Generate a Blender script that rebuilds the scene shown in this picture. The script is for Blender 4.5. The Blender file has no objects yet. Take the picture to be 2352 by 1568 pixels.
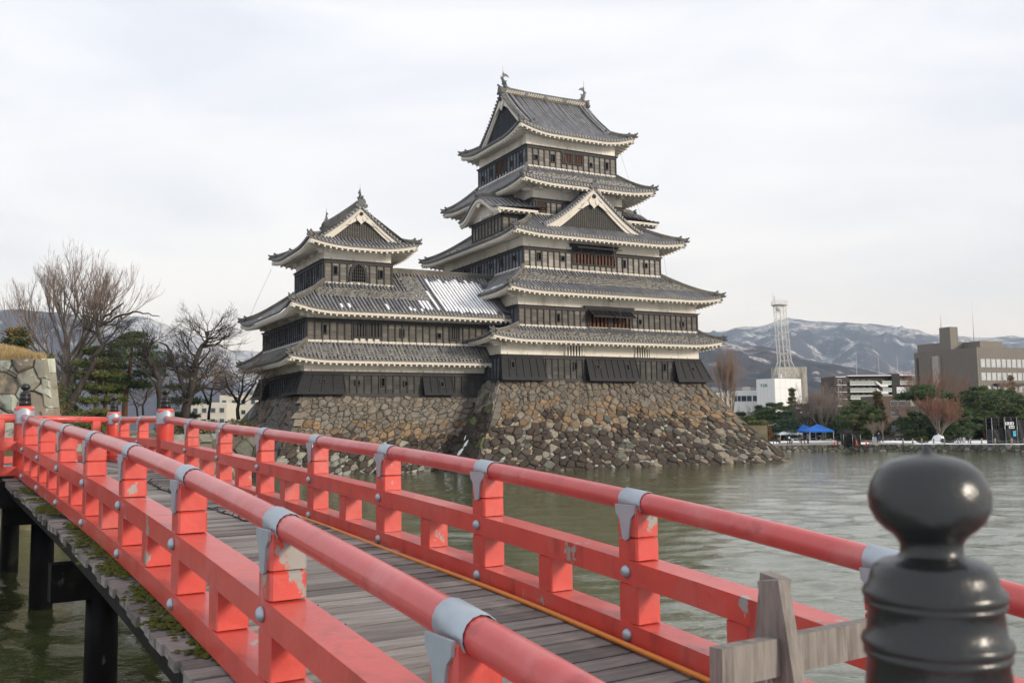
import bpy, bmesh, math, random
from mathutils import Vector, Matrix
R=math.radians
scene=bpy.context.scene
COL=scene.collection
rnd=random.Random(7)

# ---------------------------------------------------------------- camera
CAM_H=4.2
cam_d=bpy.data.cameras.new('camera'); cam=bpy.data.objects.new('camera',cam_d); COL.objects.link(cam)
cam_d.sensor_width=36.0; cam_d.lens=33.2; cam_d.clip_start=0.1; cam_d.clip_end=40000
cam.matrix_world=Matrix.Translation((0,0,CAM_H)) @ Matrix.Rotation(R(90+5.03),4,'X') @ Matrix.Rotation(R(-0.8),4,'Z')
cam_d.dof.use_dof=True; cam_d.dof.focus_distance=26.0; cam_d.dof.aperture_fstop=4.5
scene.camera=cam

# ---------------------------------------------------------------- sky and sun
SUN_EL=R(17); SUN_DIR=Vector((0.86,-0.50,0.0)).normalized()   # towards the sun (horizontal part)
world=bpy.data.worlds.new('World'); scene.world=world; world.use_nodes=True
nt=world.node_tree; nt.nodes.clear()
wo=nt.nodes.new('ShaderNodeOutputWorld'); bg=nt.nodes.new('ShaderNodeBackground'); bg.inputs[1].default_value=0.1
sky=nt.nodes.new('ShaderNodeTexSky'); sky.sky_type='NISHITA'; sky.sun_disc=False
sky.sun_elevation=SUN_EL; sky.sun_rotation=math.atan2(SUN_DIR.x,SUN_DIR.y); sky.air_density=1.2; sky.dust_density=2.0
tc=nt.nodes.new('ShaderNodeTexCoord'); mp=nt.nodes.new('ShaderNodeMapping'); mp.inputs['Scale'].default_value=(1.0,1.0,4.5)
mp.inputs['Rotation'].default_value=(0.0,R(7),0.0)
n1=nt.nodes.new('ShaderNodeTexNoise'); n1.inputs['Scale'].default_value=2.2; n1.inputs['Detail'].default_value=5; n1.inputs['Roughness'].default_value=0.5
n1.inputs['Distortion'].default_value=0.6
cr=nt.nodes.new('ShaderNodeValToRGB'); cr.color_ramp.elements[0].position=0.34; cr.color_ramp.elements[1].position=0.60
cr.color_ramp.elements[0].color=(4.3,4.52,5.05,1); cr.color_ramp.elements[1].color=(5.2,5.3,5.58,1)
mx=nt.nodes.new('ShaderNodeMixRGB'); mx.inputs[0].default_value=0.93
L=nt.links.new
L(tc.outputs['Generated'],mp.inputs[0]); L(mp.outputs[0],n1.inputs['Vector']); L(n1.outputs['Fac'],cr.inputs[0])
L(sky.outputs[0],mx.inputs[1]); L(cr.outputs[0],mx.inputs[2]); L(mx.outputs[0],bg.inputs[0]); L(bg.outputs[0],wo.inputs[0])
sun_d=bpy.data.lights.new('sun','SUN'); sun_d.energy=1.5; sun_d.angle=R(11); sun_d.color=(1.0,0.90,0.76)
sun=bpy.data.objects.new('sun',sun_d); COL.objects.link(sun)
sdir=Vector((SUN_DIR.x*math.cos(SUN_EL),SUN_DIR.y*math.cos(SUN_EL),math.sin(SUN_EL)))
sun.rotation_euler=sdir.to_track_quat('Z','Y').to_euler(); sun.location=(60,-60,80)
vs=scene.view_settings; vs.view_transform='Standard'; vs.look='None'; vs.exposure=1.02; vs.gamma=1.0; vs.use_curve_mapping=False
scene.cycles.max_bounces=6; scene.cycles.volume_bounces=0

# ---------------------------------------------------------------- materials
MATS={}
def nd(t,k,**kw):
    n=t.nodes.new(k)
    for a,b in kw.items():
        if a in n.inputs.keys(): n.inputs[a].default_value=b
        else: setattr(n,a,b)
    return n
def mat(name,color=(.5,.5,.5),rough=.6,spec=.5,metal=0.,attr=False,var=0.15,scale=4.,bump=0.,bscale=20.,stretch=(1,1,1),dirt=None,dscale=1.,dpos=(.55,.7),coat=0.,rnd_obj=0.,emit=None):
    """procedural surface: base colour (or the face colours stored in 'Col'), noise variation, patches of 'dirt' colour, fine relief"""
    if name in MATS: return MATS[name]
    m=bpy.data.materials.new(name); m.use_nodes=True; t=m.node_tree; p=t.nodes['Principled BSDF']
    p.inputs['Roughness'].default_value=rough; p.inputs['Metallic'].default_value=metal
    p.inputs['Specular IOR Level'].default_value=spec; p.inputs['Coat Weight'].default_value=coat
    c=t.nodes.new('ShaderNodeTexCoord'); mpn=t.nodes.new('ShaderNodeMapping'); mpn.inputs['Scale'].default_value=stretch
    t.links.new(c.outputs['Object'],mpn.inputs[0])
    if attr:
        a=t.nodes.new('ShaderNodeAttribute'); a.attribute_name='Col'; base=a.outputs['Color']
    else:
        a=t.nodes.new('ShaderNodeRGB'); a.outputs[0].default_value=(*color,1); base=a.outputs[0]
    if rnd_obj>0:
        oi=t.nodes.new('ShaderNodeObjectInfo'); mr=nd(t,'ShaderNodeMapRange'); mr.inputs[3].default_value=1-rnd_obj; mr.inputs[4].default_value=1+rnd_obj
        t.links.new(oi.outputs['Random'],mr.inputs[0]); mm=t.nodes.new('ShaderNodeVectorMath'); mm.operation='SCALE'
        t.links.new(base,mm.inputs[0]); t.links.new(mr.outputs[0],mm.inputs['Scale']); base=mm.outputs[0]
    if var>0:
        n=nd(t,'ShaderNodeTexNoise',Scale=scale,Detail=6.0,Roughness=.6); t.links.new(mpn.outputs[0],n.inputs['Vector'])
        mr=nd(t,'ShaderNodeMapRange'); mr.inputs[1].default_value=.25; mr.inputs[2].default_value=.75; mr.inputs[3].default_value=1-var; mr.inputs[4].default_value=1+var
        t.links.new(n.outputs['Fac'],mr.inputs[0]); mm=t.nodes.new('ShaderNodeVectorMath'); mm.operation='SCALE'
        t.links.new(base,mm.inputs[0]); t.links.new(mr.outputs[0],mm.inputs['Scale']); base=mm.outputs[0]
    if dirt:
        for (dc,ds,lo,hi,dst) in dirt:
            mp2=t.nodes.new('ShaderNodeMapping'); mp2.inputs['Scale'].default_value=dst; mp2.inputs['Location'].default_value=(ds*3.1,ds*1.7,ds)
            t.links.new(c.outputs['Object'],mp2.inputs[0])
            n=nd(t,'ShaderNodeTexNoise',Scale=ds,Detail=7.0,Roughness=.62); t.links.new(mp2.outputs[0],n.inputs['Vector'])
            mr=nd(t,'ShaderNodeMapRange'); mr.inputs[1].default_value=lo; mr.inputs[2].default_value=hi
            t.links.new(n.outputs['Fac'],mr.inputs[0])
            mxx=t.nodes.new('ShaderNodeMixRGB'); mxx.inputs[2].default_value=(*dc,1)
            t.links.new(mr.outputs[0],mxx.inputs[0]); t.links.new(base,mxx.inputs[1]); base=mxx.outputs[0]
    t.links.new(base,p.inputs['Base Color'])
    if bump>0:
        n=nd(t,'ShaderNodeTexNoise',Scale=bscale,Detail=5.0,Roughness=.65); t.links.new(mpn.outputs[0],n.inputs['Vector'])
        b=nd(t,'ShaderNodeBump'); b.inputs['Strength'].default_value=bump; b.inputs['Distance'].default_value=.05
        t.links.new(n.outputs['Fac'],b.inputs['Height']); t.links.new(b.outputs[0],p.inputs['Normal'])
    if emit: p.inputs['Emission Color'].default_value=(*emit[0],1); p.inputs['Emission Strength'].default_value=emit[1]
    MATS[name]=m; return m

mat('plaster',(.80,.75,.665),.85,.2,var=.06,scale=.7,bump=.15,bscale=6,dirt=[((.42,.38,.31),.55,.52,.80,(1,1,.35)),((.50,.46,.38),1.6,.60,.85,(1,1,.25))])
mat('white_trim',(.60,.555,.485),.8,.2,var=.08,scale=1.5,bump=.1,bscale=8,dirt=[((.45,.41,.34),1.1,.58,.8,(1,1,1))])
mat('boards',(.145,.130,.110),.72,.25,attr=True,var=.32,scale=1.6,stretch=(.5,.5,7),bump=.25,bscale=9)
mat('lacquer',(.018,.018,.019),.62,.25,var=.3,scale=2.0,stretch=(.6,.6,6),bump=.12,bscale=9)
mat('batten',(.046,.044,.043),.7,.25,var=.3,scale=2.0,bump=.1,bscale=10)
mat('dark',(.006,.006,.006),.9,.1,var=0)
mat('redwood',(.085,.034,.018),.65,.3,var=.35,scale=3,stretch=(3,3,.5))
mat('tiles',(.15,.15,.155),.48,.5,attr=True,var=.28,scale=2.4,bump=.2,bscale=14,dirt=[((.20,.185,.145),1.3,.56,.78,(1,1,1))])
mat('ridge',(.17,.15,.12),.7,.3,attr=True,var=.45,scale=5.5,bump=.5,bscale=9,stretch=(1,1,2.2))
mat('bronze',(.115,.118,.115),.6,.4,var=.35,scale=6,bump=.2,bscale=20)
mat('verdigris',(.16,.27,.23),.6,.4,var=.2)
mat('stone',(.2,.18,.15),.88,.25,attr=True,var=.30,scale=2.6,bump=.8,bscale=5.5,rnd_obj=.10,dirt=[((.34,.33,.28),6.0,.66,.74,(1,1,1)),((.05,.042,.035),1.7,.60,.80,(1,1,1))])
mat('core',(.075,.064,.053),.95,.1,var=.5,scale=5,bump=.8,bscale=7)
mat('bigstone',(.30,.31,.26),.88,.25,attr=True,var=.22,scale=1.4,bump=.9,bscale=3.2,rnd_obj=.10,dirt=[((.10,.088,.072),.75,.54,.66,(1,1,1)),((.36,.29,.19),.9,.62,.75,(1,1,1)),((.44,.45,.40),2.4,.62,.72,(1,1,1))])
mat('snow',(.86,.87,.90),.7,.3,var=.04,scale=3,bump=.3,bscale=6)
mat('cable',(.22,.20,.17),.6,.4,var=.1)
mat('cable_black',(.012,.012,.013),.45,.4,var=.1)

STUFFY={'roof_tiles','gable_roof_tiles','curved_roof_tiles','valley_tiles','eaves','board_cladding','battens','iron_hooks','gable_lattice','hood_battens','window_bars','ridge_openwork','ridge_crests','panel_joints','rail_posts','roof_railing','ridge_tiles','curved_eave','bargeboards','opening_grid','slats'}
# ---------------------------------------------------------------- mesh builder
class MB:
    def __init__(s): s.v=[];s.f=[];s.c=[];s.sm=[]
    def add(s,vs,fs,col=None,smooth=False):
        o=len(s.v); s.v.extend(vs)
        for f in fs: s.f.append(tuple(i+o for i in f)); s.c.append(col); s.sm.append(smooth)
    def quad(s,a,b,c,d,col=None): s.add([a,b,c,d],[(0,1,2,3)],col)
    def box(s,x0,x1,y0,y1,z0,z1,col=None):
        s.add([(x0,y0,z0),(x1,y0,z0),(x1,y1,z0),(x0,y1,z0),(x0,y0,z1),(x1,y0,z1),(x1,y1,z1),(x0,y1,z1)],
              [(0,3,2,1),(4,5,6,7),(0,1,5,4),(1,2,6,5),(2,3,7,6),(3,0,4,7)],col)
    def hexa(s,p,col=None):   # 8 points: bottom 4 (ccw), top 4
        s.add(list(p),[(0,3,2,1),(4,5,6,7),(0,1,5,4),(1,2,6,5),(2,3,7,6),(3,0,4,7)],col)
    def beam(s,a,b,w,h,col=None,up=(0,0,1)):
        a=Vector(a);b=Vector(b);d=(b-a)
        if d.length<1e-6: return
        d.normalize();u=Vector(up)
        if abs(d.dot(u))>.98: u=Vector((1,0,0))
        r=d.cross(u).normalized()*w/2; t=r.cross(d).normalized()*h/2
        s.hexa([a-r-t,a+r-t,b+r-t,b-r-t,a-r+t,a+r+t,b+r+t,b-r+t],col)
    def loft(s,rings,cap=True,col=None,smooth=False,closed=True):
        n=len(rings[0]); vs=[p for r in rings for p in r]; fs=[]
        for i in range(len(rings)-1):
            for j in range(n if closed else n-1):
                k=(j+1)%n; fs.append((i*n+j,i*n+k,(i+1)*n+k,(i+1)*n+j))
        if cap: fs.append(tuple(range(n-1,-1,-1))); m=(len(rings)-1)*n; fs.append(tuple(range(m,m+n)))
        s.add(vs,fs,col,smooth)
    def tube(s,pts,rad,n=6,col=None,smooth=True,cap=True,flat=1.):
        pts=[Vector(p) for p in pts]; rings=[]; prev=None
        for i,p in enumerate(pts):
            d=(pts[min(i+1,len(pts)-1)]-pts[max(i-1,0)])
            d=d.normalized() if d.length>1e-9 else Vector((0,0,1))
            if prev is None:
                u=Vector((0,0,1)) if abs(d.z)<.9 else Vector((1,0,0)); r=d.cross(u).normalized()
            else:
                r=prev-d*prev.dot(d); r=r.normalized() if r.length>1e-6 else d.orthogonal().normalized()
            prev=r; t=r.cross(d); ra=rad[i] if isinstance(rad,(list,tuple)) else rad
            rings.append([tuple(p+r*ra*math.cos(2*math.pi*j/n)+t*ra*flat*math.sin(2*math.pi*j/n)) for j in range(n)])
        s.loft(rings,cap,col,smooth)
    def lathe(s,prof,c=(0,0,0),n=24,col=None,smooth=True):
        s.loft([[(c[0]+r*math.cos(2*math.pi*j/n),c[1]+r*math.sin(2*math.pi*j/n),c[2]+z) for j in range(n)] for r,z in prof],True,col,smooth)
    def disc(s,c,axis,r,th,n=8,col=None):
        c=Vector(c);ax=Vector(axis).normalized(); s.tube([c-ax*th/2,c+ax*th/2],r,n,col,False)
    def prism(s,poly,o,ax,ay,az,d,col=None):   # 2d polygon in plane (ax,ay) at o, extruded by d along az
        o=Vector(o);ax=Vector(ax);ay=Vector(ay);az=Vector(az)
        a=[tuple(o+ax*x+ay*y) for x,y in poly]; b=[tuple(o+ax*x+ay*y+az*d) for x,y in poly]; n=len(poly)
        s.add(a+b,[tuple(range(n))[::-1],tuple(range(n,2*n))]+[(i,(i+1)%n,n+(i+1)%n,n+i) for i in range(n)],col)
    def mesh(s,name):
        me=bpy.data.meshes.new(name); me.from_pydata([tuple(p) for p in s.v],[],s.f)
        if any(c is not None for c in s.c):
            at=me.color_attributes.new('Col','FLOAT_COLOR','CORNER'); buf=[]
            for f,c in zip(s.f,s.c):
                c=c or (.5,.5,.5); buf.extend((c[0],c[1],c[2],1.0)*len(f))
            at.data.foreach_set('color',buf)
        if any(s.sm): me.polygons.foreach_set('use_smooth',s.sm)
        me.update(); return me
    def build(s,name,m,parent=None,loc=None,kind=None,label=None):
        o=bpy.data.objects.new(name,s.mesh(name)); o.data.materials.append(MATS[m]); COL.objects.link(o)
        if parent is not None:
            o.parent=parent

        if loc is not None: o.location=loc
        if kind or name in STUFFY: o['kind']=kind or 'stuff'
        if label: o['label']=label
        return o
def inst(me,name,parent=None,loc=(0,0,0),rot=None,scale=None,m=None):
    o=bpy.data.objects.new(name,me); COL.objects.link(o); o.parent=parent; o.location=loc
    if rot is not None: o.rotation_euler=rot
    if scale is not None: o.scale=scale
    return o
def thing(name,label,cat,loc=(0,0,0),rz=0.,group=None):
    o=bpy.data.objects.new(name,None); COL.objects.link(o); o.location=loc; o.rotation_euler=(0,0,rz); o.empty_display_size=.3
    o['label']=label; o['category']=cat
    if group: o['group']=group
    return o
def tag(o,label,cat,group=None,kind=None):
    o['label']=label
    if cat: o['category']=cat
    if group: o['group']=group
    if kind: o['kind']=kind
    return o
def struct(o): o['kind']='structure'; return o
def jit(c,a): 
    k=1+rnd.uniform(-a,a); return tuple(x*k for x in c)
def lerp(a,b,t): return a+(b-a)*t
def gx(px,Y): return (px-1178.)/2170.*Y      # world x of image column px (2352 wide) at distance Y
# ================================================================ castle
OFF={}
def root(name,label,cat,base_local,org,rz):
    """Empty at the thing's base; its parts are modelled in the castle frame (x along the front face, y away from the viewer)"""
    c,s=math.cos(rz),math.sin(rz); b=base_local
    o=thing(name,label,cat,(org[0]+c*b[0]-s*b[1],org[1]+s*b[0]+c*b[1],org[2]+b[2]),rz); OFF[o.name]=Vector(b); return o
def put(mb,name,m,parent,kind=None,label=None,sub=None):
    o=mb.build(name,m,sub or parent,kind=kind,label=label); o.location=(0,0,0) if sub else -OFF[parent.name]; return o
CO=(-1.1,91.5,0.); CRZ=math.atan2(.47276,.88119)
class TB(MB):
    """builder whose (p,q,z) input is swapped to (q,p,z) when the ridge runs along y"""
    def __init__(s,swap=False): super().__init__(); s.swap=swap
    def add(s,vs,fs,col=None,smooth=False):
        if s.swap: vs=[(v[1],v[0],v[2]) for v in vs]
        super().add(vs,fs,col,smooth)
TILE=(.185,.185,.195)
def tcol(a=.22):
    c=jit(TILE,a)
    if rnd.random()<.14: c=(c[0]*1.25,c[1]*1.2,c[2]*1.05)
    return c
def rib(T,pts,lat,r,disc=None,hr=1.25):
    lat=Vector(lat); rings=[]
    for p in pts:
        p=Vector(p); rings.append([tuple(p-lat*r),tuple(p-lat*r*.62+Vector((0,0,r*.85*hr))),tuple(p+lat*r*.62+Vector((0,0,r*.85*hr))),tuple(p+lat*r)])
    n=len(rings)
    for i in range(n-1):
        c=tcol(); T.add(rings[i]+rings[i+1],[(0,1,5,4),(1,2,6,5),(2,3,7,6)],c)
    if disc is not None:
        p=Vector(pts[0]); T.disc(p+Vector(disc)*.04+Vector((0,0,r*.30)),disc,r*1.12,.10,8,jit((.125,.122,.118),.25))
def slope(T,A,d,inw,L,zf,xm,sp=.38,r=.105,seg=.9,discs=True,bands=(),snow=None,S=None):
    """a tiled roof slope: pan surface in strips, rounded cover-tile ribs, round end caps at the eave"""
    A=Vector((A[0],A[1],0));d=Vector((d[0],d[1],0));inw=Vector((inw[0],inw[1],0))
    n=max(2,round(L/sp)); sp=L/n
    def P(a,x,dz=0.): q=A+d*a+inw*x; return (q.x,q.y,zf(a,x)+dz)
    for i in range(n):
        a0,a1=i*sp,(i+1)*sp; x0,x1=xm(a0+1e-4),xm(a1-1e-4); am=(a0+a1)/2; xmid=xm(am)
        k=max(1,int(max(x0,x1)/seg))
        prev=None
        for j in range(k+1):
            t=j/k; row=(P(a0,x0*t),P(a1,x1*t))
            if prev: T.quad(prev[0],prev[1],row[1],row[0],jit((.045,.045,.048),.2))
            prev=row
        if discs: T.quad(P(a0,-.02),P(a1,-.02),P(a1,-.02,-.13),P(a0,-.02,-.13),jit((.10,.10,.10),.2))
        if xmid<.25: continue
        k=max(1,int(xmid/seg)); w=rnd.uniform(-.012,.012)
        rib(T,[P(am+w*j,xmid*j/k,.015) for j in range(k+1)],d,r,(-inw) if discs else None)
        for (bx0,bx1,ba0,ba1) in bands:
            if not(ba0<=am<=ba1): continue
            x=bx0+rnd.uniform(-.1,.1)
            while x<min(bx1,xmid-.2):
                off=rnd.uniform(-.05,.05)+(sp*.5 if int(x/.3)%2 else 0)
                a=am+off; w_=sp*.46; dz=.13+rnd.uniform(-.02,.03)
                T.add([P(a-w_,x,dz+.07),P(a+w_,x,dz+.07),P(a+w_,x+.36,dz),P(a-w_,x+.36,dz),P(a-w_,x,dz-.02),P(a+w_,x,dz-.02)],[(0,1,2,3),(4,5,1,0)],jit((.135,.128,.112),.35))
                x+=.30+rnd.uniform(-.02,.02)
        if S is not None and snow is not None:
            for (sx0,sx1,sa0,sa1,h) in snow:
                ar=a1
                if not(sa0<=ar<=sa1) or (h<.13 and rnd.random()<(.5 if h<.09 else .0)): continue
                e0=sx0+abs(rnd.gauss(0,.25)); e1=min(sx1,xm(ar))-abs(rnd.gauss(0,.45))
                if e1-e0<.3: continue
                kk=max(2,int((e1-e0)/.5)); rw=[]
                for j in range(kk+1):
                    x=lerp(e0,e1,j/kk); hh=h*(.8+.4*rnd.random())*(1 if 0<j<kk else .25); ww=sp*.46
                    rw.append((P(ar-ww,x,.05),P(ar-ww*.5,x,.02+hh),P(ar+ww*.5,x,.02+hh*rnd.uniform(.85,1.1)),P(ar+ww,x,.05)))
                for j in range(kk): S.add(list(rw[j])+list(rw[j+1]),[(0,1,5,4),(1,2,6,5),(2,3,7,6)])
def eave(Wt,A,d,inw,L,zf,o,ms=.20,endA=True,endB=True,rsp=.56):
    """white eave: fascia board, sloping soffit and rafters back to the wall (o metres in)"""
    A=Vector((A[0],A[1],0));d=Vector((d[0],d[1],0));inw=Vector((inw[0],inw[1],0))
    def P(a,x,z): q=A+d*a+inw*x; return (q.x,q.y,z)
    n=max(2,int(L/.6)); e=.10
    rings=[]
    for i in range(n+1):
        a=lerp(e if endA else 0,L-(e if endB else 0),i/n); z=zf(a,0)
        rings.append([P(a,e,z-.12),P(a,e+.16,z-.12),P(a,e+.16,z-.40),P(a,e,z-.40)])
    Wt.loft(rings,True)
    for i in range(n):
        q=[]
        for j in (i,i+1):
            a=lerp(e,L-e,j/n); ai=min(max(a,o if endA else 0),L-(o if endB else 0)); z=zf(a,0)
            q.append((P(a,e+.1,z-.36),P(ai,o+.05,zf(ai,0)-.36+ms*o)))
        Wt.quad(q[0][0],q[1][0],q[1][1],q[0][1])
    m=int((L-.8)/rsp); s0=(L-m*rsp)/2
    for i in range(m+1):
        a=s0+i*rsp; xe=min(o+.05,(a if endA else 99)-.05,((L-a) if endB else 99)-.05)
        if xe<.35: continue
        z=zf(a,0)-.40; w=.085; h=.17
        Wt.hexa([P(a-w,e+.03,z-h),P(a+w,e+.03,z-h),P(a+w,xe,z-h+ms*xe),P(a-w,xe,z-h+ms*xe),P(a-w,e+.03,z+.03),P(a+w,e+.03,z+.03),P(a+w,xe,z+.03+ms*xe),P(a-w,xe,z+.03+ms*xe)])
def hipridge(Rg,pts,w=.34,h=.46,tip=True,oni=None):
    """ridge of stacked tiles along a hip, with an upturned end"""
    pts=[Vector(p) for p in pts]; rings=[]
    for i,p in enumerate(pts):
        dd=(pts[min(i+1,len(pts)-1)]-pts[max(i-1,0)]); dd.z=0; dd.normalize(); lat=Vector((-dd.y,dd.x,0)); q=h*(.72 if i==0 else 1)
        rings.append([tuple(p-lat*w/2+Vector((0,0,.02))),tuple(p-lat*w/2*.85+Vector((0,0,q*.78))),tuple(p-lat*w*.28+Vector((0,0,q))),tuple(p+lat*w*.28+Vector((0,0,q))),tuple(p+lat*w/2*.85+Vector((0,0,q*.78))),tuple(p+lat*w/2+Vector((0,0,.02)))])
    for i in range(len(rings)-1):
        a=rings[i]+rings[i+1]
        for j,(f,c) in enumerate((((0,1,7,6),(.120,.104,.082)),((1,2,8,7),(.13,.13,.13)),((2,3,9,8),(.15,.15,.155)),((3,4,10,9),(.13,.13,.13)),((4,5,11,10),(.120,.104,.082)))):
            Rg.add(a,[f],jit(c,.25))
    Rg.add(rings[0],[(0,1,2,3,4,5)],(.12,.12,.12))
    if tip:
        p=pts[0]; o=(pts[0]-pts[1]); o.z=0; o.normalize(); c=(.13,.13,.135)
        Rg.tube([p+o*(-.1)+Vector((0,0,h*.70)),p+o*.12+Vector((0,0,h*.74)),p+o*.26+Vector((0,0,h*.92)),p+o*.30+Vector((0,0,h*1.22))],[.13,.12,.09,.03],6,c)
        Rg.disc(p+o*.06+Vector((0,0,.10)),o,.15,.2,8,c)
        Rg.tube([p+o*.1+Vector((0,0,.02)),p+o*.24+Vector((0,0,.02)),p+o*.34+Vector((0,0,.14))],[.12,.10,.04],6,c)
    if oni is not None:
        i=oni; p=pts[i]; o=(pts[i-1]-pts[i]) if i>0 else (pts[0]-pts[1]); o.z=0; o.normalize(); c=(.125,.125,.128); lat=Vector((-o.y,o.x,0))
        b=p+o*.1
        Rg.disc(b+Vector((0,0,h*.55)),o,.26,.2,8,c)
        for s in(-1,1): Rg.disc(b+lat*s*.27+Vector((0,0,h*.35)),o,.13,.18,8,c)
        Rg.tube([b+Vector((0,0,h*.9)),b+o*.25+Vector((0,0,h*1.25))],[.10,.11],7,c)
def hfun(t,Lc=4.5): return max(0.,1-t/Lc)**2
def skirt(T,Wt,Rg,outer,inner,zmid,lift,ztop,o,sides='FRBL',bands={},snow={},S=None,tri=None):
    U0,U1,V0,V1=outer; u0,u1,v0,v1=inner
    cor={'F':((U0,V0),(1,0),(0,1),U1-U0,v0-V0,u0-U0,U1-u1),'R':((U1,V0),(0,1),(-1,0),V1-V0,U1-u1,v0-V0,V1-v1),
         'B':((U1,V1),(-1,0),(0,-1),U1-U0,V1-v1,U1-u1,u0-U0),'L':((U0,V1),(0,-1),(1,0),V1-V0,u0-U0,V1-v1,v0-V0)}
    def prof(t): return .74*t+.26*t*t
    for sname in sides:
        A,d,inw,Ln,D,iA,iB=cor[sname]
        def zf(a,x,D=D,Ln=Ln): t=max(0,x/D); return zmid+lift*hfun(min(a,Ln-a))*max(0,1-t)**2+(ztop-zmid)*prof(t)
        def xm(a,D=D,Ln=Ln,iA=iA,iB=iB): return max(0,min(D,a/iA*D,(Ln-a)/iB*D))
        slope(T,A,d,inw,Ln,zf,xm,bands=bands.get(sname,()),snow=snow.get(sname),S=S)
        eave(Wt,A,d,inw,Ln,zf,o)
    # hips
    for (cx,cy,ix,iy,need) in ((U0,V0,u0,v0,'FL'),(U1,V0,u1,v0,'FR'),(U0,V1,u0,v1,'LB'),(U1,V1,u1,v1,'RB')):
        if not all(k in sides for k in need): continue
        pts=[]
        for j in range(9):
            t=j/8; x=t*max(abs(ix-cx),abs(iy-cy)); z=zmid+lift*hfun(x)*max(0,1-t)**2+(ztop-zmid)*prof(t)
            pts.append((lerp(cx,ix,t),lerp(cy,iy,t),z))
        hipridge(Rg,pts,oni=1)
        # white corner rafter
        dx,dy=(1 if ix>cx else -1),(1 if iy>cy else -1); z=zmid+lift
        Wt.beam((cx+dx*.10,cy+dy*.10,z-.52),(cx+dx*(o+.1),cy+dy*(o+.1),z-.50+.05),.26,.30)
        Rg.beam((cx+dx*.02,cy+dy*.02,z-.36),(cx+dx*.5,cy+dy*.5,z-.30),.32,.12,(.12,.12,.12))
    # white band where roof meets the wall above
    e=.17
    for (a,b,c,dd) in ((u0-e,u1+e,v0-e,v0),(u0-e,u1+e,v1,v1+e),(u0-e,u0,v0,v1),(u1,u1+e,v0,v1)):
        Wt.box(a,b,c,dd,ztop-.1,ztop+.13)
def irimoya(T,Wt,Rg,Gd,outer,zmid,lift,o,f,g0,g1,qc,slat):
    """hip-and-gable roof, ridge along p; outer=(p0,p1,q0,q1); gable planes g0/g1 in from each end. Builders may swap p/q."""
    p0,p1,q0,q1=outer; D=qc-q0; D2=q1-qc
    def zz(c,x): return zmid+lift*hfun(c)*hfun(x)+f(x)
    for A,d,inw,Ln,DD,ga,gb in (((p0,q0),(1,0),(0,1),p1-p0,D,g0,g1),((p1,q1),(-1,0),(0,-1),p1-p0,D2,g1,g0)):
        def zf(a,x,Ln=Ln): return zz(min(a,Ln-a),max(0,x))
        def xm(a,Ln=Ln,DD=DD,ga=ga,gb=gb):
            if a<ga-.45: return a
            if Ln-a<gb-.45: return Ln-a
            return DD
        slope(T,A,d,inw,Ln,zf,xm,seg=.8); eave(Wt,A,d,inw,Ln,zf,o)
    for A,d,inw,Ln,g in (((p1,q0),(0,1),(-1,0),q1-q0,g1),((p0,q1),(0,-1),(1,0),q1-q0,g0)):
        def zf(a,x,Ln=Ln): return zz(min(a,Ln-a),max(0,x))
        def xm(a,Ln=Ln,g=g): return max(0,min(a,Ln-a,g+.25))
        slope(T,A,d,inw,Ln,zf,xm); eave(Wt,A,d,inw,Ln,zf,o)
    zr=zmid+f(min(D,D2))
    for (cp,cq,sp_,sq,g) in ((p0,q0,1,1,g0),(p1,q0,-1,1,g1),(p0,q1,1,-1,g0),(p1,q1,-1,-1,g1)):
        pts=[(cp+sp_*x,cq+sq*x,zz(x,x)) for x in [g*.98*j/6 for j in range(7)]]
        hipridge(Rg,pts,oni=2 if g>1.2 else None)
        pa=cp+sp_*(g+.75); xs=[lerp(g*.62+.7,(D if sq>0 else D2)-.1,j/8) for j in range(9)]
        hipridge(Rg,[(pa,cq+sq*x,zz(9,x)) for x in xs],.36,.42,False,oni=0)
        Wt.beam((cp+sp_*.1,cq+sq*.1,zmid+lift-.52),(cp+sp_*(o+.1),cq+sq*(o+.1),zmid+lift-.45),.26,.30)
    a,b=p0+g0-.35,p1-g1+.35
    hipridge(Rg,[(lerp(a,b,j/10),qc,zr-.12+.16*abs(j/5-1)**3) for j in range(11)],.5,.85,False)
    for pe,sg in ((a,-1),(b,1)):
        Rg.disc((pe+sg*.05,qc,zr+.45),(sg,0,0),.42,.3,8,(.12,.12,.12))
        for s in(-1,1): Rg.disc((pe+sg*.05,qc+s*.42,zr+.1),(sg,0,0),.2,.28,8,(.13,.13,.13))
        Rg.tube([(pe,qc,zr+.75),(pe+sg*.4,qc,zr+.95)],[.11,.12],8,(.13,.13,.13))
    for pe,sg in ((p0+g0,-1),(p1-g1,1)):
        hw=min(D,D2)-g0*.92; ys=[i/12 for i in range(13)]
        def zp(y): return zz(9,min(D,D2)-abs(y)*hw)
        gable(T,Wt,Rg,Gd,pe,sg,qc,hw,zp,slat)
    return zr
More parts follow.
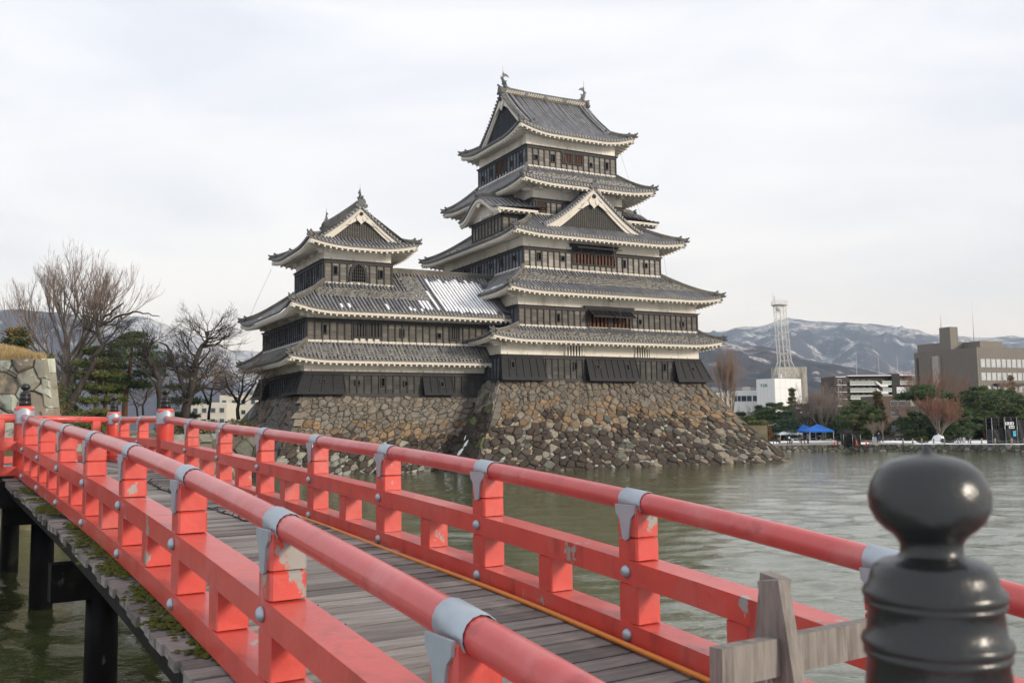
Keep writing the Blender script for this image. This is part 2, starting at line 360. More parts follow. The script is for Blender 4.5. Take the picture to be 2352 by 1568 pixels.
def gable(T,Wt,Rg,Gd,pe,sg,qc,hw,zp,slat='grid',wb=.62,n=14,inset=.55,boards=True):
    """gable end at p=pe facing sg: stepped white bargeboards, round verge tiles, latticed wall, hung ornament"""
    for s in(-1,1):
        xs=[i/n for i in range(n+1)]
        for (o0,o1,t0,t1) in ((.10,.28,.10,.10+wb*.55),(.02,.17,.10+wb*.45,.10+wb)):
            rings=[]
            for x in xs:
                q=qc+s*x*hw; z=zp(x); k=1+.12*x
                rings.append([(pe+sg*o0,q,z-t0),(pe+sg*o1,q,z-t0),(pe+sg*o1,q,z-t1*k),(pe+sg*o0,q,z-t1*k)])
            Wt.loft(rings,True)
        rings=[]
        for x in [i/n*1.03 for i in range(n+1)]:
            q=qc+s*x*hw; z=zp(min(x,1)); rings.append([(pe-sg*.1,q,z+.10),(pe+sg*.42,q,z+.10),(pe+sg*.42,q,z-.09),(pe-sg*.1,q,z-.09)])
        T.loft(rings,True,(.115,.115,.12))
        m=int(hw*1.35/.40)
        for i in range(m):
            x=(i+.6)/m; q=qc+s*x*hw; z=zp(x)
            T.tube([(pe-sg*.05,q,z+.11),(pe+sg*.50,q,z+.11)],.135,8,jit((.135,.135,.14),.25),False)
        rib(T,[(pe-sg*.2,qc+s*x*hw,zp(x)+.18) for x in xs],(1,0,0),.15)
    # wall with lattice
    pw=pe-sg*.12; zb=zp(1)-.25; inner=[]
    top=lambda x: zp(x)-.10-wb*.92
    Gd.add([(pw,qc-hw,zb-.2)]+[(pw,qc+hw*x,max(zb-.2,top(abs(x)))) for x in [i/10-1 for i in range(21)]]+[(pw,qc+hw,zb-.2)],[tuple(range(23))],(.02,.02,.02) if slat!='grid' else (.36,.33,.27))
    st=.24 if slat=='grid' else .30; k=int(hw/st)
    for i in range(-k,k+1):
        q=i*st; zt=top(abs(q)/hw)+.1
        if zt>zb+.1: Gd.box(min(pw,pw+sg*.10),max(pw,pw+sg*.10),qc+q-.055,qc+q+.055,zb,zt,(.060,.056,.050) if slat=='grid' else (.055,.060,.068))
    if slat=='grid':
        z=zb+.12
        while z<top(0):
            xs=[x/40 for x in range(41) if top(x/40)>z]
            if xs: w=max(xs)*hw; Gd.box(min(pw,pw+sg*.07),max(pw,pw+sg*.07),qc-w,qc+w,z-.04,z+.04,(.060,.056,.050))
            z+=.20
    Gd.box(min(pw,pw+sg*.22),max(pw,pw+sg*.22),qc-hw*.80,qc+hw*.80,zb-.06,zb+.22,(.10,.092,.08))
    # gegyo ornament
    za=zp(0)-.10-wb; po=pe+sg*.24
    def plate(poly,th): 
        a=[(po,qc+y,za+z) for y,z in poly]; b=[(po+sg*th,qc+y,za+z) for y,z in poly]; m=len(poly)
        Wt.add(a+b,[tuple(range(m)),tuple(range(m,2*m))]+[(i,(i+1)%m,m+(i+1)%m,m+i) for i in range(m)])
    sc=min(1.,hw/5.5)+.15
    plate([(y*sc,z*sc) for y,z in ((0,.25),(.30,.12),(.42,-.18),(.62,-.42),(.50,-.72),(.22,-.86),(0,-1.12),(-.22,-.86),(-.50,-.72),(-.62,-.42),(-.42,-.18),(-.30,.12))],.10)
    for s in(-1,1):
        Wt.disc((po+sg*.12,qc+s*.33*sc,za-.52*sc),(1,0,0),.22*sc,.1,10)
        plate([(s*y*sc,z*sc) for y,z in ((.62,-.45),(1.0,-.62),(1.3,-1.02),(1.65,-1.25),(1.25,-1.22),(.9,-.98),(.55,-.80))],.07)
    Gd.disc((po+sg*.14,qc,za+.02),(1,0,0),.20*sc,.18,6,(.02,.02,.02))
FACE={'F':lambda pl:(lambda a,o,z:(a,pl-o,z)),'B':lambda pl:(lambda a,o,z:(a,pl+o,z)),'L':lambda pl:(lambda a,o,z:(pl-o,a,z)),'R':lambda pl:(lambda a,o,z:(pl+o,a,z))}
def pbox(M,P,a0,a1,o0,o1,z0,z1,col=None):
    M.hexa([P(a0,o0,z0),P(a1,o0,z0),P(a1,o1,z0),P(a0,o1,z0),P(a0,o0,z1),P(a1,o0,z1),P(a1,o1,z1),P(a0,o1,z1)],col)
def clad(Bd,Bt,P,a0,a1,z0,z1,holes=(),sp=.72,ch=.42,col=(.150,.136,.116)):
    """weathered lapped boards between upright battens, with rails and a capping; holes=(a0,a1,z0,z1)"""
    n=max(1,round((a1-a0)/sp)); sp=(a1-a0)/n; m=max(1,round((z1-z0-.5)/ch)); ch=(z1-z0-.5)/m
    for i in range(n):
        b0,b1=a0+i*sp,a0+(i+1)*sp
        for j in range(m):
            c0=z0+.25+j*ch; c1=c0+ch; segs=[(b0,b1)]
            for h in holes:
                if h[2]<c1-.1 and h[3]>c0+.1:
                    ns=[]
                    for s in segs:
                        if h[0]>=s[1] or h[1]<=s[0]: ns.append(s)
                        else:
                            if h[0]>s[0]: ns.append((s[0],h[0]))
                            if h[1]<s[1]: ns.append((h[1],s[1]))
                    segs=ns
            for s in segs:
                c=jit(col,.22)
                if rnd.random()<.12: c=tuple(x*1.35 for x in c)
                Bd.quad(P(s[0],.085,c0),P(s[1],.085,c0),P(s[1],.050,c1),P(s[0],.050,c1),c)
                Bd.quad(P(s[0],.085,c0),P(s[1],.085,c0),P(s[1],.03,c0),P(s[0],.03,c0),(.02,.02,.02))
    for i in range(n+1):
        a=a0+i*sp; pcs=[(z0,z1)]
        for h in holes:
            if h[0]<a<h[1]:
                ns=[]
                for s in pcs:
                    if h[2]>s[0]: ns.append((s[0],min(s[1],h[2])))
                    if h[3]<s[1]: ns.append((max(s[0],h[3]),s[1]))
                pcs=[s for s in ns if s[1]-s[0]>.05]
        for s in pcs: pbox(Bt,P,a-.055,a+.055,.02,.17,s[0],s[1])
    pbox(Bt,P,a0-.05,a1+.05,.02,.205,z0,z0+.26); pbox(Bt,P,a0-.05,a1+.05,.02,.19,z1-.26,z1-.01)
    pbox(Bt,P,a0-.20,a1+.20,.0,.30,z1,z1+.09,)
def loophole(parent,P,a,z,kind,o=.09):
    w,h=(.17,.20) if kind=='s' else (.15,.36)
    F=MB()
    for (x0,x1,y0,y1) in ((-w-.09,-w,-h-.09,h+.09),(w,w+.09,-h-.09,h+.09),(-w,w,h,h+.09),(-w,w,-h-.09,-h)): pbox(F,P,a+x0,a+x1,o-.04,o+.12,z+y0,z+y1)
    f=put(F,'loophole','batten',parent)
    D=MB(); pbox(D,P,a-w,a+w,o-.05,o+.012,z-h,z+h); put(D,'opening','dark',parent,sub=f)
def barwin(parent,P,a0,a1,z0,z1,nb,barm='batten',horiz=False,frame='batten',gap=.5,fr=.12,o=.06):
    F=MB()
    for (x0,x1,y0,y1) in ((a0-fr,a0,z0-fr,z1+fr),(a1,a1+fr,z0-fr,z1+fr),(a0,a1,z1,z1+fr),(a0,a1,z0-fr,z0)): pbox(F,P,x0,x1,.0,o+.16,y0,y1)
    f=put(F,'window',frame,parent)
    D=MB(); pbox(D,P,a0,a1,.0,.03,z0,z1); put(D,'opening','dark',parent,sub=f)
    B=MB()
    for i in range(nb):
        t=(i+.5)/nb; w=gap*.5/nb
        if horiz: z=lerp(z0,z1,t); pbox(B,P,a0,a1,.035,.11,z-w*(z1-z0),z+w*(z1-z0))
        else: a=lerp(a0,a1,t); pbox(B,P,a-w*(a1-a0),a+w*(a1-a0),.035,.12,z0,z1)
    put(B,'window_bars',barm,parent,sub=f); return f
def katomado(parent,P,a,z0,w,h):
    """bell-shaped window with a grid"""
    out=[(.62,0),(.60,.30),(.54,.58),(.44,.78),(.26,.93),(0,1.05)]; inn=[(.44,0),(.43,.30),(.38,.54),(.30,.70),(.17,.80),(0,.88)]
    def sym(l): return [(x,y) for x,y in l]+[(-x,y) for x,y in l[-2::-1]]
    so,si=sym(out),sym(inn); F=MB(); n=len(so)
    vs=[P(a+x*w,.22,z0+y*h) for x,y in so]+[P(a+x*w,.22,z0+y*h) for x,y in si]+[P(a+x*w,.02,z0+y*h) for x,y in so]+[P(a+x*w,.02,z0+y*h) for x,y in si]
    F.add(vs,[(i,i+1,n+i+1,n+i) for i in range(n-1)]+[(i,i+1,2*n+i+1,2*n+i) for i in range(n-1)]+[(n+i,n+i+1,3*n+i+1,3*n+i) for i in range(n-1)])
    f=put(F,'bell_window','batten',parent)
    D=MB(); D.add([P(a+x*w,.10,z0+y*h) for x,y in si],[tuple(range(n))]); put(D,'opening','dark',parent,sub=f)
    B=MB()
    def wid(y):
        for (x0,y0),(x1,y1) in zip(inn,inn[1:]):
            if y0<=y<=y1: return lerp(x0,x1,(y-y0)/(y1-y0+1e-9))
        return 0
    for x in (-.33,-.20,-.07,.07,.20,.33):
        yt=max([y/50 for y in range(45) if wid(y/50)>abs(x)] or [.1]); pbox(B,P,a+(x-.018)*w,a+(x+.018)*w,.12,.17,z0,z0+yt*h)
    for y in (.16,.32,.48,.64):
        k=wid(y); pbox(B,P,a-k*w,a+k*w,.115,.155,z0+(y-.016)*h,z0+(y+.016)*h)
    put(B,'window_bars','batten',parent,sub=f)
def hood(parent,P,a0,a1,z0,z1,ob,ea=.0,eb=.0,nb=4,lh=()):
    """flared stone-dropping hood of black boards"""
    H=MB(); H.hexa([P(a0-ea,.0,z0),P(a1+eb,.0,z0),P(a1+eb,ob,z0),P(a0-ea,ob,z0),P(a0,.0,z1),P(a1,.0,z1),P(a1,.13,z1),P(a0,.13,z1)])
    h=put(H,'stone_drop_hood','lacquer',parent)
    B=MB()
    def S(a,t,o=0.): return P(lerp(lerp(a0,a1,a),lerp(a0-ea,a1+eb,a),1-t),lerp(ob,.13,t)+o,lerp(z0,z1,t))
    for i in range(nb+1):
        k=i/nb; w=.05/(a1-a0)
        B.hexa([S(k-w,.02),S(k+w,.02),S(k+w,.98),S(k-w,.98),S(k-w,.02,.07),S(k+w,.02,.07),S(k+w,.98,.07),S(k-w,.98,.07)])
    for t0,t1 in ((-.005,.12),(.91,1.0)): B.hexa([S(-.01,t0),S(1.01,t0),S(1.01,t1),S(-.01,t1),S(-.01,t0,.09),S(1.01,t0,.09),S(1.01,t1,.09),S(-.01,t1,.09)])
    for t in (.30,.50,.70): B.hexa([S(.0,t-.008),S(1.,t-.008),S(1.,t+.008),S(.0,t+.008),S(.0,t-.008,.025),S(1.,t-.008,.025),S(1.,t+.008,.02),S(.0,t+.008,.02)])
    put(B,'hood_battens','lacquer',parent,sub=h)
    for (a,t,kd) in lh:
        w,hh=(.16,.055) if kd=='s' else (.14,.11); w/=(a1-a0)
        F=MB()
        for (x0,x1,y0,y1) in ((-w*1.6,-w,-hh*1.5,hh*1.5),(w,w*1.6,-hh*1.5,hh*1.5),(-w,w,hh,hh*1.5),(-w,w,-hh*1.5,-hh)):
            F.hexa([S(a+x0,t+y0),S(a+x1,t+y0),S(a+x1,t+y1),S(a+x0,t+y1),S(a+x0,t+y0,.09),S(a+x1,t+y0,.09),S(a+x1,t+y1,.09),S(a+x0,t+y1,.09)])
        put(F,'loophole','batten',parent,sub=h)
        D=MB(); D.quad(S(a-w,t-hh,.03),S(a+w,t-hh,.03),S(a+w,t+hh,.03),S(a-w,t+hh,.03)); put(D,'opening','dark',parent,sub=h)
def shachi(parent,c,face,s=1.,back=False,swap=False):
    """fish-shaped roof ornament: head down, body curving up to a forked tail; lightning rod above"""
    B=TB(swap); x,y,z=c
    sp=[(0,0),(.10,.28),(.02,.62),(-.20,.92),(-.26,1.22),(-.12,1.48),(.12,1.62)]; rr=[.30,.33,.27,.22,.16,.11,.05]
    B.tube([(x+face*a*s,y,z+b*s) for a,b in sp],[r*s for r in rr],8,None,True,True,.75)
    B.tube([(x+face*.12*s,y,z+.05*s),(x+face*.38*s,y,z+.10*s),(x+face*.62*s,y,z+.20*s)],[.26*s,.2*s,.08*s],7)
    def fin(poly,th=.05):
        a=[(x+face*p*s,y-th,z+q*s) for p,q in poly]; b=[(x+face*p*s,y+th,z+q*s) for p,q in poly]; m=len(poly)
        B.add(a+b,[tuple(range(m)),tuple(range(m,2*m))]+[(i,(i+1)%m,m+(i+1)%m,m+i) for i in range(m)])
    fin([(-.1,1.40),(-.30,1.70),(-.22,1.72),(-.18,2.0),(0,1.75),(.18,1.80),(.45,1.62),(.62,1.38),(.40,1.48),(.15,1.46)])
    fin([(-.36,.95),(-.55,1.12),(-.46,1.2),(-.50,1.40),(-.30,1.3)]); fin([(-.02,.9),(.22,.98),(.34,.86),(.22,.80),(.0,.68)]); fin([(-.2,.3),(-.34,.5),(-.28,.55),(-.36,.75),(-.2,.78)])
    for sd in(-1,1): B.add([(x+face*.1*s,y+sd*.28*s,z+.35*s),(x-face*.15*s,y+sd*.55*s,z+.65*s),(x-face*.1*s,y+sd*.3*s,z+.7*s),(x+face*.05*s,y+sd*.22*s,z+.6*s)],[(0,1,2,3)])
    f=put(B,'fish_ornament','bronze',parent)
    Rd=TB(swap); Rd.tube([(x-face*.22*s,y,z+1.3*s),(x-face*.18*s,y,z+2.75*s)],[.035,.012],5); put(Rd,'lightning_rod','verdigris',parent,sub=f)

# ---------------------------------------------------------------- the keep
keep=root('castle_keep','tall five-tiered black and white castle keep on its own stone base','castle',(12,11,8.45),CO,CRZ)
F1=(0,24.4,0,23);F2=(2.15,24.47,.3,22.9);F3=(3.76,20.94,2,21.58);F4=(6.25,17.66,4.2,18.8);F5=(6.29,17.75,5.5,16.95)
def grow(r,o): return (r[0]-o,r[1]+o,r[2]-o,r[3]+o)
def storey(parent,name,rect,z0,zb,zt,holesF=(),holesL=(),brk=None,bo=.95,bc=(0.189,0.174,0.153)):
    u0,u1,v0,v1=rect
    W_=MB(); W_.box(u0,u1,v0,v1,z0,zt)
    if brk:
        n=int((u1-u0)/brk)
        for i in range(n+1):
            a=u0+.5+i*(u1-u0-1)/n; W_.box(a-.2,a+.2,v0-bo,v0+.1,zt-.62,zt-.34); W_.box(a-.2,a+.2,v0-bo*.6,v0+.1,zt-.86,zt-.6)
        n=int((v1-v0)/brk)
        for i in range(n+1):
            a=v0+.5+i*(v1-v0-1)/n; W_.box(u0-bo,u0+.1,a-.2,a+.2,zt-.62,zt-.34); W_.box(u0-bo*.6,u0+.1,a-.2,a+.2,zt-.86,zt-.6)
    put(W_,'plaster_wall','plaster',parent)
    Bd,Bt=MB(),MB()
    clad(Bd,Bt,FACE['F'](v0),u0,u1,z0,zb,holesF,col=bc); clad(Bd,Bt,FACE['L'](u0),v0,v1,z0,zb,holesL,col=(.085+.25*bc[0],.098+.27*bc[0],.122+.30*bc[0]))  # left boards bluer than the front: sheen of the sky put into their colour
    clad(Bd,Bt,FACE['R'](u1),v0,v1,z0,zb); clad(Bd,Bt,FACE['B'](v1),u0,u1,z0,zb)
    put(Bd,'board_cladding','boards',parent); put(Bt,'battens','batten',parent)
    Nl=MB()
    for a in [u0+.6+i*2.2 for i in range(int((u1-u0)/2.2)+1)]: Nl.tube([(a,v0-.25,zb+.05),(a,v0-.3,zb+.24)],.022,4)
    for a in [v0+.6+i*2.2 for i in range(int((v1-v0)/2.2)+1)]: Nl.tube([(u0-.25,a,zb+.05),(u0-.3,a,zb+.24)],.022,4)
    put(Nl,'iron_hooks','dark',parent)
def roofset(parent,fn,**kw):
    T,Wt,Rg=MB(),MB(),MB(); fn(T,Wt,Rg,**kw)
    t=put(T,'roof_tiles','tiles',parent); put(Wt,'eaves','white_trim',parent); put(Rg,'ridge_tiles','ridge',parent,sub=t); return t
SNOW=MB()
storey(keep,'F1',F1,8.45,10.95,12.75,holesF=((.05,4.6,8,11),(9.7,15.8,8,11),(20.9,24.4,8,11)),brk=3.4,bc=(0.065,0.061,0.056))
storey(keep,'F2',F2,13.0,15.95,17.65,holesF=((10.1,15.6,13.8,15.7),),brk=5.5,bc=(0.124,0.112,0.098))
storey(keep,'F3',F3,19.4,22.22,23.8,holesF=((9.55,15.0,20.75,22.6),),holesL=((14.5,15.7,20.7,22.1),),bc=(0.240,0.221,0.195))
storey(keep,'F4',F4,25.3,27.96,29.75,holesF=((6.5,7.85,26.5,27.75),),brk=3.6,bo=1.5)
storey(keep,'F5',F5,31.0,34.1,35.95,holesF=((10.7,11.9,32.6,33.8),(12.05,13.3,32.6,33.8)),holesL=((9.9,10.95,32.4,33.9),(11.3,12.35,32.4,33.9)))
t1=roofset(keep,skirt,outer=grow(F1,2.0),inner=F2,zmid=12.55,lift=.42,ztop=13.95,o=2.0,bands={'F':((.1,1.25,0,40),)})
t2=roofset(keep,skirt,outer=grow(F2,2.1),inner=F3,zmid=17.37,lift=.42,ztop=20.15,o=2.1,bands={'F':((1.55,2.75,2,24),)},snow={'L':((.15,1.6,18,25,.14),)},S=SNOW)
t3=roofset(keep,skirt,outer=grow(F3,2.15),inner=F4,zmid=23.46,lift=.40,ztop=26.35,o=2.15,snow={'L':((.12,.75,2.5,22,.16),)},S=SNOW)
t4=roofset(keep,skirt,outer=grow(F4,2.7),inner=F5,zmid=29.28,lift=.45,ztop=31.85,o=2.7,bands={'F':((1.3,2.5,2,15),)})
T,Wt,Rg,Gd=TB(),TB(),TB(),TB()
o5=grow(F5,1.68); f5=lambda x:.62*x+.031*x*x
zr5=irimoya(T,Wt,Rg,Gd,o5,35.36,.85,1.68,f5,2.0,2.0,(o5[2]+o5[3])/2,'slat')
t5=put(T,'roof_tiles','tiles',keep); put(Wt,'eaves','white_trim',keep); put(Rg,'ridge_tiles','ridge',keep,sub=t5); put(Gd,'gable_lattice','boards',keep)
qc5=(o5[2]+o5[3])/2
# openwork band on the main ridge
Lt=MB()
for i in range(34):
    a=lerp(o5[0]+2.3,o5[1]-2.3,i/33)
    for k in range(2): Lt.disc((a+.13*k,qc5-.26,zr5+.22+.17*k),(0,1,0),.085,.06,6)
put(Lt,'ridge_openwork','white_trim',keep,sub=t5)
Cr=MB()
for k in (.25,.5,.75): Cr.disc((lerp(o5[0]+2.3,o5[1]-2.3,k),qc5-.29,zr5+.3),(0,1,0),.24,.08,10)
put(Cr,'ridge_crests','bronze',keep,sub=t5)
shachi(keep,(o5[0]+2.15,qc5,zr5+.70),1,.95); shachi(keep,(o5[1]-2.15,qc5,zr5+.70),-1,.95)
# chidori gable on the third roof (faces the front)
T,Wt,Rg,Gd=TB(True),TB(True),TB(True),TB(True)
CQ,CHW,CZ=12.25,6.05,29.15
def zch(x): return CZ-4.45*(1-(1-min(abs(x),1))**1.28)
gable(T,Wt,Rg,Gd,1.95,-1,CQ,CHW,zch,'grid',wb=.85,n=18)
for s in(-1,1):
    for i in range(11):
        p=1.75+i*.36; pts=[(p,CQ+s*CHW*x/12,zch(x/12)+.04) for x in range(13)]
        rib(T,pts,(1,0,0),.105)
    rw=[[(p,CQ+s*CHW*x/12,zch(x/12)) for x in range(13)] for p in (1.6,5.6)]
    for j in range(12): T.quad(rw[0][j],rw[1][j],rw[1][j+1],rw[0][j+1],(.09,.09,.092))
    rb=[(2.55,CQ+s*CHW*x,zch(x)+.05) for x in (1.0,.85,.7,.55,.4,.25,.1,.02)]
    hipridge(Rg,rb,.3,.34,False,oni=0)
hipridge(Rg,[(1.55+i*.5,CQ,zch(0)-.05) for i in range(9)],.42,.62,False)
Rg.disc((1.5,CQ,CZ+.36),(1,0,0),.36,.3,8,(.12,.12,.12))
for s in(-1,1): Rg.disc((1.5,CQ+s*.36,CZ+.05),(1,0,0),.2,.28,8,(.13,.13,.13))
Rg.tube([(1.5,CQ,CZ+.6),(1.15,CQ,CZ+.78)],[.11,.12],7,(.13,.13,.13))
tg=put(T,'gable_roof_tiles','tiles',keep); put(Wt,'bargeboards','white_trim',keep); put(Rg,'ridge_tiles','ridge',keep,sub=tg); put(Gd,'gable_lattice','boards',keep)
# karahafu bays on the third roof (left face, and its twin on the right)
def karahafu(side):
    ub=F3[0]-1.15 if side<0 else F3[1]-.35; s=-1 if side<0 else 1     # bay wall plane
    P=FACE['L' if side<0 else 'R'](ub); vc=7.75; hw=4.7
    W_=MB(); W_.box(min(ub,ub-s*3.5),max(ub,ub-s*3.5),4.35,11.2,24.2,26.42); put(W_,'plaster_wall','plaster',keep)
    Bd,Bt=MB(),MB(); clad(Bd,Bt,P,4.35,11.2,24.0,26.0,sp=.75)
    for fp in (4.35,): clad(Bd,Bt,(lambda a,o,z:(a,fp-o,z)),min(ub,ub-s*3.2),max(ub,ub-s*3.2),24.0,26.0)
    put(Bd,'board_cladding','boards',keep); put(Bt,'battens','batten',keep)
    barwin(keep,P,6.3,8.9,26.35,27.15,8,'plaster',frame='plaster',fr=.05)
    def zk(t):                                  # cusped gable curve, t -1..1
        a=abs(t); return 26.55+1.72*(math.cos(math.pi*min(1,a/.86))*.5+.5)**.9 + (0 if a<.86 else -.10*(a-.86)/.14)
    ts=[i/24-1 for i in range(49)]; pf=ub+s*.95
    Gp=MB(); tg_=[t for t in ts if abs(t)<=.73]; Gp.add([(ub,vc+hw*tg_[0],26.40)]+[(ub,vc+hw*t,zk(t)-.22) for t in tg_]+[(ub,vc+hw*tg_[-1],26.40)],[tuple(range(len(tg_)+2))]); put(Gp,'gable_plaster','plaster',keep)
    for (o0,o1,t0,t1) in ((-.02,.16,.06,.42),(-.20,.02,.34,.62)):
        Wt=MB(); Wt.loft([[(pf+s*o0,vc+hw*t,zk(t)-t0),(pf+s*o1,vc+hw*t,zk(t)-t0),(pf+s*o1,vc+hw*t*.985,zk(t)-t1),(pf+s*o0,vc+hw*t*.985,zk(t)-t1)] for t in ts],True)
        put(Wt,'curved_bargeboard','white_trim',keep)
    So=MB()
    pin=ub-s*3.6
    for a,b in zip(ts,ts[1:]): So.quad((pf,vc+hw*a,zk(a)-.25),(pf,vc+hw*b,zk(b)-.25),(pin,vc+hw*b,zk(b)-.2),(pin,vc+hw*a,zk(a)-.2))
    for vv in (vc-hw+.05,vc+hw-.05):
        So.box(min(pf,pin),max(pf,pin),vv-.05,vv+.05,26.17,26.42)
        for i in range(6): a=pf-s*(.5+.6*i); sgn=1 if vv<vc else -1; So.box(a-.09,a+.09,min(vv,vv+sgn*.9),max(vv,vv+sgn*.9),26.02,26.16)
    So.prism([(-.45,0),(-.2,.08),(0,.1),(.2,.08),(.45,0),(.3,-.25),(.12,-.3),(0,-.5),(-.12,-.3),(-.3,-.25)],(pf+s*.05,vc,zk(0)-.62),(0,1,0),(0,0,1),(s,0,0),.08)
    put(So,'curved_eave','white_trim',keep)
    T=MB(); n=11
    for i in range(n):
        p=lerp(pf+s*.1,pin-s*1.0,i/(n-1)); rib(T,[(p,vc+hw*1.02*t,zk(t)+.06+.035*i) for t in ts[::2]],(1,0,0),.11)
    for a,b in zip(ts,ts[1:]): T.quad((pf+s*.2,vc+hw*1.02*a,zk(a)),(pf+s*.2,vc+hw*1.02*b,zk(b)),(pin-s*1,vc+hw*1.02*b,zk(b)+.35),(pin-s*1,vc+hw*1.02*a,zk(a)+.35),(.09,.09,.09))
    for i in range(30):
        t=-1+2*(i+.5)/30; T.tube([(pf-s*.1,vc+hw*1.02*t,zk(t)+.06),(pf+s*.32,vc+hw*1.02*t,zk(t)+.06)],.125,7,jit((.13,.13,.135),.2),False)
    tk=put(T,'curved_roof_tiles','tiles',keep)
    Rg=MB(); hipridge(Rg,[(pf+s*.25-s*i*.55,vc,zk(0)+.12+.03*i) for i in range(9)],.36,.5,False,oni=0); put(Rg,'ridge_tiles','ridge',keep,sub=tk)
karahafu(-1); karahafu(1)
# openings of the keep
fP=lambda r:FACE['F'](r[2]); lP=lambda r:FACE['L'](r[0])
for a,z,k in ((7.39,32.86,'s'),(9.56,33.0,'r'),(14.34,32.82,'s'),(16.49,32.96,'r')): loophole(keep,fP(F5),a,z,k)
for a,z,k in ((15.71,32.87,'s'),(13.51,33.01,'r'),(8.79,32.9,'s'),(6.65,33.02,'r')): loophole(keep,lP(F5),a,z,k)
for a,z,k in ((5.58,21.34,'r'),(8.36,21.31,'s'),(16.09,21.28,'r'),(18.92,21.29,'s')): loophole(keep,fP(F3),a,z,k)
for a,z,k in ((3.6,21.32,'s'),(6.46,21.29,'r'),(9.18,21.29,'s'),(11.97,21.27,'r'),(17.5,21.32,'s'),(19.72,21.35,'s')): loophole(keep,lP(F3),a,z,k)
for a,z,k in ((6.64,14.87,'r'),(16.71,14.84,'s'),(22.39,14.82,'s')): loophole(keep,fP(F2),a,z,k)
for a,z,k in ((8.43,10.01,'r'),(19.57,10.05,'r')): loophole(keep,fP(F1),a,z,k)
barwin(keep,fP(F5),10.8,11.8,32.7,33.7,5,'redwood'); barwin(keep,fP(F5),12.15,13.18,32.7,33.7,5,'redwood')
barwin(keep,lP(F5),9.98,10.86,32.5,33.85,5,'redwood'); barwin(keep,lP(F5),11.37,12.27,32.5,33.85,5,'redwood')
barwin(keep,lP(F3),14.6,15.6,20.85,22.0,5,'redwood',horiz=True)
barwin(keep,fP(F4),6.61,7.76,26.67,27.67,6,'redwood',horiz=True)
barwin(keep,fP(F1),7.25,9.28,11.06,12.1,6,'plaster',frame='plaster',fr=.06,o=.0); barwin(keep,fP(F1),15.87,17.69,11.06,12.1,6,'plaster',frame='plaster',fr=.06,o=.0)
barwin(keep,fP(F3),9.7,12.2,20.9,22.45,6,'redwood'); barwin(keep,fP(F3),12.35,14.85,20.9,22.45,6,'redwood')
barwin(keep,fP(F2),10.3,12.7,14.02,15.55,5,'redwood'); barwin(keep,fP(F2),12.95,15.4,14.02,15.55,5,'redwood')
def awning(P,a0,a1,zt,out,drop):
    """shutter board hinged at its top and propped open"""
    A=MB(); A.hexa([P(a0,.25,zt),P(a1,.25,zt),P(a1,out,zt-drop),P(a0,out,zt-drop),P(a0,.25,zt+.07),P(a1,.25,zt+.07),P(a1,out,zt-drop+.07),P(a0,out,zt-drop+.07)])
    n=4
    for i in range(n+1):
        a=lerp(a0+.05,a1-.05,i/n); A.beam(P(a,.25,zt+.09),P(a,out,zt-drop+.09),.1,.07)
    for t in (.02,.98): A.beam(P(a0,lerp(.25,out,t),zt-drop*t+.09),P(a1,lerp(.25,out,t),zt-drop*t+.09),.1,.07)
    s=put(A,'propped_shutter','lacquer',keep); B=MB()
    for k in (.2,.8): a=lerp(a0,a1,k); B.beam(P(a,.15,zt-drop-.75),P(a,out-.1,zt-drop),.045,.045)
    put(B,'prop_pole','redwood',keep,sub=s)
awning(fP(F2),10.2,12.75,15.75,1.35,.75); awning(fP(F2),12.85,15.45,15.75,1.35,.75)
awning(fP(F3),9.55,12.25,22.62,1.25,.22); awning(fP(F3),12.3,15.05,22.62,1.25,.22)
for r,a0,a1,z in ((F2,9.8,15.9,16.05),(F3,9.3,15.25,22.78)):
    B=MB(); pbox(B,fP(r),a0,a1,.02,.3,z-.14,z+.12); pbox(B,fP(r),a0-.1,a1+.1,.02,.4,z+.12,z+.2); put(B,'window_lintel','batten',keep)
hood(keep,fP(F1),0.0,4.6,8.5,10.93,.95,ea=.35,eb=.05,nb=6,lh=((.25,.62,'r'),))
hood(keep,fP(F1),9.7,15.8,8.5,10.93,.95,ea=.05,eb=.05,nb=8,lh=((.2,.60,'s'),(.8,.60,'r')))
hood(keep,fP(F1),20.9,24.45,8.5,10.93,.95,ea=.05,eb=1.0,nb=4,lh=((.55,.58,'s'),))
B=MB(); B.box(-.3,25,-.35,23.2,8.36,8.47); put(B,'ground_sill','batten',keep)
def wire(parent,name,pts,r=.02,m='cable'):
    B=MB(); B.tube(pts,r,4); put(B,name,m,parent)
for (a,za,b,zb,v0,v1) in ((9.0,35.0,10.3,24.4,3.7,-.2),(16.7,35.2,18.3,18.6,3.7,-1.9),(13.2,23.0,13.5,14.1,-.2,-1.0),(19.6,23.0,20.3,9.0,-.2,-1.9)):
    wire(keep,'lightning_cable',[(lerp(a,b,t),lerp(v0,v1,t)-.15,lerp(za,zb,t)) for t in (0,.3,.6,1)],.016)
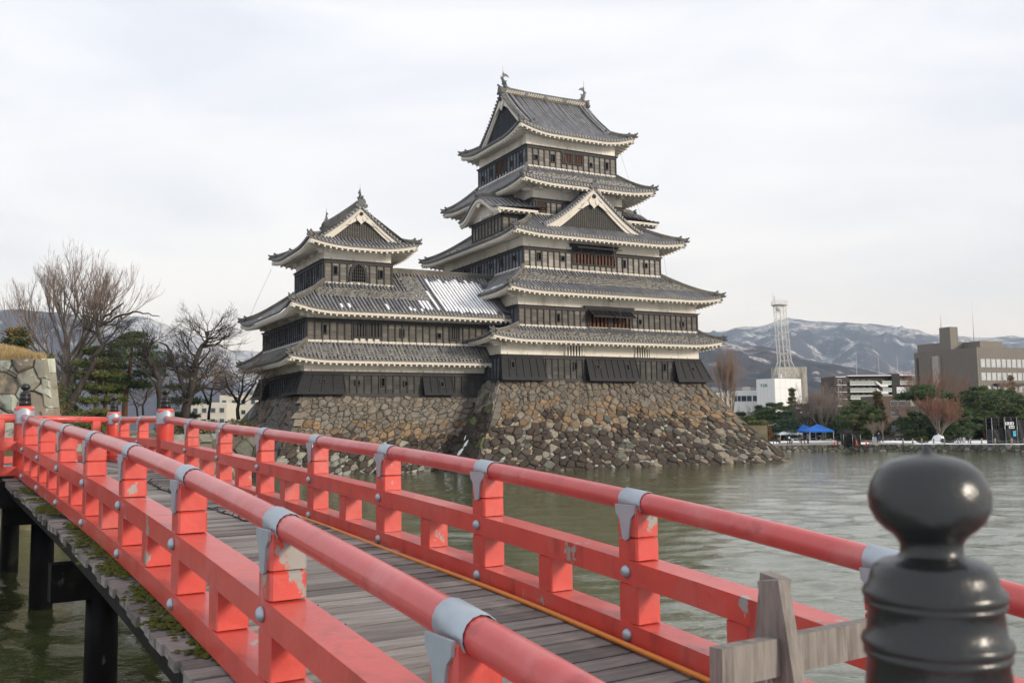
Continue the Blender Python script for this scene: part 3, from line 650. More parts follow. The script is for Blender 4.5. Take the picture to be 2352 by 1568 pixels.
# ---------------------------------------------------------------- the small turret and its connecting wing
tur=root('castle_turret','lower black and white turret with a small top storey left of the keep','castle turret',(-9,11,7.05),CO,CRZ)
G1=(-18.4,1.0,3.5,20.0);G2=(-18.15,4.0,3.5,19.75);G3=(-15.8,-9.0,6.0,15.9)
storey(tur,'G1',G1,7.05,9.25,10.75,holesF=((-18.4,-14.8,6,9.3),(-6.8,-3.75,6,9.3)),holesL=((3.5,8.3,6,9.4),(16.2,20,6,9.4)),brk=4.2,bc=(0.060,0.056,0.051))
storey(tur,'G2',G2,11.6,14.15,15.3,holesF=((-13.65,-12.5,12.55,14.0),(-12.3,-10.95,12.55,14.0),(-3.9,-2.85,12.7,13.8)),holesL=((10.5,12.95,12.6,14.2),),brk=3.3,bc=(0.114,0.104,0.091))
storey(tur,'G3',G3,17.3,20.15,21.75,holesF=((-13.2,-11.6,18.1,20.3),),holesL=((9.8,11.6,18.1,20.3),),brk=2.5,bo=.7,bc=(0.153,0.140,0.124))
roofset(tur,skirt,outer=(G1[0]-1.95,3.2,G1[2]-1.75,G1[3]+1.95),inner=(G2[0],3.0,G2[2],G2[3]),zmid=10.40,lift=.40,ztop=12.1,o=1.85,sides='FLB',bands={'F':((.1,1.1,0,40),),'L':((.1,1.0,0,40),)})
T,Wt,Rg=MB(),MB(),MB(); ou=(-20.25,2.4,1.45,21.95); D2=4.5
def z2f(c,x): return 14.85+.75*hfun(c)*hfun(x,3.5)+.66*x+.0085*x*x
def xmF(a):
    u=ou[0]+a
    return a*4.55/4.45 if u<G3[0] else (4.55 if u<G3[1] else 6.85)
LF=ou[1]-ou[0]
slope(T,(ou[0],ou[2]),(1,0),(0,1),LF,lambda a,x:z2f(a,max(0,x)),xmF,bands=((2.1,3.3,3.2,14.5),(3.3,5.9,12.5,14.2)),
      snow=((.3,1.3,4,14.5,.075),(.25,6.3,15.2,22,.14),(.4,4.5,13.2,15.4,.08)),S=SNOW)
eave(Wt,(ou[0],ou[2]),(1,0),(0,1),LF,lambda a,x:z2f(a,max(0,x)),2.05,endB=False)
LL=ou[3]-ou[2]
slope(T,(ou[0],ou[3]),(0,-1),(1,0),LL,lambda a,x:z2f(min(a,LL-a),max(0,x)),lambda a:max(0,min(4.45,a/5.9*4.45,(LL-a)/4.55*4.45)),snow=((.15,.8,4,18,.15),),S=SNOW)
eave(Wt,(ou[0],ou[3]),(0,-1),(1,0),LL,lambda a,x:z2f(min(a,LL-a),max(0,x)),2.1)
slope(T,(ou[1],15.15),(-1,0),(0,-1),11.4,lambda a,x:z2f(9,max(0,x)),lambda a:6.85,discs=False)
for (ix,iy,cy,e) in ((G3[0],G3[2],ou[2],1),(G3[0],G3[3],ou[3],-1)):
    hipridge(Rg,[(lerp(ou[0],ix,j/8),lerp(cy,iy,j/8),z2f(4.5*j/8,4.5*j/8)) for j in range(9)],oni=1)
    Wt.beam((ou[0]+.1,cy+e*.1,15.6-.5),(ou[0]+2.2,cy+e*2.2,15.6-.45),.26,.3)
hipridge(Rg,[(lerp(-9.1,3.6,j/8),8.3,z2f(9,6.85)-.15) for j in range(9)],.5,.62,False)
e=.17
for (a,b,c,dd) in ((G3[0]-e,G3[1]+e,G3[2]-e,G3[2]),(G3[0]-e,G3[0],G3[2],G3[3])): Wt.box(a,b,c,dd,17.7,18.05)
tt=put(T,'roof_tiles','tiles',tur); put(Wt,'eaves','white_trim',tur); put(Rg,'ridge_tiles','ridge',tur,sub=tt)
# small valley roof meeting the keep
T=MB(); slope(T,(2.6,1.6),(0,1),(-1,0),5.2,lambda a,x:14.95+.72*a+.0*x+.25*x,lambda a:1.6,discs=False); put(T,'valley_tiles','tiles',tur)
T,Wt,Rg,Gd=TB(True),TB(True),TB(True),TB(True)
o3=grow(G3,2.12); op=(o3[2],o3[3],o3[0],o3[1])
zr3=irimoya(T,Wt,Rg,Gd,op,21.36,.62,2.12,lambda x:.50*x+.043*x*x,1.55,1.55,(o3[0]+o3[1])/2,'grid')
tt=put(T,'roof_tiles','tiles',tur); put(Wt,'eaves','white_trim',tur); put(Rg,'ridge_tiles','ridge',tur,sub=tt); put(Gd,'gable_lattice','boards',tur)
qc3=(o3[0]+o3[1])/2
shachi(tur,(op[0]+1.7,qc3,zr3+.62),1,.62,swap=True); shachi(tur,(op[1]-1.7,qc3,zr3+.62),-1,.62,swap=True)
for a,z,k in ((-14.75,19.18,'r'),(-10.12,19.06,'r')): loophole(tur,fP(G3),a,z,k)
for a,z,k in ((13.48,19.3,'r'),(7.89,19.24,'r')): loophole(tur,lP(G3),a,z,k)
katomado(tur,fP(G3),-12.42,18.2,1.55,1.95); katomado(tur,lP(G3),10.7,18.2,1.7,1.95)
for a,z,k in ((-16.55,13.22,'r'),(-8.87,13.1,'r'),(-5.06,12.96,'s')): loophole(tur,fP(G2),a,z,k)
for a,z,k in ((5.67,13.37,'r'),(17.37,13.4,'r')): loophole(tur,lP(G2),a,z,k)
for a,z,k in ((-13.34,8.3,'s'),(-10.87,8.38,'r'),(-8.51,8.23,'s')): loophole(tur,fP(G1),a,z,k)
for a0,a1,n in ((-13.61,-12.53,4),(-12.26,-11.01,4),(-3.83,-2.89,4)): barwin(tur,fP(G2),a0,a1,12.62,13.9,n,'batten',gap=.62)
barwin(tur,lP(G2),10.6,12.9,12.68,14.1,7,'batten',gap=.5); barwin(tur,lP(G1),9.3,11.8,9.35,10.4,6,'plaster',frame='plaster',fr=.06,o=.0)
hood(tur,fP(G1),-18.45,-14.75,7.2,9.18,.85,ea=.85,eb=.05,nb=4,lh=((.5,.62,'s'),))
hood(tur,fP(G1),-6.8,-3.75,7.15,9.1,.8,ea=.03,eb=.03,nb=4,lh=((.62,.55,'r'),))
hood(tur,lP(G1),3.45,8.2,7.2,9.18,.85,ea=.85,eb=.05,nb=6,lh=((.5,.6,'r'),)); hood(tur,lP(G1),16.4,20.0,7.2,9.25,.85,ea=.05,eb=.85,nb=6,lh=((.45,.6,'r'),))
B=MB(); B.box(-18.6,.6,3.2,20.2,6.95,7.07); put(B,'ground_sill','batten',tur)
wire(tur,'lightning_cable',[(-17.5,19.5,21.2),(-18.6,20.3,18.4),(-19.4,20.9,16.2)],.016)
wire(tur,'lightning_cable',[(-20.4,11.5,10.3),(-20.45,11.2,5.0),(-20.5,11,1.5)],.03)
wire(tur,'drain_pipe',[(-18.9,4.2,7.0),(-19.2,4.5,6.4),(-21.2,5.5,3.2),(-22.2,6,1.5)],.05)
so=SNOW.build('roof_snow','snow',None); so.location=CO; so.rotation_euler=(0,0,CRZ); tag(so,'melting snow lying between the roof tile rows of the castle','snow',kind='stuff')
# ================================================================ water, ground and stone bases
def water_mat():
    m=bpy.data.materials.new('water'); m.use_nodes=True; t=m.node_tree; p=t.nodes['Principled BSDF']; MATS['water']=m
    p.inputs['Base Color'].default_value=(.066,.078,.028,1); p.inputs['Roughness'].default_value=.04; p.inputs['IOR'].default_value=2.0; p.inputs['Specular IOR Level'].default_value=.5
    c=t.nodes.new('ShaderNodeTexCoord'); h=None
    for sc,st,dist,rot in ((2.4,(1,1.8,1),.007,12),(7.,(1,1.7,1),.0028,-8)):
        mp=t.nodes.new('ShaderNodeMapping'); mp.inputs['Scale'].default_value=st; mp.inputs['Rotation'].default_value=(0,0,R(rot)); t.links.new(c.outputs['Object'],mp.inputs[0])
        n=nd(t,'ShaderNodeTexNoise',Scale=sc,Detail=3.0,Roughness=.5,Distortion=.6); t.links.new(mp.outputs[0],n.inputs['Vector'])
        b=nd(t,'ShaderNodeBump'); b.inputs['Strength'].default_value=1.0; b.inputs['Distance'].default_value=dist*3.0
        t.links.new(n.outputs['Fac'],b.inputs['Height'])
        if h: t.links.new(h,b.inputs['Normal'])
        h=b.outputs[0]
    t.links.new(h,p.inputs['Normal'])
water_mat()
import numpy as np
def water_sheet():
    """moat surface with real ripples, finer near the viewpoint bridge and coarser far away"""
    na,nr=300,620; ang=np.radians(np.linspace(-62,62,na)); rad=np.geomspace(2.0,420.,nr); Rr,Aa=np.meshgrid(rad,ang,indexing='ij'); X=Rr*np.sin(Aa); Y=Rr*np.cos(Aa)-1.5
    rs=np.random.RandomState(4); Z=np.zeros_like(X); cell=np.maximum(Rr*(rad[1]/rad[0]-1)*1.0,Rr*.0072)
    for i in range(46):
        lam=.20*1.078**i; th=np.radians(rs.normal(74,42)); k=2*np.pi/lam; slope=.040*(1 if lam<1.3 else (1.3/lam)**1.1); amp=slope/k
        w=np.clip((lam/cell-2.2)/2.,0,1); Z+=amp*w*np.sin(k*(X*np.cos(th)+Y*np.sin(th))+rs.uniform(0,6.28)+1.3*np.sin(.21*X+.13*Y+i))
    Z*= .75+.5*np.sin(.05*X+1)*np.sin(.043*Y)
    co=np.stack([X,Y,Z],-1).reshape(-1,3).astype(np.float32); i=np.arange((nr-1)*(na-1)); r=i//(na-1); c=i%(na-1); v=r*na+c
    lv=np.stack([v,v+1,v+na+1,v+na],-1).astype(np.int32).ravel(); me=bpy.data.meshes.new('moat_water'); me.vertices.add(len(co)); me.vertices.foreach_set('co',co.ravel()); me.loops.add(len(lv)); me.loops.foreach_set('vertex_index',lv)
    me.polygons.add(len(i)); me.polygons.foreach_set('loop_start',np.arange(0,len(lv),4,dtype=np.int32)); me.polygons.foreach_set('use_smooth',np.ones(len(i),dtype=bool)); me.update(calc_edges=True); me.validate()
    me.materials.append(MATS['water']); o=bpy.data.objects.new('moat_water',me); COL.objects.link(o); return struct(o)
water_sheet()
mat('gravel',(.26,.24,.21),.95,.2,var=.25,scale=1.2,bump=.3,bscale=12,dirt=[((.13,.12,.07),.12,.55,.7,(1,1,1))])
mat('earth',(.14,.12,.08),.95,.2,var=.3,scale=.5,bump=.4,bscale=4,dirt=[((.07,.085,.03),.25,.5,.65,(1,1,1)),((.30,.26,.18),.4,.55,.7,(1,1,1))])
# far shore on the right: one sheet out to the mountains
edge=[(20,131.5),(33,131.5),(46,129.5),(53,125.5),(62.4,117),(90,95),(200,40)]
far=[(-9000,12000),(-3000,13500),(3000,14500),(6500,13500),(10500,11000),(14000,7000),(15000,1500)]
B=MB(); ZB=.86
near=[(x,y,ZB) for x,y in edge]; mid=[(x*1.25+8,y*1.35,ZB) for x,y in edge]; fr=[(x,y,ZB) for x,y in far]
for a,b in((near,mid),(mid,fr)):
    for i in range(len(a)-1): B.quad(a[i],a[i+1],b[i+1],b[i])
struct(B.build('ground','gravel'))
# castle grounds on the left and behind the keep
poly=[(-34,40),(-19,41),(-33.5,60),(-30,77),(-24,86),(-20,96),(30,112),(22,131.6),(20,134),(10,400),(-4200,5600),(-6500,1500),(-400,20)]
ZG=3.7
B=MB(); n=len(poly); B.add([(x,y,ZG) for x,y in poly]+[(x,y,-1) for x,y in poly],[tuple(range(n))]+[(i,(i+1)%n,n+(i+1)%n,n+i) for i in range(n)])
struct(B.build('castle_grounds','earth'))
# ---------------------------------------------------------------- irregular stones: weighted Voronoi cells
def cells(pts,w,x0,x1,y0,y1):
    n=len(pts); g={}; cs=1.2*max(.25,math.sqrt((x1-x0)*(y1-y0)/n))*2
    for i,(x,y) in enumerate(pts): g.setdefault((int(x//cs),int(y//cs)),[]).append(i)
    out=[]
    for i,(x,y) in enumerate(pts):
        poly=[(x0,y0),(x1,y0),(x1,y1),(x0,y1)]
        nb=[j for dx in(-1,0,1) for dy in(-1,0,1) for j in g.get((int(x//cs)+dx,int(y//cs)+dy),()) if j!=i]
        nb.sort(key=lambda j:(pts[j][0]-x)**2+(pts[j][1]-y)**2)
        for j in nb:
            a,b=2*(pts[j][0]-x),2*(pts[j][1]-y); c=pts[j][0]**2+pts[j][1]**2-x*x-y*y-w[j]+w[i]
            new=[]; m=len(poly)
            for k in range(m):
                p,q=poly[k],poly[(k+1)%m]; dp,dq=c-a*p[0]-b*p[1],c-a*q[0]-b*q[1]
                if dp>=0: new.append(p)
                if dp*dq<0: t=dp/(dp-dq); new.append((p[0]+(q[0]-p[0])*t,p[1]+(q[1]-p[1])*t))
            poly=new
            if len(poly)<3: break
        # drop near-duplicate corners
        pp=[]
        for p in poly:
            if not pp or (p[0]-pp[-1][0])**2+(p[1]-pp[-1][1])**2>.0016: pp.append(p)
        if len(pp)>=3: out.append((i,pp))
    return out
def area(p): return abs(sum(p[i][0]*p[(i+1)%len(p)][1]-p[(i+1)%len(p)][0]*p[i][1] for i in range(len(p))))/2
def scatter(w,h,big,small,rs,asp=1.35):
    """large seeds kept apart, small filler seeds in the gaps"""
    pts=[];wt=[]
    def far_(x,y,d): return all(((x-p[0])/asp)**2+(y-p[1])**2>d*d for p in pts)
    tries=0
    while tries<9000 and len(pts)<big:
        x,y=rs.uniform(0,w),rs.uniform(0,h); tries+=1
        d=.62*math.sqrt(w*h/big)*rs.uniform(.65,1.45)
        if far_(x,y,d): pts.append((x,y)); wt.append(rs.uniform(.08,.42)*w*h/big)
    k=0;tries=0; d2=.38*math.sqrt(w*h/big)
    while tries<8000 and k<small:
        x,y=rs.uniform(0,w),rs.uniform(0,h); tries+=1
        if far_(x,y,d2*rs.uniform(.8,1.2)): pts.append((x,y)); wt.append(0.); k+=1
    return pts,wt
def stone_face(TL,TR,BL,BR,big,small,colf,seed,gap=.013,hgt=.18,curve=.25,rough=1.):
    """list of (area, builder) for one battered wall face given by its four corners"""
    rs=random.Random(seed); TL,TR,BL,BR=map(Vector,(TL,TR,BL,BR)); w=((TR-TL).length+(BR-BL).length)/2; h=((BL-TL).length+(BR-TR).length)/2
    pts,wt=scatter(w,h,big,small,rs); out=[]
    nrm=((TR-TL).cross(BL-TL)).normalized()
    if nrm.dot(Vector((0,0,CAM_H))-(TL+BR)/2)<0: nrm=-nrm
    def S(x,y,d):
        s,t=x/w,y/h; th=t*(1-curve)+t*t*curve
        a=TL.lerp(TR,s); b=BL.lerp(BR,s); q=a.lerp(b,t); xy=a.lerp(b,th); q.x,q.y=xy.x,xy.y
        return tuple(q+nrm*d)
    for i,poly in cells(pts,wt,0,w,0,h):
        ar=area(poly)
        if ar<.008: continue
        cx=sum(p[0] for p in poly)/len(poly); cy=sum(p[1] for p in poly)/len(poly); sz=math.sqrt(ar)
        M=MB(); n=len(poly); col=colf(cx/w,cy/h,sz,rs); H=hgt*min(1.2,sz)*rs.uniform(.5,1.35)*rough
        def ring(ins,d,jt):
            r=[]
            for p in poly:
                dx,dy=p[0]-cx,p[1]-cy; L_=math.hypot(dx,dy)+1e-6; k=max(.15,1-ins/L_)
                r.append(S(cx+dx*k+rs.uniform(-jt,jt),cy+dy*k+rs.uniform(-jt,jt),d+rs.uniform(-jt,jt)*.8))
            return r
        ta,tb=rs.gauss(0,.10)*rough,rs.gauss(0,.10)*rough
        def ring(ins,d,jt,k_=1.):
            r=[]
            for p in poly:
                dx,dy=p[0]-cx,p[1]-cy; L_=math.hypot(dx,dy)+1e-6; k=max(.15,1-ins/L_); x,y=cx+dx*k+rs.uniform(-jt,jt),cy+dy*k+rs.uniform(-jt,jt)
                r.append(S(x,y,d+k_*(ta*(x-cx)+tb*(y-cy))+rs.uniform(-jt,jt)*.6))
            return r
        r0=ring(gap*.2,-.30,0,0.); r1=ring(gap,H*.48-.02,.015*sz); r2=ring(gap+.12*sz,H,.035*sz)
        c=S(cx+rs.uniform(-.2,.2)*sz,cy+rs.uniform(-.2,.2)*sz,H*rs.uniform(1.0,1.35))
        M.add(r0+r1+r2+[c],[(k,(k+1)%n,n+(k+1)%n,n+k) for k in range(n)]+[(n+k,n+(k+1)%n,2*n+(k+1)%n,2*n+k) for k in range(n)]+[(2*n+k,2*n+(k+1)%n,3*n) for k in range(n)],col)
        out.append((ar,M))
    core=MB(); k=10
    for a in range(6):
        for b in range(6): core.quad(S(w*a/6,h*b/6,-.10),S(w*(a+1)/6,h*b/6,-.10),S(w*(a+1)/6,h*(b+1)/6,-.10),S(w*a/6,h*(b+1)/6,-.10))
    return out,core
def stone_thing(name,label,cat,base,faces,mt='stone',nmax=300,rest='small_stones',closed=None):
    o=thing(name,label,cat,base); st=[]; core=MB()
    for f,c in faces: st+=f; core.add(c.v,c.f)
    if closed: closed(core)
    cb=core.build('core','core',o); cb.location=-Vector(base)
    st.sort(key=lambda s:-s[0]); R_=MB()
    for i,(a,m) in enumerate(st):
        if i<nmax:
            b=m.build('stone',mt,o); b.location=-Vector(base)
        else: R_.add(m.v,m.f,m.c[0])
    if R_.v: b=R_.build(rest,mt,o,kind='stuff'); b.location=-Vector(base)
    return o
def cw(u,v,z): 
    c,s=math.cos(CRZ),math.sin(CRZ); return (CO[0]+c*u-s*v,CO[1]+s*u+c*v,z)
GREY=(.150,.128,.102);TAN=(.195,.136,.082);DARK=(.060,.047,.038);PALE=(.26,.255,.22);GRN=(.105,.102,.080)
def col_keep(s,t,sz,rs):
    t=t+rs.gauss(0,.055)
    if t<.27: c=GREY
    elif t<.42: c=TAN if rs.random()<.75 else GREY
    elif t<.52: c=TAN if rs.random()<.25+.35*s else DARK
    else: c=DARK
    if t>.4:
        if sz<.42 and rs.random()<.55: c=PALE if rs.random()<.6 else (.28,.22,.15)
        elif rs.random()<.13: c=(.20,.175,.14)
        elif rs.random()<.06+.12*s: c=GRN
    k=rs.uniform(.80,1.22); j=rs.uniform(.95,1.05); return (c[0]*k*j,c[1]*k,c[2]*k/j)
def col_side(s,t,sz,rs):
    t=t+rs.gauss(0,.06); c=(.21,.19,.16) if t<.35 else DARK
    if rs.random()<.12: c=(.10,.11,.05)
    k=rs.uniform(.7,1.25); return tuple(x*k for x in c)
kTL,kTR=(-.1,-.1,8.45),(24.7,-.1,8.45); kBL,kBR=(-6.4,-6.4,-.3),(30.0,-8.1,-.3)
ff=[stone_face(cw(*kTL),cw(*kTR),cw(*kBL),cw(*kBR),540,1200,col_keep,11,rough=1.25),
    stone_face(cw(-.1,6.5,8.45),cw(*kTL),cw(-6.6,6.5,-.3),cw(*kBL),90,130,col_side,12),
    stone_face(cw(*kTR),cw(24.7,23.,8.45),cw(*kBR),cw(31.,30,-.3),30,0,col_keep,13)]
def capk(c): c.add([cw(-.1,-.1,8.40),cw(24.7,-.1,8.40),cw(24.7,23,8.40),cw(-.1,23,8.40)],[(0,1,2,3)])
def quoins(A,B_,n,colf,seed,sz=1.):
    '''big roughly squared stones up a corner, sticking out unevenly'''
    rs=random.Random(seed); A,B_=Vector(A),Vector(B_); out=[]; ax=(B_-A).normalized(); s=0.
    for i in range(n):
        t=(i+.5)/n; c=A.lerp(B_,t)+Vector((0,0,rs.uniform(-.05,.05))); l=(B_-A).length/n*rs.uniform(.36,.48); w=rs.uniform(.40,.85)*sz; d_=rs.uniform(.35,.60)*sz; ax=((B_-A).normalized()+Vector((rs.gauss(0,.16),rs.gauss(0,.16),rs.gauss(0,.16)))).normalized(); c=c+Vector((rs.gauss(.05,.12),rs.gauss(-.05,.12),0))
        r1=Vector((math.cos(CRZ),math.sin(CRZ),0)); r2=Vector((-r1.y,r1.x,0))
        if i%2: w,d_=d_,w
        M=MB(); o=-ax.cross(r2).normalized(); pts=[]
        for k in(-1,1):
            for (a,b) in((-1,-1),(1,-1),(1,1),(-1,1)): pts.append(tuple(c+ax*k*l*rs.uniform(.88,1.0)+r1*a*w*rs.uniform(.85,1.1)+r2*b*d_*rs.uniform(.85,1.1)))
        M.hexa(pts,colf(.9,t,1.,rs)); out.append((2.,M))
    return out,MB()
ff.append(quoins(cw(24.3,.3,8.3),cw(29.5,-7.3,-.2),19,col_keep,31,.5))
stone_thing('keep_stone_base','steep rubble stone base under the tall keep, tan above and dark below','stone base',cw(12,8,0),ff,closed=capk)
def col_inui(s,t,sz,rs):
    t=t+rs.gauss(0,.05)
    if t<.36: c=(.165,.145,.118)
    elif t<.55: c=TAN if rs.random()<.55 else (.145,.122,.098)
    else: c=DARK
    if t>.6 and sz<.45 and rs.random()<.5: c=PALE
    elif t>.6 and rs.random()<.2: c=(.21,.21,.17)
    k=rs.uniform(.75,1.3); j=rs.uniform(.95,1.05); return (c[0]*k*j,c[1]*k,c[2]*k/j)
def col_inl(s,t,sz,rs):
    c=rs.choice(((.17,.155,.135),(.14,.125,.11),(.20,.20,.19),(.19,.145,.105))); k=rs.uniform(.75,1.25); return tuple(x*k for x in c)
iTL,iTR=(-18.6,3.35,7.0),(-.3,3.35,7.0)
ff=[stone_face(cw(*iTL),cw(*iTR),cw(-22.2,.2,-.3),cw(-4.8,.2,-.3),310,600,col_inui,21,rough=1.2),
    stone_face(cw(-18.6,20.3,7.0),cw(*iTL),cw(-24.2,24.5,-.3),cw(-22.2,.2,-.3),120,190,col_inl,22)]
def capi(c): c.add([cw(-18.6,3.35,6.93),cw(0,3.35,6.93),cw(0,20.3,6.93),cw(-18.6,20.3,6.93)],[(0,1,2,3)])
ff.append(quoins(cw(-18.3,3.65,6.9),cw(-21.9,.5,-.2),11,col_inui,33,.7))
stone_thing('turret_stone_base','lower rubble stone base under the turret, beside the foot of the keep','stone base',cw(-10,8,0),ff,closed=capi)
# snow caught in the corner between the two bases
S_=MB()
A4=[Vector(cw(*q)) for q in ((-.1,6.5,8.45),kTL,(-6.6,6.5,-.3),kBL)]
def on_side(s,t):
    q=A4[0].lerp(A4[1],s).lerp(A4[2].lerp(A4[3],s),t); th=t*.75+t*t*.25; xy=A4[0].lerp(A4[1],s).lerp(A4[2].lerp(A4[3],s),th); q.x,q.y=xy.x,xy.y; return q
nS=((A4[1]-A4[0]).cross(A4[2]-A4[0])).normalized(); nS=nS if nS.dot(Vector((0,0,CAM_H))-A4[1])>0 else -nS
for (s0,t0,ls,lt,n_) in ((.50,.93,.13,.05,13),(.42,.97,.14,.03,12),(.60,.86,.05,.05,10),(.66,.78,.04,.05,9),(.70,.70,.03,.045,8),(.78,.90,.035,.05,9),(.64,.62,.02,.03,7)):
    ring=[];c=on_side(s0,t0)+nS*.30
    for k in range(n_):
        a=2*math.pi*k/n_; q=rnd.uniform(.5,1.15); ring.append(tuple(on_side(s0+math.cos(a)*ls*q,min(1.02,t0+math.sin(a)*lt*q-math.cos(a)*lt*.8))+nS*.16))
    S_.add(ring+[tuple(c)],[(k,(k+1)%n_,n_) for k in range(n_)],None,True)
tag(S_.build('corner_snow','snow'),'patch of old snow in the corner between the two stone bases','snow',kind='stuff')
# ---------------------------------------------------------------- quay walls
def col_quay(s,t,sz,rs):
    c=rs.choice(((.12,.115,.10),(.17,.16,.14),(.09,.085,.07),(.22,.20,.17),(.13,.135,.09))); k=rs.uniform(.8,1.25); return tuple(x*k for x in c)
ff=[]
for i in range(1,len(edge)-2):
    a,b=edge[i],edge[i+1]; ln=math.hypot(a[0]-b[0],a[1]-b[1])
    ff.append(stone_face((a[0],a[1],ZB+.02),(b[0],b[1],ZB+.02),(a[0]-.1,a[1]-.3,-.3),(b[0]-.1,b[1]-.3,-.3),int(ln*4.2),int(ln*2),col_quay,40+i,hgt=.2,gap=.02))
stone_thing('quay_wall','low rounded cobble quay wall along the far shore on the right','quay wall',(50,125,0),ff,nmax=0,rest='cobbles')
def col_lq(s,t,sz,rs):
    c=rs.choice(((.15,.15,.125),(.20,.20,.17),(.12,.105,.085),(.25,.26,.22))); k=rs.uniform(.8,1.2); return tuple(x*k for x in c)
ff=[]
for i,(a,b) in enumerate((((-19,41),(-33.5,60)),((-33.5,60),(-30,77)),((-30,77),(-23.2,86.5)))):
    ln=math.hypot(a[0]-b[0],a[1]-b[1]); ff.append(stone_face((a[0],a[1],ZG+.05),(b[0],b[1],ZG+.05),(a[0]+1.0,a[1]-.8,-.3),(b[0]+1.0,b[1]-.8,-.3),int(ln*2.6),int(ln*1.6),col_lq,60+i,hgt=.22))
stone_thing('bank_wall','old mossy stone retaining wall of the bank behind the red bridge','retaining wall',(-30,70,0),ff,nmax=80)
# ================================================================ the red bridge
mat('red_paint',(.54,.062,.046),.36,.5,var=.12,scale=3,bump=.10,bscale=9,stretch=(1,1,1),coat=.15,dirt=[((.50,.14,.12),1.1,.50,.80,(1,1,1)),((.27,.035,.026),3.2,.56,.78,(1,1,.35)),((.29,.275,.25),1.5,.640,.655,(1,1,.7)),((.12,.03,.022),6.5,.68,.74,(1,1,.5))])
mat('rail_paint',(.50,.070,.066),.30,.5,var=.10,scale=2.5,bump=.08,bscale=10,coat=.2,dirt=[((.54,.19,.18),1.4,.50,.80,(1,1,1)),((.27,.035,.035),3.4,.58,.78,(1,1,1)),((.50,.45,.40),3.2,.735,.75,(1,1,1))])
mat('clamp_metal',(.37,.415,.46),.42,.5,metal=.55,var=.10,scale=5,bump=.06,bscale=18)
mat('deck_wood',(.275,.252,.232),.8,.3,var=.40,scale=2.5,bump=.9,bscale=8,stretch=(.35,6,6),rnd_obj=.38,dirt=[((.10,.085,.075),1.8,.52,.75,(.4,5,1)),((.34,.31,.27),2.6,.60,.75,(.4,6,1))])
mat('bare_wood',(.205,.185,.165),.8,.3,var=.30,scale=4,bump=.3,bscale=8,stretch=(6,6,.8),dirt=[((.11,.095,.085),3.,.52,.7,(5,5,.6))])
mat('pile_black',(.0055,.0055,.006),.6,.12,var=.5,scale=4,bump=.35,bscale=10,stretch=(1,1,.4),dirt=[((.11,.10,.09),3.,.66,.74,(1,1,.5)),((.025,.03,.014),1.5,.58,.8,(1,1,1))])
mat('finial_bronze',(.012,.013,.013),.30,.5,metal=.0,var=.25,scale=6,bump=.12,bscale=7,dirt=[((.040,.052,.044),1.8,.55,.75,(1,1,.3))])
mat('moss',(.075,.085,.018),.95,.1,var=.5,scale=9,bump=.8,bscale=14)
mat('orange_hose',(.62,.20,.025),.45,.5,var=.1)
TH=R(32.96); BD=Vector((-math.sin(TH),math.cos(TH),0)); BN=Vector((math.cos(TH),math.sin(TH),0)); SP=2.776; BW=3.533; P0=Vector((-10.834,21.3,0))
def zrail(k):
    if k<-1: k2=-1; return zrail(-1)+.02*(-1-k)
    return 4.493-.1317*k+.00907*k*k-.00221*k**3
def B3(k,n,dz=0.):    # point: k bays from the far newel towards the viewer, n metres right of the left rail, dz above the deck
    p=P0-BD*(SP*k)+BN*n; side=.07*(1-2*min(1,max(0,n/BW)))*min(1.,max(0.,(6.5-k)/3.)); return Vector((p.x,p.y,zrail(k)-1.44+side*.8+dz))
bridge=thing('red_bridge','vermilion wooden bridge with round handrails crossing the moat towards the castle','bridge',tuple(B3(4,BW/2,-2.4)))
BL=bridge.location.copy()
def bput(mb,name,m,sub=None,kind=None,label=None):
    o=mb.build(name,m,sub or bridge,kind=kind,label=label); o.location=(0,0,0) if sub else -BL; return o
RAILZ=1.44
def sweep(M,ks,n,z0,z1,w):
    rings=[]
    for k in ks: rings.append([tuple(B3(k,n-w/2,z0)),tuple(B3(k,n+w/2,z0)),tuple(B3(k,n+w/2,z1)),tuple(B3(k,n-w/2,z1))])
    M.loft(rings,True)
def obox(c,a,b,zlo,zhi,wa,wb):   # upright box, half-widths along BD and BN
    return [tuple(c+BD*x*wa/2+BN*y*wb/2+Vector((0,0,z))) for z in(zlo,zhi) for x,y in((-1,-1),(1,-1),(1,1),(-1,1))]
def bevel_post(M,k,n,z0,z1,wa,wb,ch=.02):
    c=B3(k,n); 
    def rg(z,i): 
        pts=[]
        for sx,sy in((-1,-1),(1,-1),(1,1),(-1,1)):
            x,y=sx*(wa/2-i),sy*(wb/2-i)
            for (ex,ey) in (((0,ch) if sx*sy>0 else (ch,0)),((ch,0) if sx*sy>0 else (0,ch))): pts.append(tuple(c+BD*(x-sx*ex)+BN*(y-sy*ey)+Vector((0,0,z))))
        return pts
    M.loft([rg(z0,0),rg(z1-ch,0),rg(z1,ch)],True)
def clamp(k,n):
    M=MB(); rr=.112; dk=.16/SP; nseg=10
    rings=[]
    for kk in (k-dk,k-dk*.94,k+dk*.94,k+dk):
        c=B3(kk,n,RAILZ-.10); e=0 if kk in(k-dk,k+dk) else .006
        rings.append([tuple(c+BN*math.cos(a)*(rr+e)+Vector((0,0,math.sin(a)*(rr+e)))) for a in [R(-35+ (250*j/nseg)) for j in range(nseg+1)]])
    M.loft(rings,False,None,True,closed=False)
    o=B3(k,n-.142,0); poly=[(-.145,RAILZ-.12),(.145,RAILZ-.12),(.135,RAILZ-.2),(.085,RAILZ-.25),(.06,RAILZ-.36),(.045,RAILZ-.44),(0,RAILZ-.46),(-.045,RAILZ-.44),(-.06,RAILZ-.36),(-.085,RAILZ-.25),(-.135,RAILZ-.2)]
    M.prism(poly,o,-BD,(0,0,1),-BN,.022)
    return M
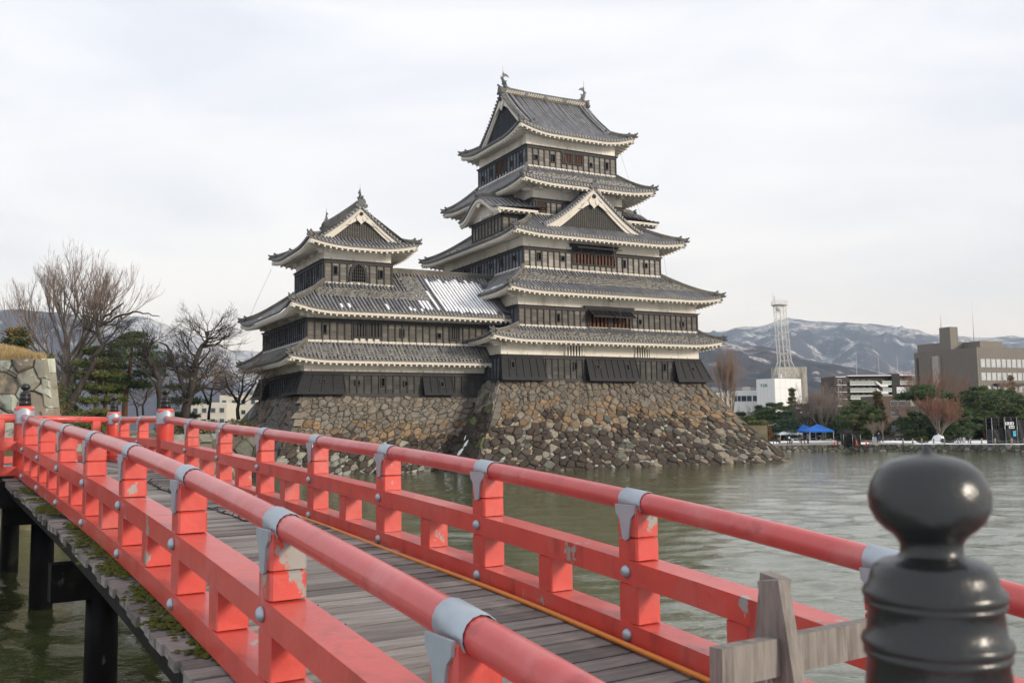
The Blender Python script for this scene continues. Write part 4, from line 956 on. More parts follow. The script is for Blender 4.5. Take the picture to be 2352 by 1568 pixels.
def stud(k,n,z):
    M=MB(); c=B3(k,n,z); n_=10; rings=[]
    for r,d in((.062,.0),(.060,.018),(.045,.040),(.018,.052)): rings.append([tuple(c-BN*d+BD*math.cos(2*math.pi*j/n_)*r+Vector((0,0,math.sin(2*math.pi*j/n_)*r))) for j in range(n_)])
    M.loft(rings,True,None,True); return M
def finial(M,c,s=1.):
    prof=[(0,0),(.006,-.008),(.010,-.015),(.017,-.020),(.046,-.025),(.072,-.035),(.092,-.052),(.103,-.074),(.1085,-.098),(.106,-.122),(.096,-.144),(.08,-.160),(.066,-.170),(.060,-.178),(.055,-.188),(.056,-.205),(.064,-.212),(.09,-.218),(.104,-.228),(.111,-.243),(.116,-.262),(.1245,-.270),(.127,-.278),(.1245,-.286),(.119,-.289),(.124,-.293),(.123,-.299),(.117,-.303),(.122,-.350),(.130,-.357),(.1325,-.365),(.130,-.373),(.124,-.377),(.128,-.381),(.128,-.389),(.122,-.393),(.130,-.47),(.138,-.57)]
    M.lathe([(r*s,z*s) for r,z in prof[::-1]],c,40)
def newel(k,n,top,red_h,s=1.0,label=None,rad=.225,dark=False):
    """round-shouldered post with a bronze onion finial"""
    c=B3(k,n); M=MB(); r=rad
    M.lathe([(r,-.25),(r,red_h-.10),(r*.97,red_h-.05),(r*.86,red_h)],c,20); p=bput(M,'newel_post','red_paint')
    F=MB(); finial(F,(c.x,c.y,c.z+red_h+.56*s),s); bput(F,'finial','finial_bronze',sub=p)
    S=MB(); S.loft([[tuple(c+Vector((math.cos(a)*(r+.008),math.sin(a)*(r+.008),z+(.04*math.sin(a*4) if i else 0)))) for a in [2*math.pi*j/24 for j in range(24)]] for i,z in ((0,RAILZ-.22),(1,RAILZ+.10))],False,None,True); bput(S,'metal_sleeve','clamp_metal',sub=p)
# rails and posts of both sides
for n,ka,kb in ((0.,-.5,8.55),(BW,-1.0,9.2),(BW,-3.62,-1.0)):
    ks=[lerp(ka,kb,i/36) for i in range(37)]
    M=MB(); M.tube([B3(k,n,RAILZ-.10) for k in ks],.103,14); bput(M,'top_rail','rail_paint')
    M=MB(); sweep(M,ks,n,.58,.80,.31); bput(M,'middle_rail','red_paint')
    M=MB(); sweep(M,ks,n,.0,.21,.32); bput(M,'bottom_rail','red_paint')
    kk=[i for i in range(-3,10) if ka+.2<i<kb-.1] if n==0 else [i for i in range(-3,10) if ka+.3<i<kb-.1]
    for k in kk:
        if n==BW and k==-1: continue
        M=MB(); bevel_post(M,k,n,.21,.58,.275,.285,.012); p=bput(M,'rail_post','red_paint')
        for z0,z1 in ((.80,1.01),(1.02,RAILZ-.135)): M=MB(); bevel_post(M,k,n,z0,z1,.285,.285); bput(M,'rail_block','red_paint',sub=p)
        bput(clamp(k,n),'metal_clamp','clamp_metal',sub=p)
        for z in (.69,.10): bput(stud(k,n-.155,z),'stud','clamp_metal',sub=p)
    for k in [i+.5 for i in range(-4,9) if ka+.2<i+.5<kb-.2]:
        M=MB(); bevel_post(M,k,n,.21,.58,.25,.285,.012); bput(M,'short_post','red_paint')
newel(-.5,0,0,1.62); newel(-1,BW,0,1.62); newel(-3.62,BW,0,1.62)
# rails turning left at the far end
def side_rail(k0,n0,n1,name):
    for z,rr in ((RAILZ-.10,.103),):
        M=MB(); M.tube([B3(k0,lerp(n0,n1,i/6),z) for i in range(7)],rr,12); bput(M,'top_rail','red_paint')
    for z0,z1 in((.58,.80),(0.,.21)):
        M=MB(); w=.31; c0,c1=B3(k0,n0),B3(k0,n1)
        M.hexa([tuple(q+BD*s*w/2+Vector((0,0,z))) for z in(z0,z1) for q,s in((c0,-1),(c1,-1),(c1,1),(c0,1))]); bput(M,'middle_rail' if z0>.3 else 'bottom_rail','red_paint')
    for i in range(1,8):
        nn=n0-i*1.4+.85
        if nn<n1+.2: break
        M=MB(); bevel_post(M,k0,nn,.21,.58,.28,.26,.012)
        p=bput(M,'rail_post','red_paint')
        if i%2: M=MB(); bevel_post(M,k0,nn,.80,RAILZ-.135,.28,.26); bput(M,'rail_block','red_paint',sub=p)
side_rail(-.5,0,-7.5,'a'); side_rail(-3.62,BW,-9,'b')
# deck planks
PW=.262
PM=MB(); hl=(BW+.88)/2
PM.box(-hl,hl,-PW/2+.014,PW/2-.014,-.10,0); pme=PM.mesh('plank'); pme.materials.append(MATS['deck_wood'])
k=-.6
while k<9.6:
    c=B3(k,BW/2+.02,-.012); slp=(B3(k-.05,BW/2).z-B3(k+.05,BW/2).z)/(SP*.1)
    o=inst(pme,'plank',bridge,c-BL+BN*rnd.uniform(-.03,.03)+Vector((0,0,rnd.uniform(-.010,.008))),None)
    o.rotation_euler=(Matrix.Rotation(TH,3,'Z')@Matrix.Rotation(math.atan(slp)+rnd.uniform(-.01,.01),3,'X')@Matrix.Rotation(rnd.uniform(-.004,.004),3,'Z')).to_euler()
    k+=PW/SP
PM=MB(); PM.box(-PW/2+.006,PW/2-.006,-4.5,4.6,-.10,0); pme2=PM.mesh('plank'); pme2.materials.append(MATS['deck_wood'])
nn=BW+.6
while nn>-8:     # planks of the landing beyond the bend
    c=B3(-2.15,nn,-.016); c.z=zrail(-1)-1.44-.016+rnd.uniform(-.006,.006); o=inst(pme2,'plank',bridge,c-BL); o.rotation_euler=(0,0,TH); nn-=PW
# moss on the outer plank ends
M=MB()
for i in range(42):
    kc=rnd.choice((rnd.uniform(0,6),rnd.gauss(3.6,.8),rnd.gauss(2.0,.6),rnd.gauss(5,.5))); nc=-.22+abs(rnd.gauss(0,.06)); sz=rnd.uniform(.7,2.0)
    for j in range(int(26*sz)):
        c=B3(kc+rnd.gauss(0,.035*sz),nc+rnd.gauss(0,.07*sz),-.02); r=rnd.uniform(.020,.045)*(.6+.3*sz); h=rnd.uniform(.008,.022)*(.6+.4*sz); n=7; o_=[tuple(c+(BD*math.cos(2*math.pi*q/n)+BN*math.sin(2*math.pi*q/n))*r*rnd.uniform(.8,1.15)) for q in range(n)]; i_=[tuple(c+(BD*math.cos(2*math.pi*q/n)+BN*math.sin(2*math.pi*q/n))*r*.62+Vector((0,0,h*.8))) for q in range(n)]
        M.add(o_+i_+[tuple(c+Vector((0,0,h)))],[(q,(q+1)%n,n+(q+1)%n,n+q) for q in range(n)]+[(n+q,n+(q+1)%n,2*n) for q in range(n)],None,True)
bput(M,'moss','moss',kind='stuff')
# understructure
for n_ in (-.28,.8,BW/2,BW-.8,BW+.28):
    M=MB(); sweep(M,[lerp(-.7,9.4,i/20) for i in range(21)],n_,-.42 if n_>-.2 else -.30,-.115,.24); bput(M,'girder','pile_black')
def piles(k,zt):
    for n in (.5,BW-.5):
        c=B3(k,n); M=MB(); M.lathe([(.265,-1.5),(.262,zt*.5),(.255,zt)],(c.x,c.y,0),18); bput(M,'pile','pile_black')
    M=MB(); a,b=B3(k,-.32),B3(k,BW+.6); a.z=b.z=zt+.31; M.beam(a,b,.36,.62); bput(M,'crossbeam','pile_black')
    M=MB(); c=B3(k,.28)
    for n in (.5,BW-.5):
        M=MB(); c=B3(k,n); M.box(c.x-.2,c.x+.2,c.y-.2,c.y+.2,zt+.62,c.z-.4); bput(M,'packing_block','pile_black')
piles(2.26,1.40); piles(5.15,1.0); piles(8.0,.1); piles(-.62,2.0)
for (nx,ny) in ((-15.4,29.2),(-17.8,24.5),(-14.6,19.6)):
    M=MB(); M.lathe([(.26,-1.5),(.25,2.4)],(nx,ny,0),16); bput(M,'pile','pile_black')
for k0 in (-.3,-2.0,-3.6):
    M=MB(); a,b=B3(k0,.4),B3(k0,-8); a.z=b.z=zrail(-1)-1.44-.42; M.beam(a,b,.4,.6); bput(M,'girder','pile_black')
M=MB(); a,b=B3(-.9,-1.2),B3(-3.6,-1.2); a.z=b.z=zrail(-1)-1.44-1.05; M.beam(a,b,.4,.6); bput(M,'crossbeam','pile_black')
M=MB(); a,b=B3(-.1,-3.2),B3(-3.6,-3.2); a.z=b.z=zrail(-1)-1.44-1.05; M.beam(a,b,.4,.6); bput(M,'crossbeam','pile_black')
# the big newel close to the camera
NX,NY=.738,1.70
M=MB(); s=.945; zt=4.156; fz=zt-.56
M.lathe([(.235,-.6),(.235,fz-.08),(.20,fz)],(NX,NY,0),24); p=bput(M,'newel_post','red_paint')
F=MB(); finial(F,(NX,NY,zt),s); bput(F,'finial','finial_bronze',sub=p)
# orange hose along the right rail
hz=MB(); pts=[]
for i in range(90):
    k=lerp(-.8,9.3,i/89); pts.append(B3(k,BW-.235-.025*math.sin(k*1.7)-.018*math.sin(k*3.1+1),.035))
hz.tube(pts,.027,8); ho=hz.build('orange_hose','orange_hose'); tag(ho,'orange cable hose lying along the foot of the right bridge rail','hose')
cn=MB(); c0,c1=B3(6.42,BW-.235-.025*math.sin(6.42*1.7)-.018*math.sin(6.42*3.1+1),.04),B3(6.60,BW-.235-.025*math.sin(6.6*1.7)-.018*math.sin(6.6*3.1+1),.04)
cn.tube([c0,c0.lerp(c1,.3),c0.lerp(c1,.7),c1],[.03,.043,.043,.03],10); cn.build('connector','cable_black',ho)
# strings of little lights on the deck
def light_string(n0,amp,seed,label,ka=.2,kb=8.8):
    rs=random.Random(seed); M=MB(); pts=[]; k=ka; n=n0
    while k<kb:
        n+=rs.gauss(0,.035); n=lerp(n,n0+amp*math.sin(k*1.3+seed),.2); pts.append(B3(k,n,.012+abs(rs.gauss(0,.006)))); k+=rs.uniform(.025,.06)
    M.tube(pts,.014,4)
    for p,q in zip(pts[::2],pts[1::2]):
        a=rs.uniform(0,6.28); e=p+Vector((math.cos(a)*.10,math.sin(a)*.10,rs.uniform(.02,.07))); M.tube([p,e],[.013,.009],4)
    return tag(M.build('light_string','cable_black'),label,'light string')
light_string(2.35,.12,3,'thin black light string lying on the deck nearer the right rail')
light_string(.95,.16,8,'thin black light string lying on the deck nearer the left rail'); 
# timber barrier at the near end
bar=thing('timber_barrier','weathered timber trestle barrier across the bridge beside the dark finial','barrier',(1.27,4.8,1.6)); 
TB0=bar.location.copy()
def tput(M,name,m='bare_wood'): o=M.build(name,m,bar); o.location=-TB0; return o
ap=Vector((1.275,4.75,3.40)); 
def trestle(ap):
    for s,dn in ((1,.06),(-1,-.05)):
        M=MB(); ft=ap+BD*(s*.36)+BN*dn; ft.z=1.45; top=ap+BD*(s*.045)+BN*dn; M.beam(top+(top-ft).normalized()*.03,ft,.135,.075,None,BN); tput(M,'leg')
    M=MB(); q=ap-BD*.10-BN*.12; q.z-=.66; e=q-BD*.2; e.z-=1.0; M.beam(q,e,.16,.07,None,BN); tput(M,'brace')
trestle(ap); trestle(Vector((2.36,5.4,3.22)))
M=MB(); a=Vector((.905,4.40,3.09)); b=Vector((2.52,5.60,3.04)); M.beam(a,b,.075,.175); tput(M,'rail')
M=MB(); c=ap+Vector((0,0,-.47)); M.tube([c+BN*-.06+Vector((0,0,.12)),c+BN*-.075+Vector((0,0,0)),c+BN*-.06+Vector((0,0,-.14))],.009,5); tput(M,'tie_wire','clamp_metal')
# ================================================================ trees
from mathutils import noise as mnoise
mat('bark_grey',(.150,.125,.105),.9,.2,var=.4,scale=5,bump=.5,bscale=12,stretch=(1,1,.25))
mat('bark_dark',(.045,.038,.033),.9,.2,var=.5,scale=4,bump=.5,bscale=10,stretch=(1,1,.3),dirt=[((.22,.22,.12),1.6,.62,.72,(1,1,1))])
mat('bark_pine',(.20,.105,.065),.9,.2,var=.4,scale=4,bump=.5,bscale=10,stretch=(1,1,.4))
mat('twigs',(.21,.165,.14),.9,.15,var=.25,scale=1)
mat('twigs_dark',(.058,.050,.044),.9,.15,var=.25,scale=1)
mat('twigs_red',(.20,.105,.072),.9,.15,var=.25,scale=1)
mat('twigs_tan',(.22,.15,.105),.9,.15,var=.25,scale=1)
mat('needles',(.05,.07,.03),.75,.25,attr=True,var=.3,scale=.9)
mat('dry_grass',(.45,.34,.17),.9,.2,attr=True,var=.2,scale=3)
def seg(M,a,b,ra,rb,n):
    M.tube([a,b],[ra,rb],n,None,n>3,False)
class Bare:
    def __init__(s,seed,twig_len=.7,up=.35,spread=.55,nmax=4200,droop=0.):
        s.rs=random.Random(seed); s.T=MB(); s.C=MB(); s.twig=twig_len; s.up=up; s.sp=spread; s.n=0; s.nmax=nmax; s.droop=droop
    def path(s,pts,rad,n=8):
        s.T.tube(pts,rad,n,None,True,True)
    def branch(s,p,d,L,r,depth):
        rs=s.rs
        if s.n>s.nmax: return
        k=3 if L>1.2 else 2; M=s.T if r>.05 else s.C; pts=[p]; rads=[r]; dd=d.normalized()
        for i in range(k):
            dd=(dd+Vector((rs.gauss(0,.16),rs.gauss(0,.16),rs.gauss(0,.10)+s.up*.28-s.droop*.1))).normalized()
            p=p+dd*(L/k); pts.append(p); rads.append(max(.009,r*(1-.62*(i+1)/k)))
        M.tube(pts,rads,6 if r>.09 else (4 if r>.035 else 3),None,r>.05,False); s.n+=1
        if depth<=0: return
        m=rs.choice((3,4,4,5)) if depth>1 else rs.choice((3,4,5))
        for i in range(m):
            t=rs.uniform(.35,1.) if i else 1.0; q=pts[0].lerp(pts[-1],t) if k==2 else (pts[min(k-1,int(t*k))].lerp(pts[min(k,int(t*k)+1)],t*k-int(t*k)) if t<1 else pts[-1])
            ax=Vector((rs.gauss(0,1),rs.gauss(0,1),rs.gauss(0,.5))); ax=(ax-dd*ax.dot(dd)).normalized()
            nd_=(dd+ax*s.sp*rs.uniform(.5,1.4)*(0.35 if i==0 else 1)+Vector((0,0,s.up*.35))).normalized()
            l=L*rs.uniform(.55,.82) if depth>1 else max(.25,s.twig*rs.uniform(.6,1.3))
            s.branch(q,nd_,l,max(.010,r*rs.uniform(.40,.58)),depth-1)
    def build(s,name,label,cat,loc,bark,tw,group=None,rz=0.):
        o=thing(name,label,cat,loc,rz,group); s.T.build('trunk',bark,o); s.C.build('crown',tw,o); return o
def bare_simple(seed,h,r,depth=4,split=.3,nl=6,spread=.6,up=.4,twig=.6,nmax=3000,fan=.7):
    b=Bare(seed,twig,up,spread,nmax); rs=b.rs
    pts=[Vector((0,0,-.4))]; x=Vector((0,0,0))
    for i in range(4): x=Vector((rs.gauss(0,.10)*h*.05+x.x,rs.gauss(0,.1)*h*.05+x.y,h*split*(i+1)/4)); pts.append(x)
    b.path(pts,[r*1.25,r,r*.95,r*.9,r*.8])
    for i in range(nl):
        a=2*math.pi*(i+rs.uniform(-.3,.3))/nl; q=pts[-1].lerp(pts[-2],rs.uniform(0,.8)); d=Vector((math.cos(a)*fan*rs.uniform(.4,1.2),math.sin(a)*fan*rs.uniform(.4,1.2),1))
        b.branch(q,d,h*(1-split)*rs.uniform(.42,.6),r*rs.uniform(.45,.65),depth)
    return b
def tuft(M,p,r,rs,col,n=9,flat=.6,up=.3):
    """a spray of needles"""
    for i in range(n):
        d=Vector((rs.gauss(0,1),rs.gauss(0,1),rs.gauss(up,flat))); d.normalize(); t=d.orthogonal().normalized(); t.rotate(Matrix.Rotation(rs.uniform(0,6.28),3,d)); w=r*.095
        e=p+d*r*rs.uniform(.7,1.25); m=p+d*r*.45; M.add([tuple(p),tuple(m+t*w),tuple(e),tuple(m-t*w)],[(0,1,2,3)],(col[0]*rs.uniform(.7,1.3),)+tuple(c*rs.uniform(.8,1.2) for c in col[1:]))
def pad(M,c,rx,ry,rz,n,rs,size,cols,nn=7):
    for i in range(n):
        while True:
            v=Vector((rs.uniform(-1,1),rs.uniform(-1,1),rs.uniform(-.6,1)))
            if .12<v.length<1: break
        v*= (rs.uniform(.55,1)/v.length)**.35
        tuft(M,c+Vector((v.x*rx,v.y*ry,v.z*rz)),size*rs.uniform(.7,1.2),rs,rs.choice(cols),nn+3)
PINE=((0.061,0.102,0.041),(0.088,0.136,0.051),(0.128,0.156,0.058),(0.051,0.082,0.041)); PINEY=((0.128,0.153,0.051),(0.170,0.178,0.061),(0.085,0.119,0.044)); BLUEP=((0.076,0.119,0.071),(0.102,0.145,0.085),(0.060,0.093,0.058)); BROWNC=((0.145,0.112,0.044),(0.102,0.095,0.041),(0.187,0.136,0.051),(0.071,0.078,0.037)); DARKC=((0.034,0.058,0.027),(0.051,0.075,0.031),(0.076,0.088,0.031))
def pine_parts(seed,h,w,cb=.3,layers=7,cols=PINE,size=.42,dens=1.,lean=0.,shape='pine',tr=.16):
    rs=random.Random(seed); T,C=MB(),MB(); pts=[]
    for i in range(7): t=i/6; pts.append(Vector((lean*h*t+.10*w*math.sin(t*5+seed)*.4,.06*w*math.sin(t*4+seed*2)*.4,h*.97*t-.3)))
    T.tube(pts,[tr*(1.2-.95*i/6) for i in range(7)],7)
    def at(t): k=min(5,int(t*6)); return pts[k].lerp(pts[k+1],t*6-k)
    if shape=='umbrella':
        top=at(.9)
        for i in range(16):
            a=rs.uniform(0,6.28); rr=w*.5*math.sqrt(rs.random())*.85; z=h*.93-.55*(rr/(w*.5))**2*h*.28-rs.uniform(0,.06)*h
            c=Vector((top.x+math.cos(a)*rr,top.y+math.sin(a)*rr,z)); T.tube([at(.55),at(.7).lerp(c,.5)-Vector((0,0,.2)),c],[tr*.4,tr*.25,.03],4); pad(C,c,w*.2,w*.2,h*.06,int(70*dens),rs,size,cols)
        pad(C,Vector((top.x,top.y,h*.93)),w*.3,w*.3,h*.08,int(160*dens),rs,size,cols); return T,C
    layers=int(layers*(1.0 if shape=='pine' else 1.35))
    for l in range(layers):
        t=lerp(cb,.97,l/(layers-1)); m=6 if shape=='pine' else 9; q=at(t)
        if shape=='pine': rad=w*.5*(.55+.55*math.sin(math.pi*min(1,(t-cb)/(1-cb)*.85+.15)))*(1.0 if t<.9 else .55)
        else: rad=w*.5*(1-((t-cb)/(1-cb))**(1.05 if shape=='spruce' else 1.7)*.92)*(.84+.16*math.sin(l*2.1+seed))
        for i in range(m):
            a=2*math.pi*(i+rs.uniform(-.4,.4))/m+l*1.3; L_=rad*rs.uniform(.6,1.12); e=q+Vector((math.cos(a)*L_,math.sin(a)*L_,(.10 if shape=='pine' else -.12)*L_+rs.uniform(-.2,.2)))
            T.tube([q,q.lerp(e,.55)+Vector((0,0,.06*L_)),e],[tr*.32*(1.1-t),tr*.2*(1.1-t)+.01,.012],3,None,False,False)
            if shape=='pine': pad(C,e.lerp(q,.25),L_*.44,L_*.44,L_*.10+.12,int(34*dens),rs,size,cols); 
            else:
                for j in range(int(22*dens)): f=rs.uniform(.25,1.05); tuft(C,q.lerp(e,f)+Vector((rs.gauss(0,.14),rs.gauss(0,.14),rs.gauss(0,.12)))*max(.5,L_*.6),size,rs,rs.choice(cols),6,.5,-.25)
    pad(C,at(.97),w*.14,w*.14,h*.05,int(24*dens),rs,size,cols)
    return T,C
def plant(parts,name,label,cat,loc,bark='bark_pine',group=None,rz=0.,sc=1.,leaf='needles'):
    T,C=parts; o=thing(name,label,cat,loc,rz,group); o.scale=(sc,sc,sc); T.build('trunk',bark,o); C.build('crown',leaf,o); return o
def shrub(seed,w,d,h,cols,n,size=.3):
    rs=random.Random(seed); C=MB(); T=MB(); T.tube([(0,0,-.2),(0,0,h*.5)],[.07,.04],5); pad(C,Vector((0,0,h*.42)),w/2,d/2,h*.52,n,rs,size,cols); return T,C
# ---- left bank
G='trees on the bank behind the bridge'
# big bare fan-shaped tree
b=Bare(5,.62,.50,.46,9000); Yt=88; X=gx(150,Yt); D_=Vector
b.path([D_((-.15,0,-.5)),D_((-.1,0,2)),D_((0,0,4.4)),D_((.05,.1,6.3)),D_((.0,0,8.2))],[.62,.52,.46,.42,.30],10)
b.path([D_((.35,.2,-.5)),D_((.55,.2,2.2)),D_((.5,.1,4.6)),D_((.9,.1,6.6)),D_((1.5,.2,8.4))],[.42,.36,.33,.28,.2],9)
for (z,x0,dx,dy,L_,r) in ((5.2,0,-.75,.2,4.6,.17),(5.8,.1,.95,-.1,4.4,.17),(6.2,0,-1.2,.0,4.2,.16),(6.5,.1,-.34,.3,4.1,.18),(6.9,.1,.30,-.2,4.1,.18),(7.2,.2,.75,.3,3.9,.17),(7.5,.1,-.70,-.3,3.8,.16),(8.0,.05,.02,.1,3.7,.18),(7.9,1.3,.55,.1,3.7,.15),(8.2,1.4,1.1,.0,3.6,.14),(6.4,.8,1.2,.1,4.3,.14),(4.2,.1,-.85,.2,3.4,.13),(3.4,.2,.9,-.2,3.2,.12)):
    b.branch(D_((x0,0,z)),D_((dx,dy,1.0)),L_,r,4)
b.build('bare_tree','tall bare fan-shaped tree with grey trunk behind the stone wall','tree',(X,Yt,ZG),'bark_grey','twigs',G)
def cherry(seed,px,Yt,paths,label,depth=3,nmax=2200,tw='twigs_dark',twig=.55):
    """dark leaning cherry: trunk and limb paths given as (dx,z) metres with radii"""
    b=Bare(seed,twig,.22,.75,nmax); rs=b.rs
    for pts,r0,r1 in paths:
        P=[Vector((x,rs.uniform(-.3,.3)+i*.1,z)) for i,(x,z) in enumerate(pts)]; n=len(P); fin=[]; rr=[]
        for i in range(n-1):
            for j in range(3): t=(i+j/3)/(n-1); fin.append(P[i].lerp(P[i+1],j/3)+Vector((rs.gauss(0,.06),rs.gauss(0,.06),rs.gauss(0,.05)))); rr.append(lerp(r0,r1,t))
        fin.append(P[-1]); rr.append(r1); b.path(fin,rr,7)
        for i in range(3,len(fin)):
            for q in range(2 if rr[i]<.2 else 1):
                d=Vector((rs.gauss(0,1),rs.gauss(0,.8),rs.uniform(-.1,.9))); b.branch(fin[i],d,rs.uniform(1.2,2.3),rr[i]*rs.uniform(.3,.5)+.015,depth)
    return b.build('bare_cherry_tree',label,'tree',(gx(px,Yt),Yt,ZG),'bark_dark',tw,G)
m_=90/2170.
def zz8(x,y): return ((562.7+.2636*y),(.2636*x))
def cp(pts,bx,Yt):
    k=Yt/2170.; return [((.2636*x-bx)*k,(988-(562.7+.2636*y))*k+CAM_H-ZG) for x,y in pts]
cherry(31,150,84,[(cp([(560,1560),(650,1350),(730,1160),(800,1000)],150,84),.34,.24),(cp([(800,1000),(880,860),(830,720),(870,640),(960,560),(1030,495)],150,84),.2,.07),(cp([(840,700),(990,630),(1150,575),(1270,600),(1370,622)],150,84),.13,.03)],'dark cherry tree leaning right with one long bare bough',3,1600)
cherry(32,372,84,[(cp([(1420,1540),(1400,1310),(1380,1190),(1310,1060),(1260,930)],372,84),.36,.17),(cp([(1310,1060),(1250,900),(1330,800)],372,84),.12,.04)],'thick dark cherry trunk leaning left and cut short at the top',2,700)
cherry(33,430,86,[(cp([(1610,1540),(1640,1380),(1680,1150),(1700,1030),(1730,910),(1780,830),(1760,760)],430,86),.42,.10),(cp([(1600,1330),(1570,1150),(1510,1010),(1460,890),(1370,850)],430,86),.24,.06),(cp([(1690,1080),(1800,960),(1850,870)],430,86),.12,.04),(cp([(1540,1080),(1640,980),(1500,860)],430,86),.1,.03),(cp([(1620,1350),(1780,1250),(1950,1270),(2010,1320)],430,86),.17,.05)],'spreading dark bare cherry tree with several limbs left of the turret',3,2300)
cherry(34,545,92,[(cp([(2080,1540),(2070,1400),(2100,1250),(2120,1120)],545,92),.2,.05),(cp([(2080,1400),(1990,1250),(1960,1130)],545,92),.14,.04),(cp([(2110,1400),(2200,1250),(2250,1150)],545,92),.14,.04)],'small bare tree close against the left side of the turret',3,1800,'twigs_tan')
cherry(35,480,97,[(cp([(1820,1540),(1830,1330),(1880,1180)],480,97),.16,.05),(cp([(1820,1400),(1740,1250),(1700,1150)],480,97),.12,.04)],'thin bare sapling between the spreading cherry and the turret',3,1300,'twigs')
cherry(36,330,93,[(cp([(1260,1560),(1240,1400),(1290,1250)],330,93),.13,.05),(cp([(1200,1560),(1180,1430),(1120,1300)],330,93),.12,.04)],'low bare bush with tangled grey twigs in front of the pines',3,1500,'twigs')
def lp(px,ytop,Yt): return (gx(px,Yt),Yt,ZG),(988-ytop)*Yt/2170.+CAM_H-ZG
l,h=lp(291,755,92); plant(pine_parts(41,h,7.0,.50,6,PINE,.42,1.0,.02,tr=.30),'red_pine_tree','tall red-trunked pine with the highest green crown on the left bank','tree',l,group=G)
l,h=lp(243,800,90); plant(pine_parts(42,h,4.6,.55,4,PINE,.42,.9,.0,tr=.22),'red_pine_tree','slender red-trunked pine just left of the tallest pine','tree',l,group=G)
l,h=lp(218,786,86); plant(pine_parts(43,h,4.6,.12,7,PINEY,.42,1.0,-.01,tr=.16),'pine_tree','bushy yellow-green pine with foliage down to the bridge rail','tree',l,group=G)
l,h=lp(425,850,110); plant(pine_parts(47,h,5.,.3,4,PINE,.46,.8,.0,tr=.16),'pine_tree','dark pine seen through the branches of the spreading cherry','tree',l,group=G)
l,h=lp(40,735,70); plant(pine_parts(45,h,7.8,.1,11,BROWNC+DARKC,.40,1.3,0,'cone',.22),'cedar_tree','dark green and rusty cedar directly behind the grassy stone wall','tree',l,'bark_dark',G)
l,h=lp(95,800,76); plant(pine_parts(48,h,6.,.05,9,BROWNC+DARKC,.40,1.2,0,'cone',.18),'cedar_tree','smaller rusty cedar between the stone wall and the big bare tree','tree',l,'bark_dark',G)
l,h=lp(155,905,90); plant(pine_parts(49,h,6.,.05,8,DARKC,.40,1.2,0,'cone',.18),'cedar_tree','low dark conifer at the foot of the big bare tree','tree',l,'bark_dark',G)
for i,(px,yt,Yt,w,lab) in enumerate(((545,962,84,3.4,'rounded clipped shrub beside the foot of the turret base'),(470,965,83,4.5,'low green shrub on the bank under the spreading cherry'),(400,962,82,3.5,'small green shrub on the bank behind the right bridge newel'))):
    l,h=lp(px,yt,Yt); plant(shrub(60+i,w,2.2,max(.9,h),((.08,.085,.03),(.10,.09,.035),(.06,.07,.025)),420,.20),'clipped_shrub',lab,'shrub',l,'bark_dark',G)
# ---- right shore
G='trees along the far shore'
def rp(px,ytop,Yt): return (gx(px,Yt),Yt,ZB),(965-ytop-.012*(px-1900))*Yt/2170.+CAM_H-ZB
def rpine(seed,px,yt,Yt,wpx,lab,cols=PINE,cb=.15,shape='pine',layers=6,dens=1.5,size=.40,lean=0.,name='pine_tree',bark='bark_pine'):
    l,h=rp(px,yt,Yt); w=wpx*1.35*Yt/2170.; return plant(pine_parts(seed,h,w,cb,layers,cols,size,dens,lean,shape,.16),name,lab,'tree',l,bark,G)
rpine(101,1820,886,178,46,'pointed dark spruce standing in front of the white building',BROWNC[1:]+DARKC,.1,'spruce',10,1.4,name='spruce_tree',bark='bark_dark')
rpine(102,1779,922,168,84,'broad dark pine left of the blue-green pine',DARKC+PINE,.05,'pine',8,1.5)
rpine(103,1808,938,158,66,'dense blue-green pine behind the white tent',BLUEP,.05,'cone',9,1.8)
rpine(104,1738,926,172,44,'small dark conifer by the corner of the stone base',DARKC,.05,'spruce',7,1.4,name='conifer')
rpine(105,1842,925,176,84,'dark evergreen behind the blue tents',DARKC+PINE[:1],.05,'pine',7,1.4,name='evergreen_tree')
rpine(106,1722,955,160,60,'light green rounded pine low beside the stone base',PINEY,.05,'pine',6,1.6)
rpine(107,1700,945,170,62,'dark green bush against the edge of the stone base',DARKC,.05,'pine',6,1.4)
rpine(108,1760,940,166,70,'broad green pine covering the foot of the low white wing',PINE,.05,'pine',6,1.8)
rpine(109,1870,950,163,76,'dark spreading pine above the blue tents',DARKC+PINE,.08,'pine',6,1.8)
rpine(110,1968,918,152,64,'wide layered pine left of the rusty cedar',PINE+PINEY,.12,'pine',8,2.0)
rpine(111,2012,893,160,62,'tall rusty brown-green cedar right of the layered pine',BROWNC,.03,'spruce',12,1.9,name='cedar_tree',bark='bark_dark')
rpine(112,2128,886,150,80,'umbrella-shaped pine with flat rounded crown',PINE,.1,'umbrella',7,1.5,.5,-.06)
rpine(113,2103,946,148,66,'dark bushy pine under the umbrella pine',DARKC+PINE,.04,'pine',7,1.6)
rpine(114,2192,926,143,58,'dense green pine behind the snow heap',PINE,.03,'pine',9,1.9)
rpine(115,2250,884,148,96,'large pine with a pale trunk left of the loudspeaker racks',PINE+PINEY[:1],.22,'pine',9,2.2)
rpine(116,2305,893,152,92,'large dark pine behind the loudspeaker racks',PINE,.15,'pine',9,2.2)
rpine(117,2345,915,145,66,'pine cut by the right edge of the picture',PINE+PINEY,.08,'pine',8,2.0)
rpine(118,2323,858,172,34,'thin rusty conifer poking up in front of the office block',BROWNC,.05,'spruce',9,1.2,name='conifer',bark='bark_dark')
rpine(119,2225,930,157,90,'shaded pine in the gap between the big pines',DARKC+PINE,.05,'pine',7,1.4)
rpine(120,2280,940,156,96,'shaded low pine between the two largest pines',DARKC+PINE,.05,'pine',7,1.4)
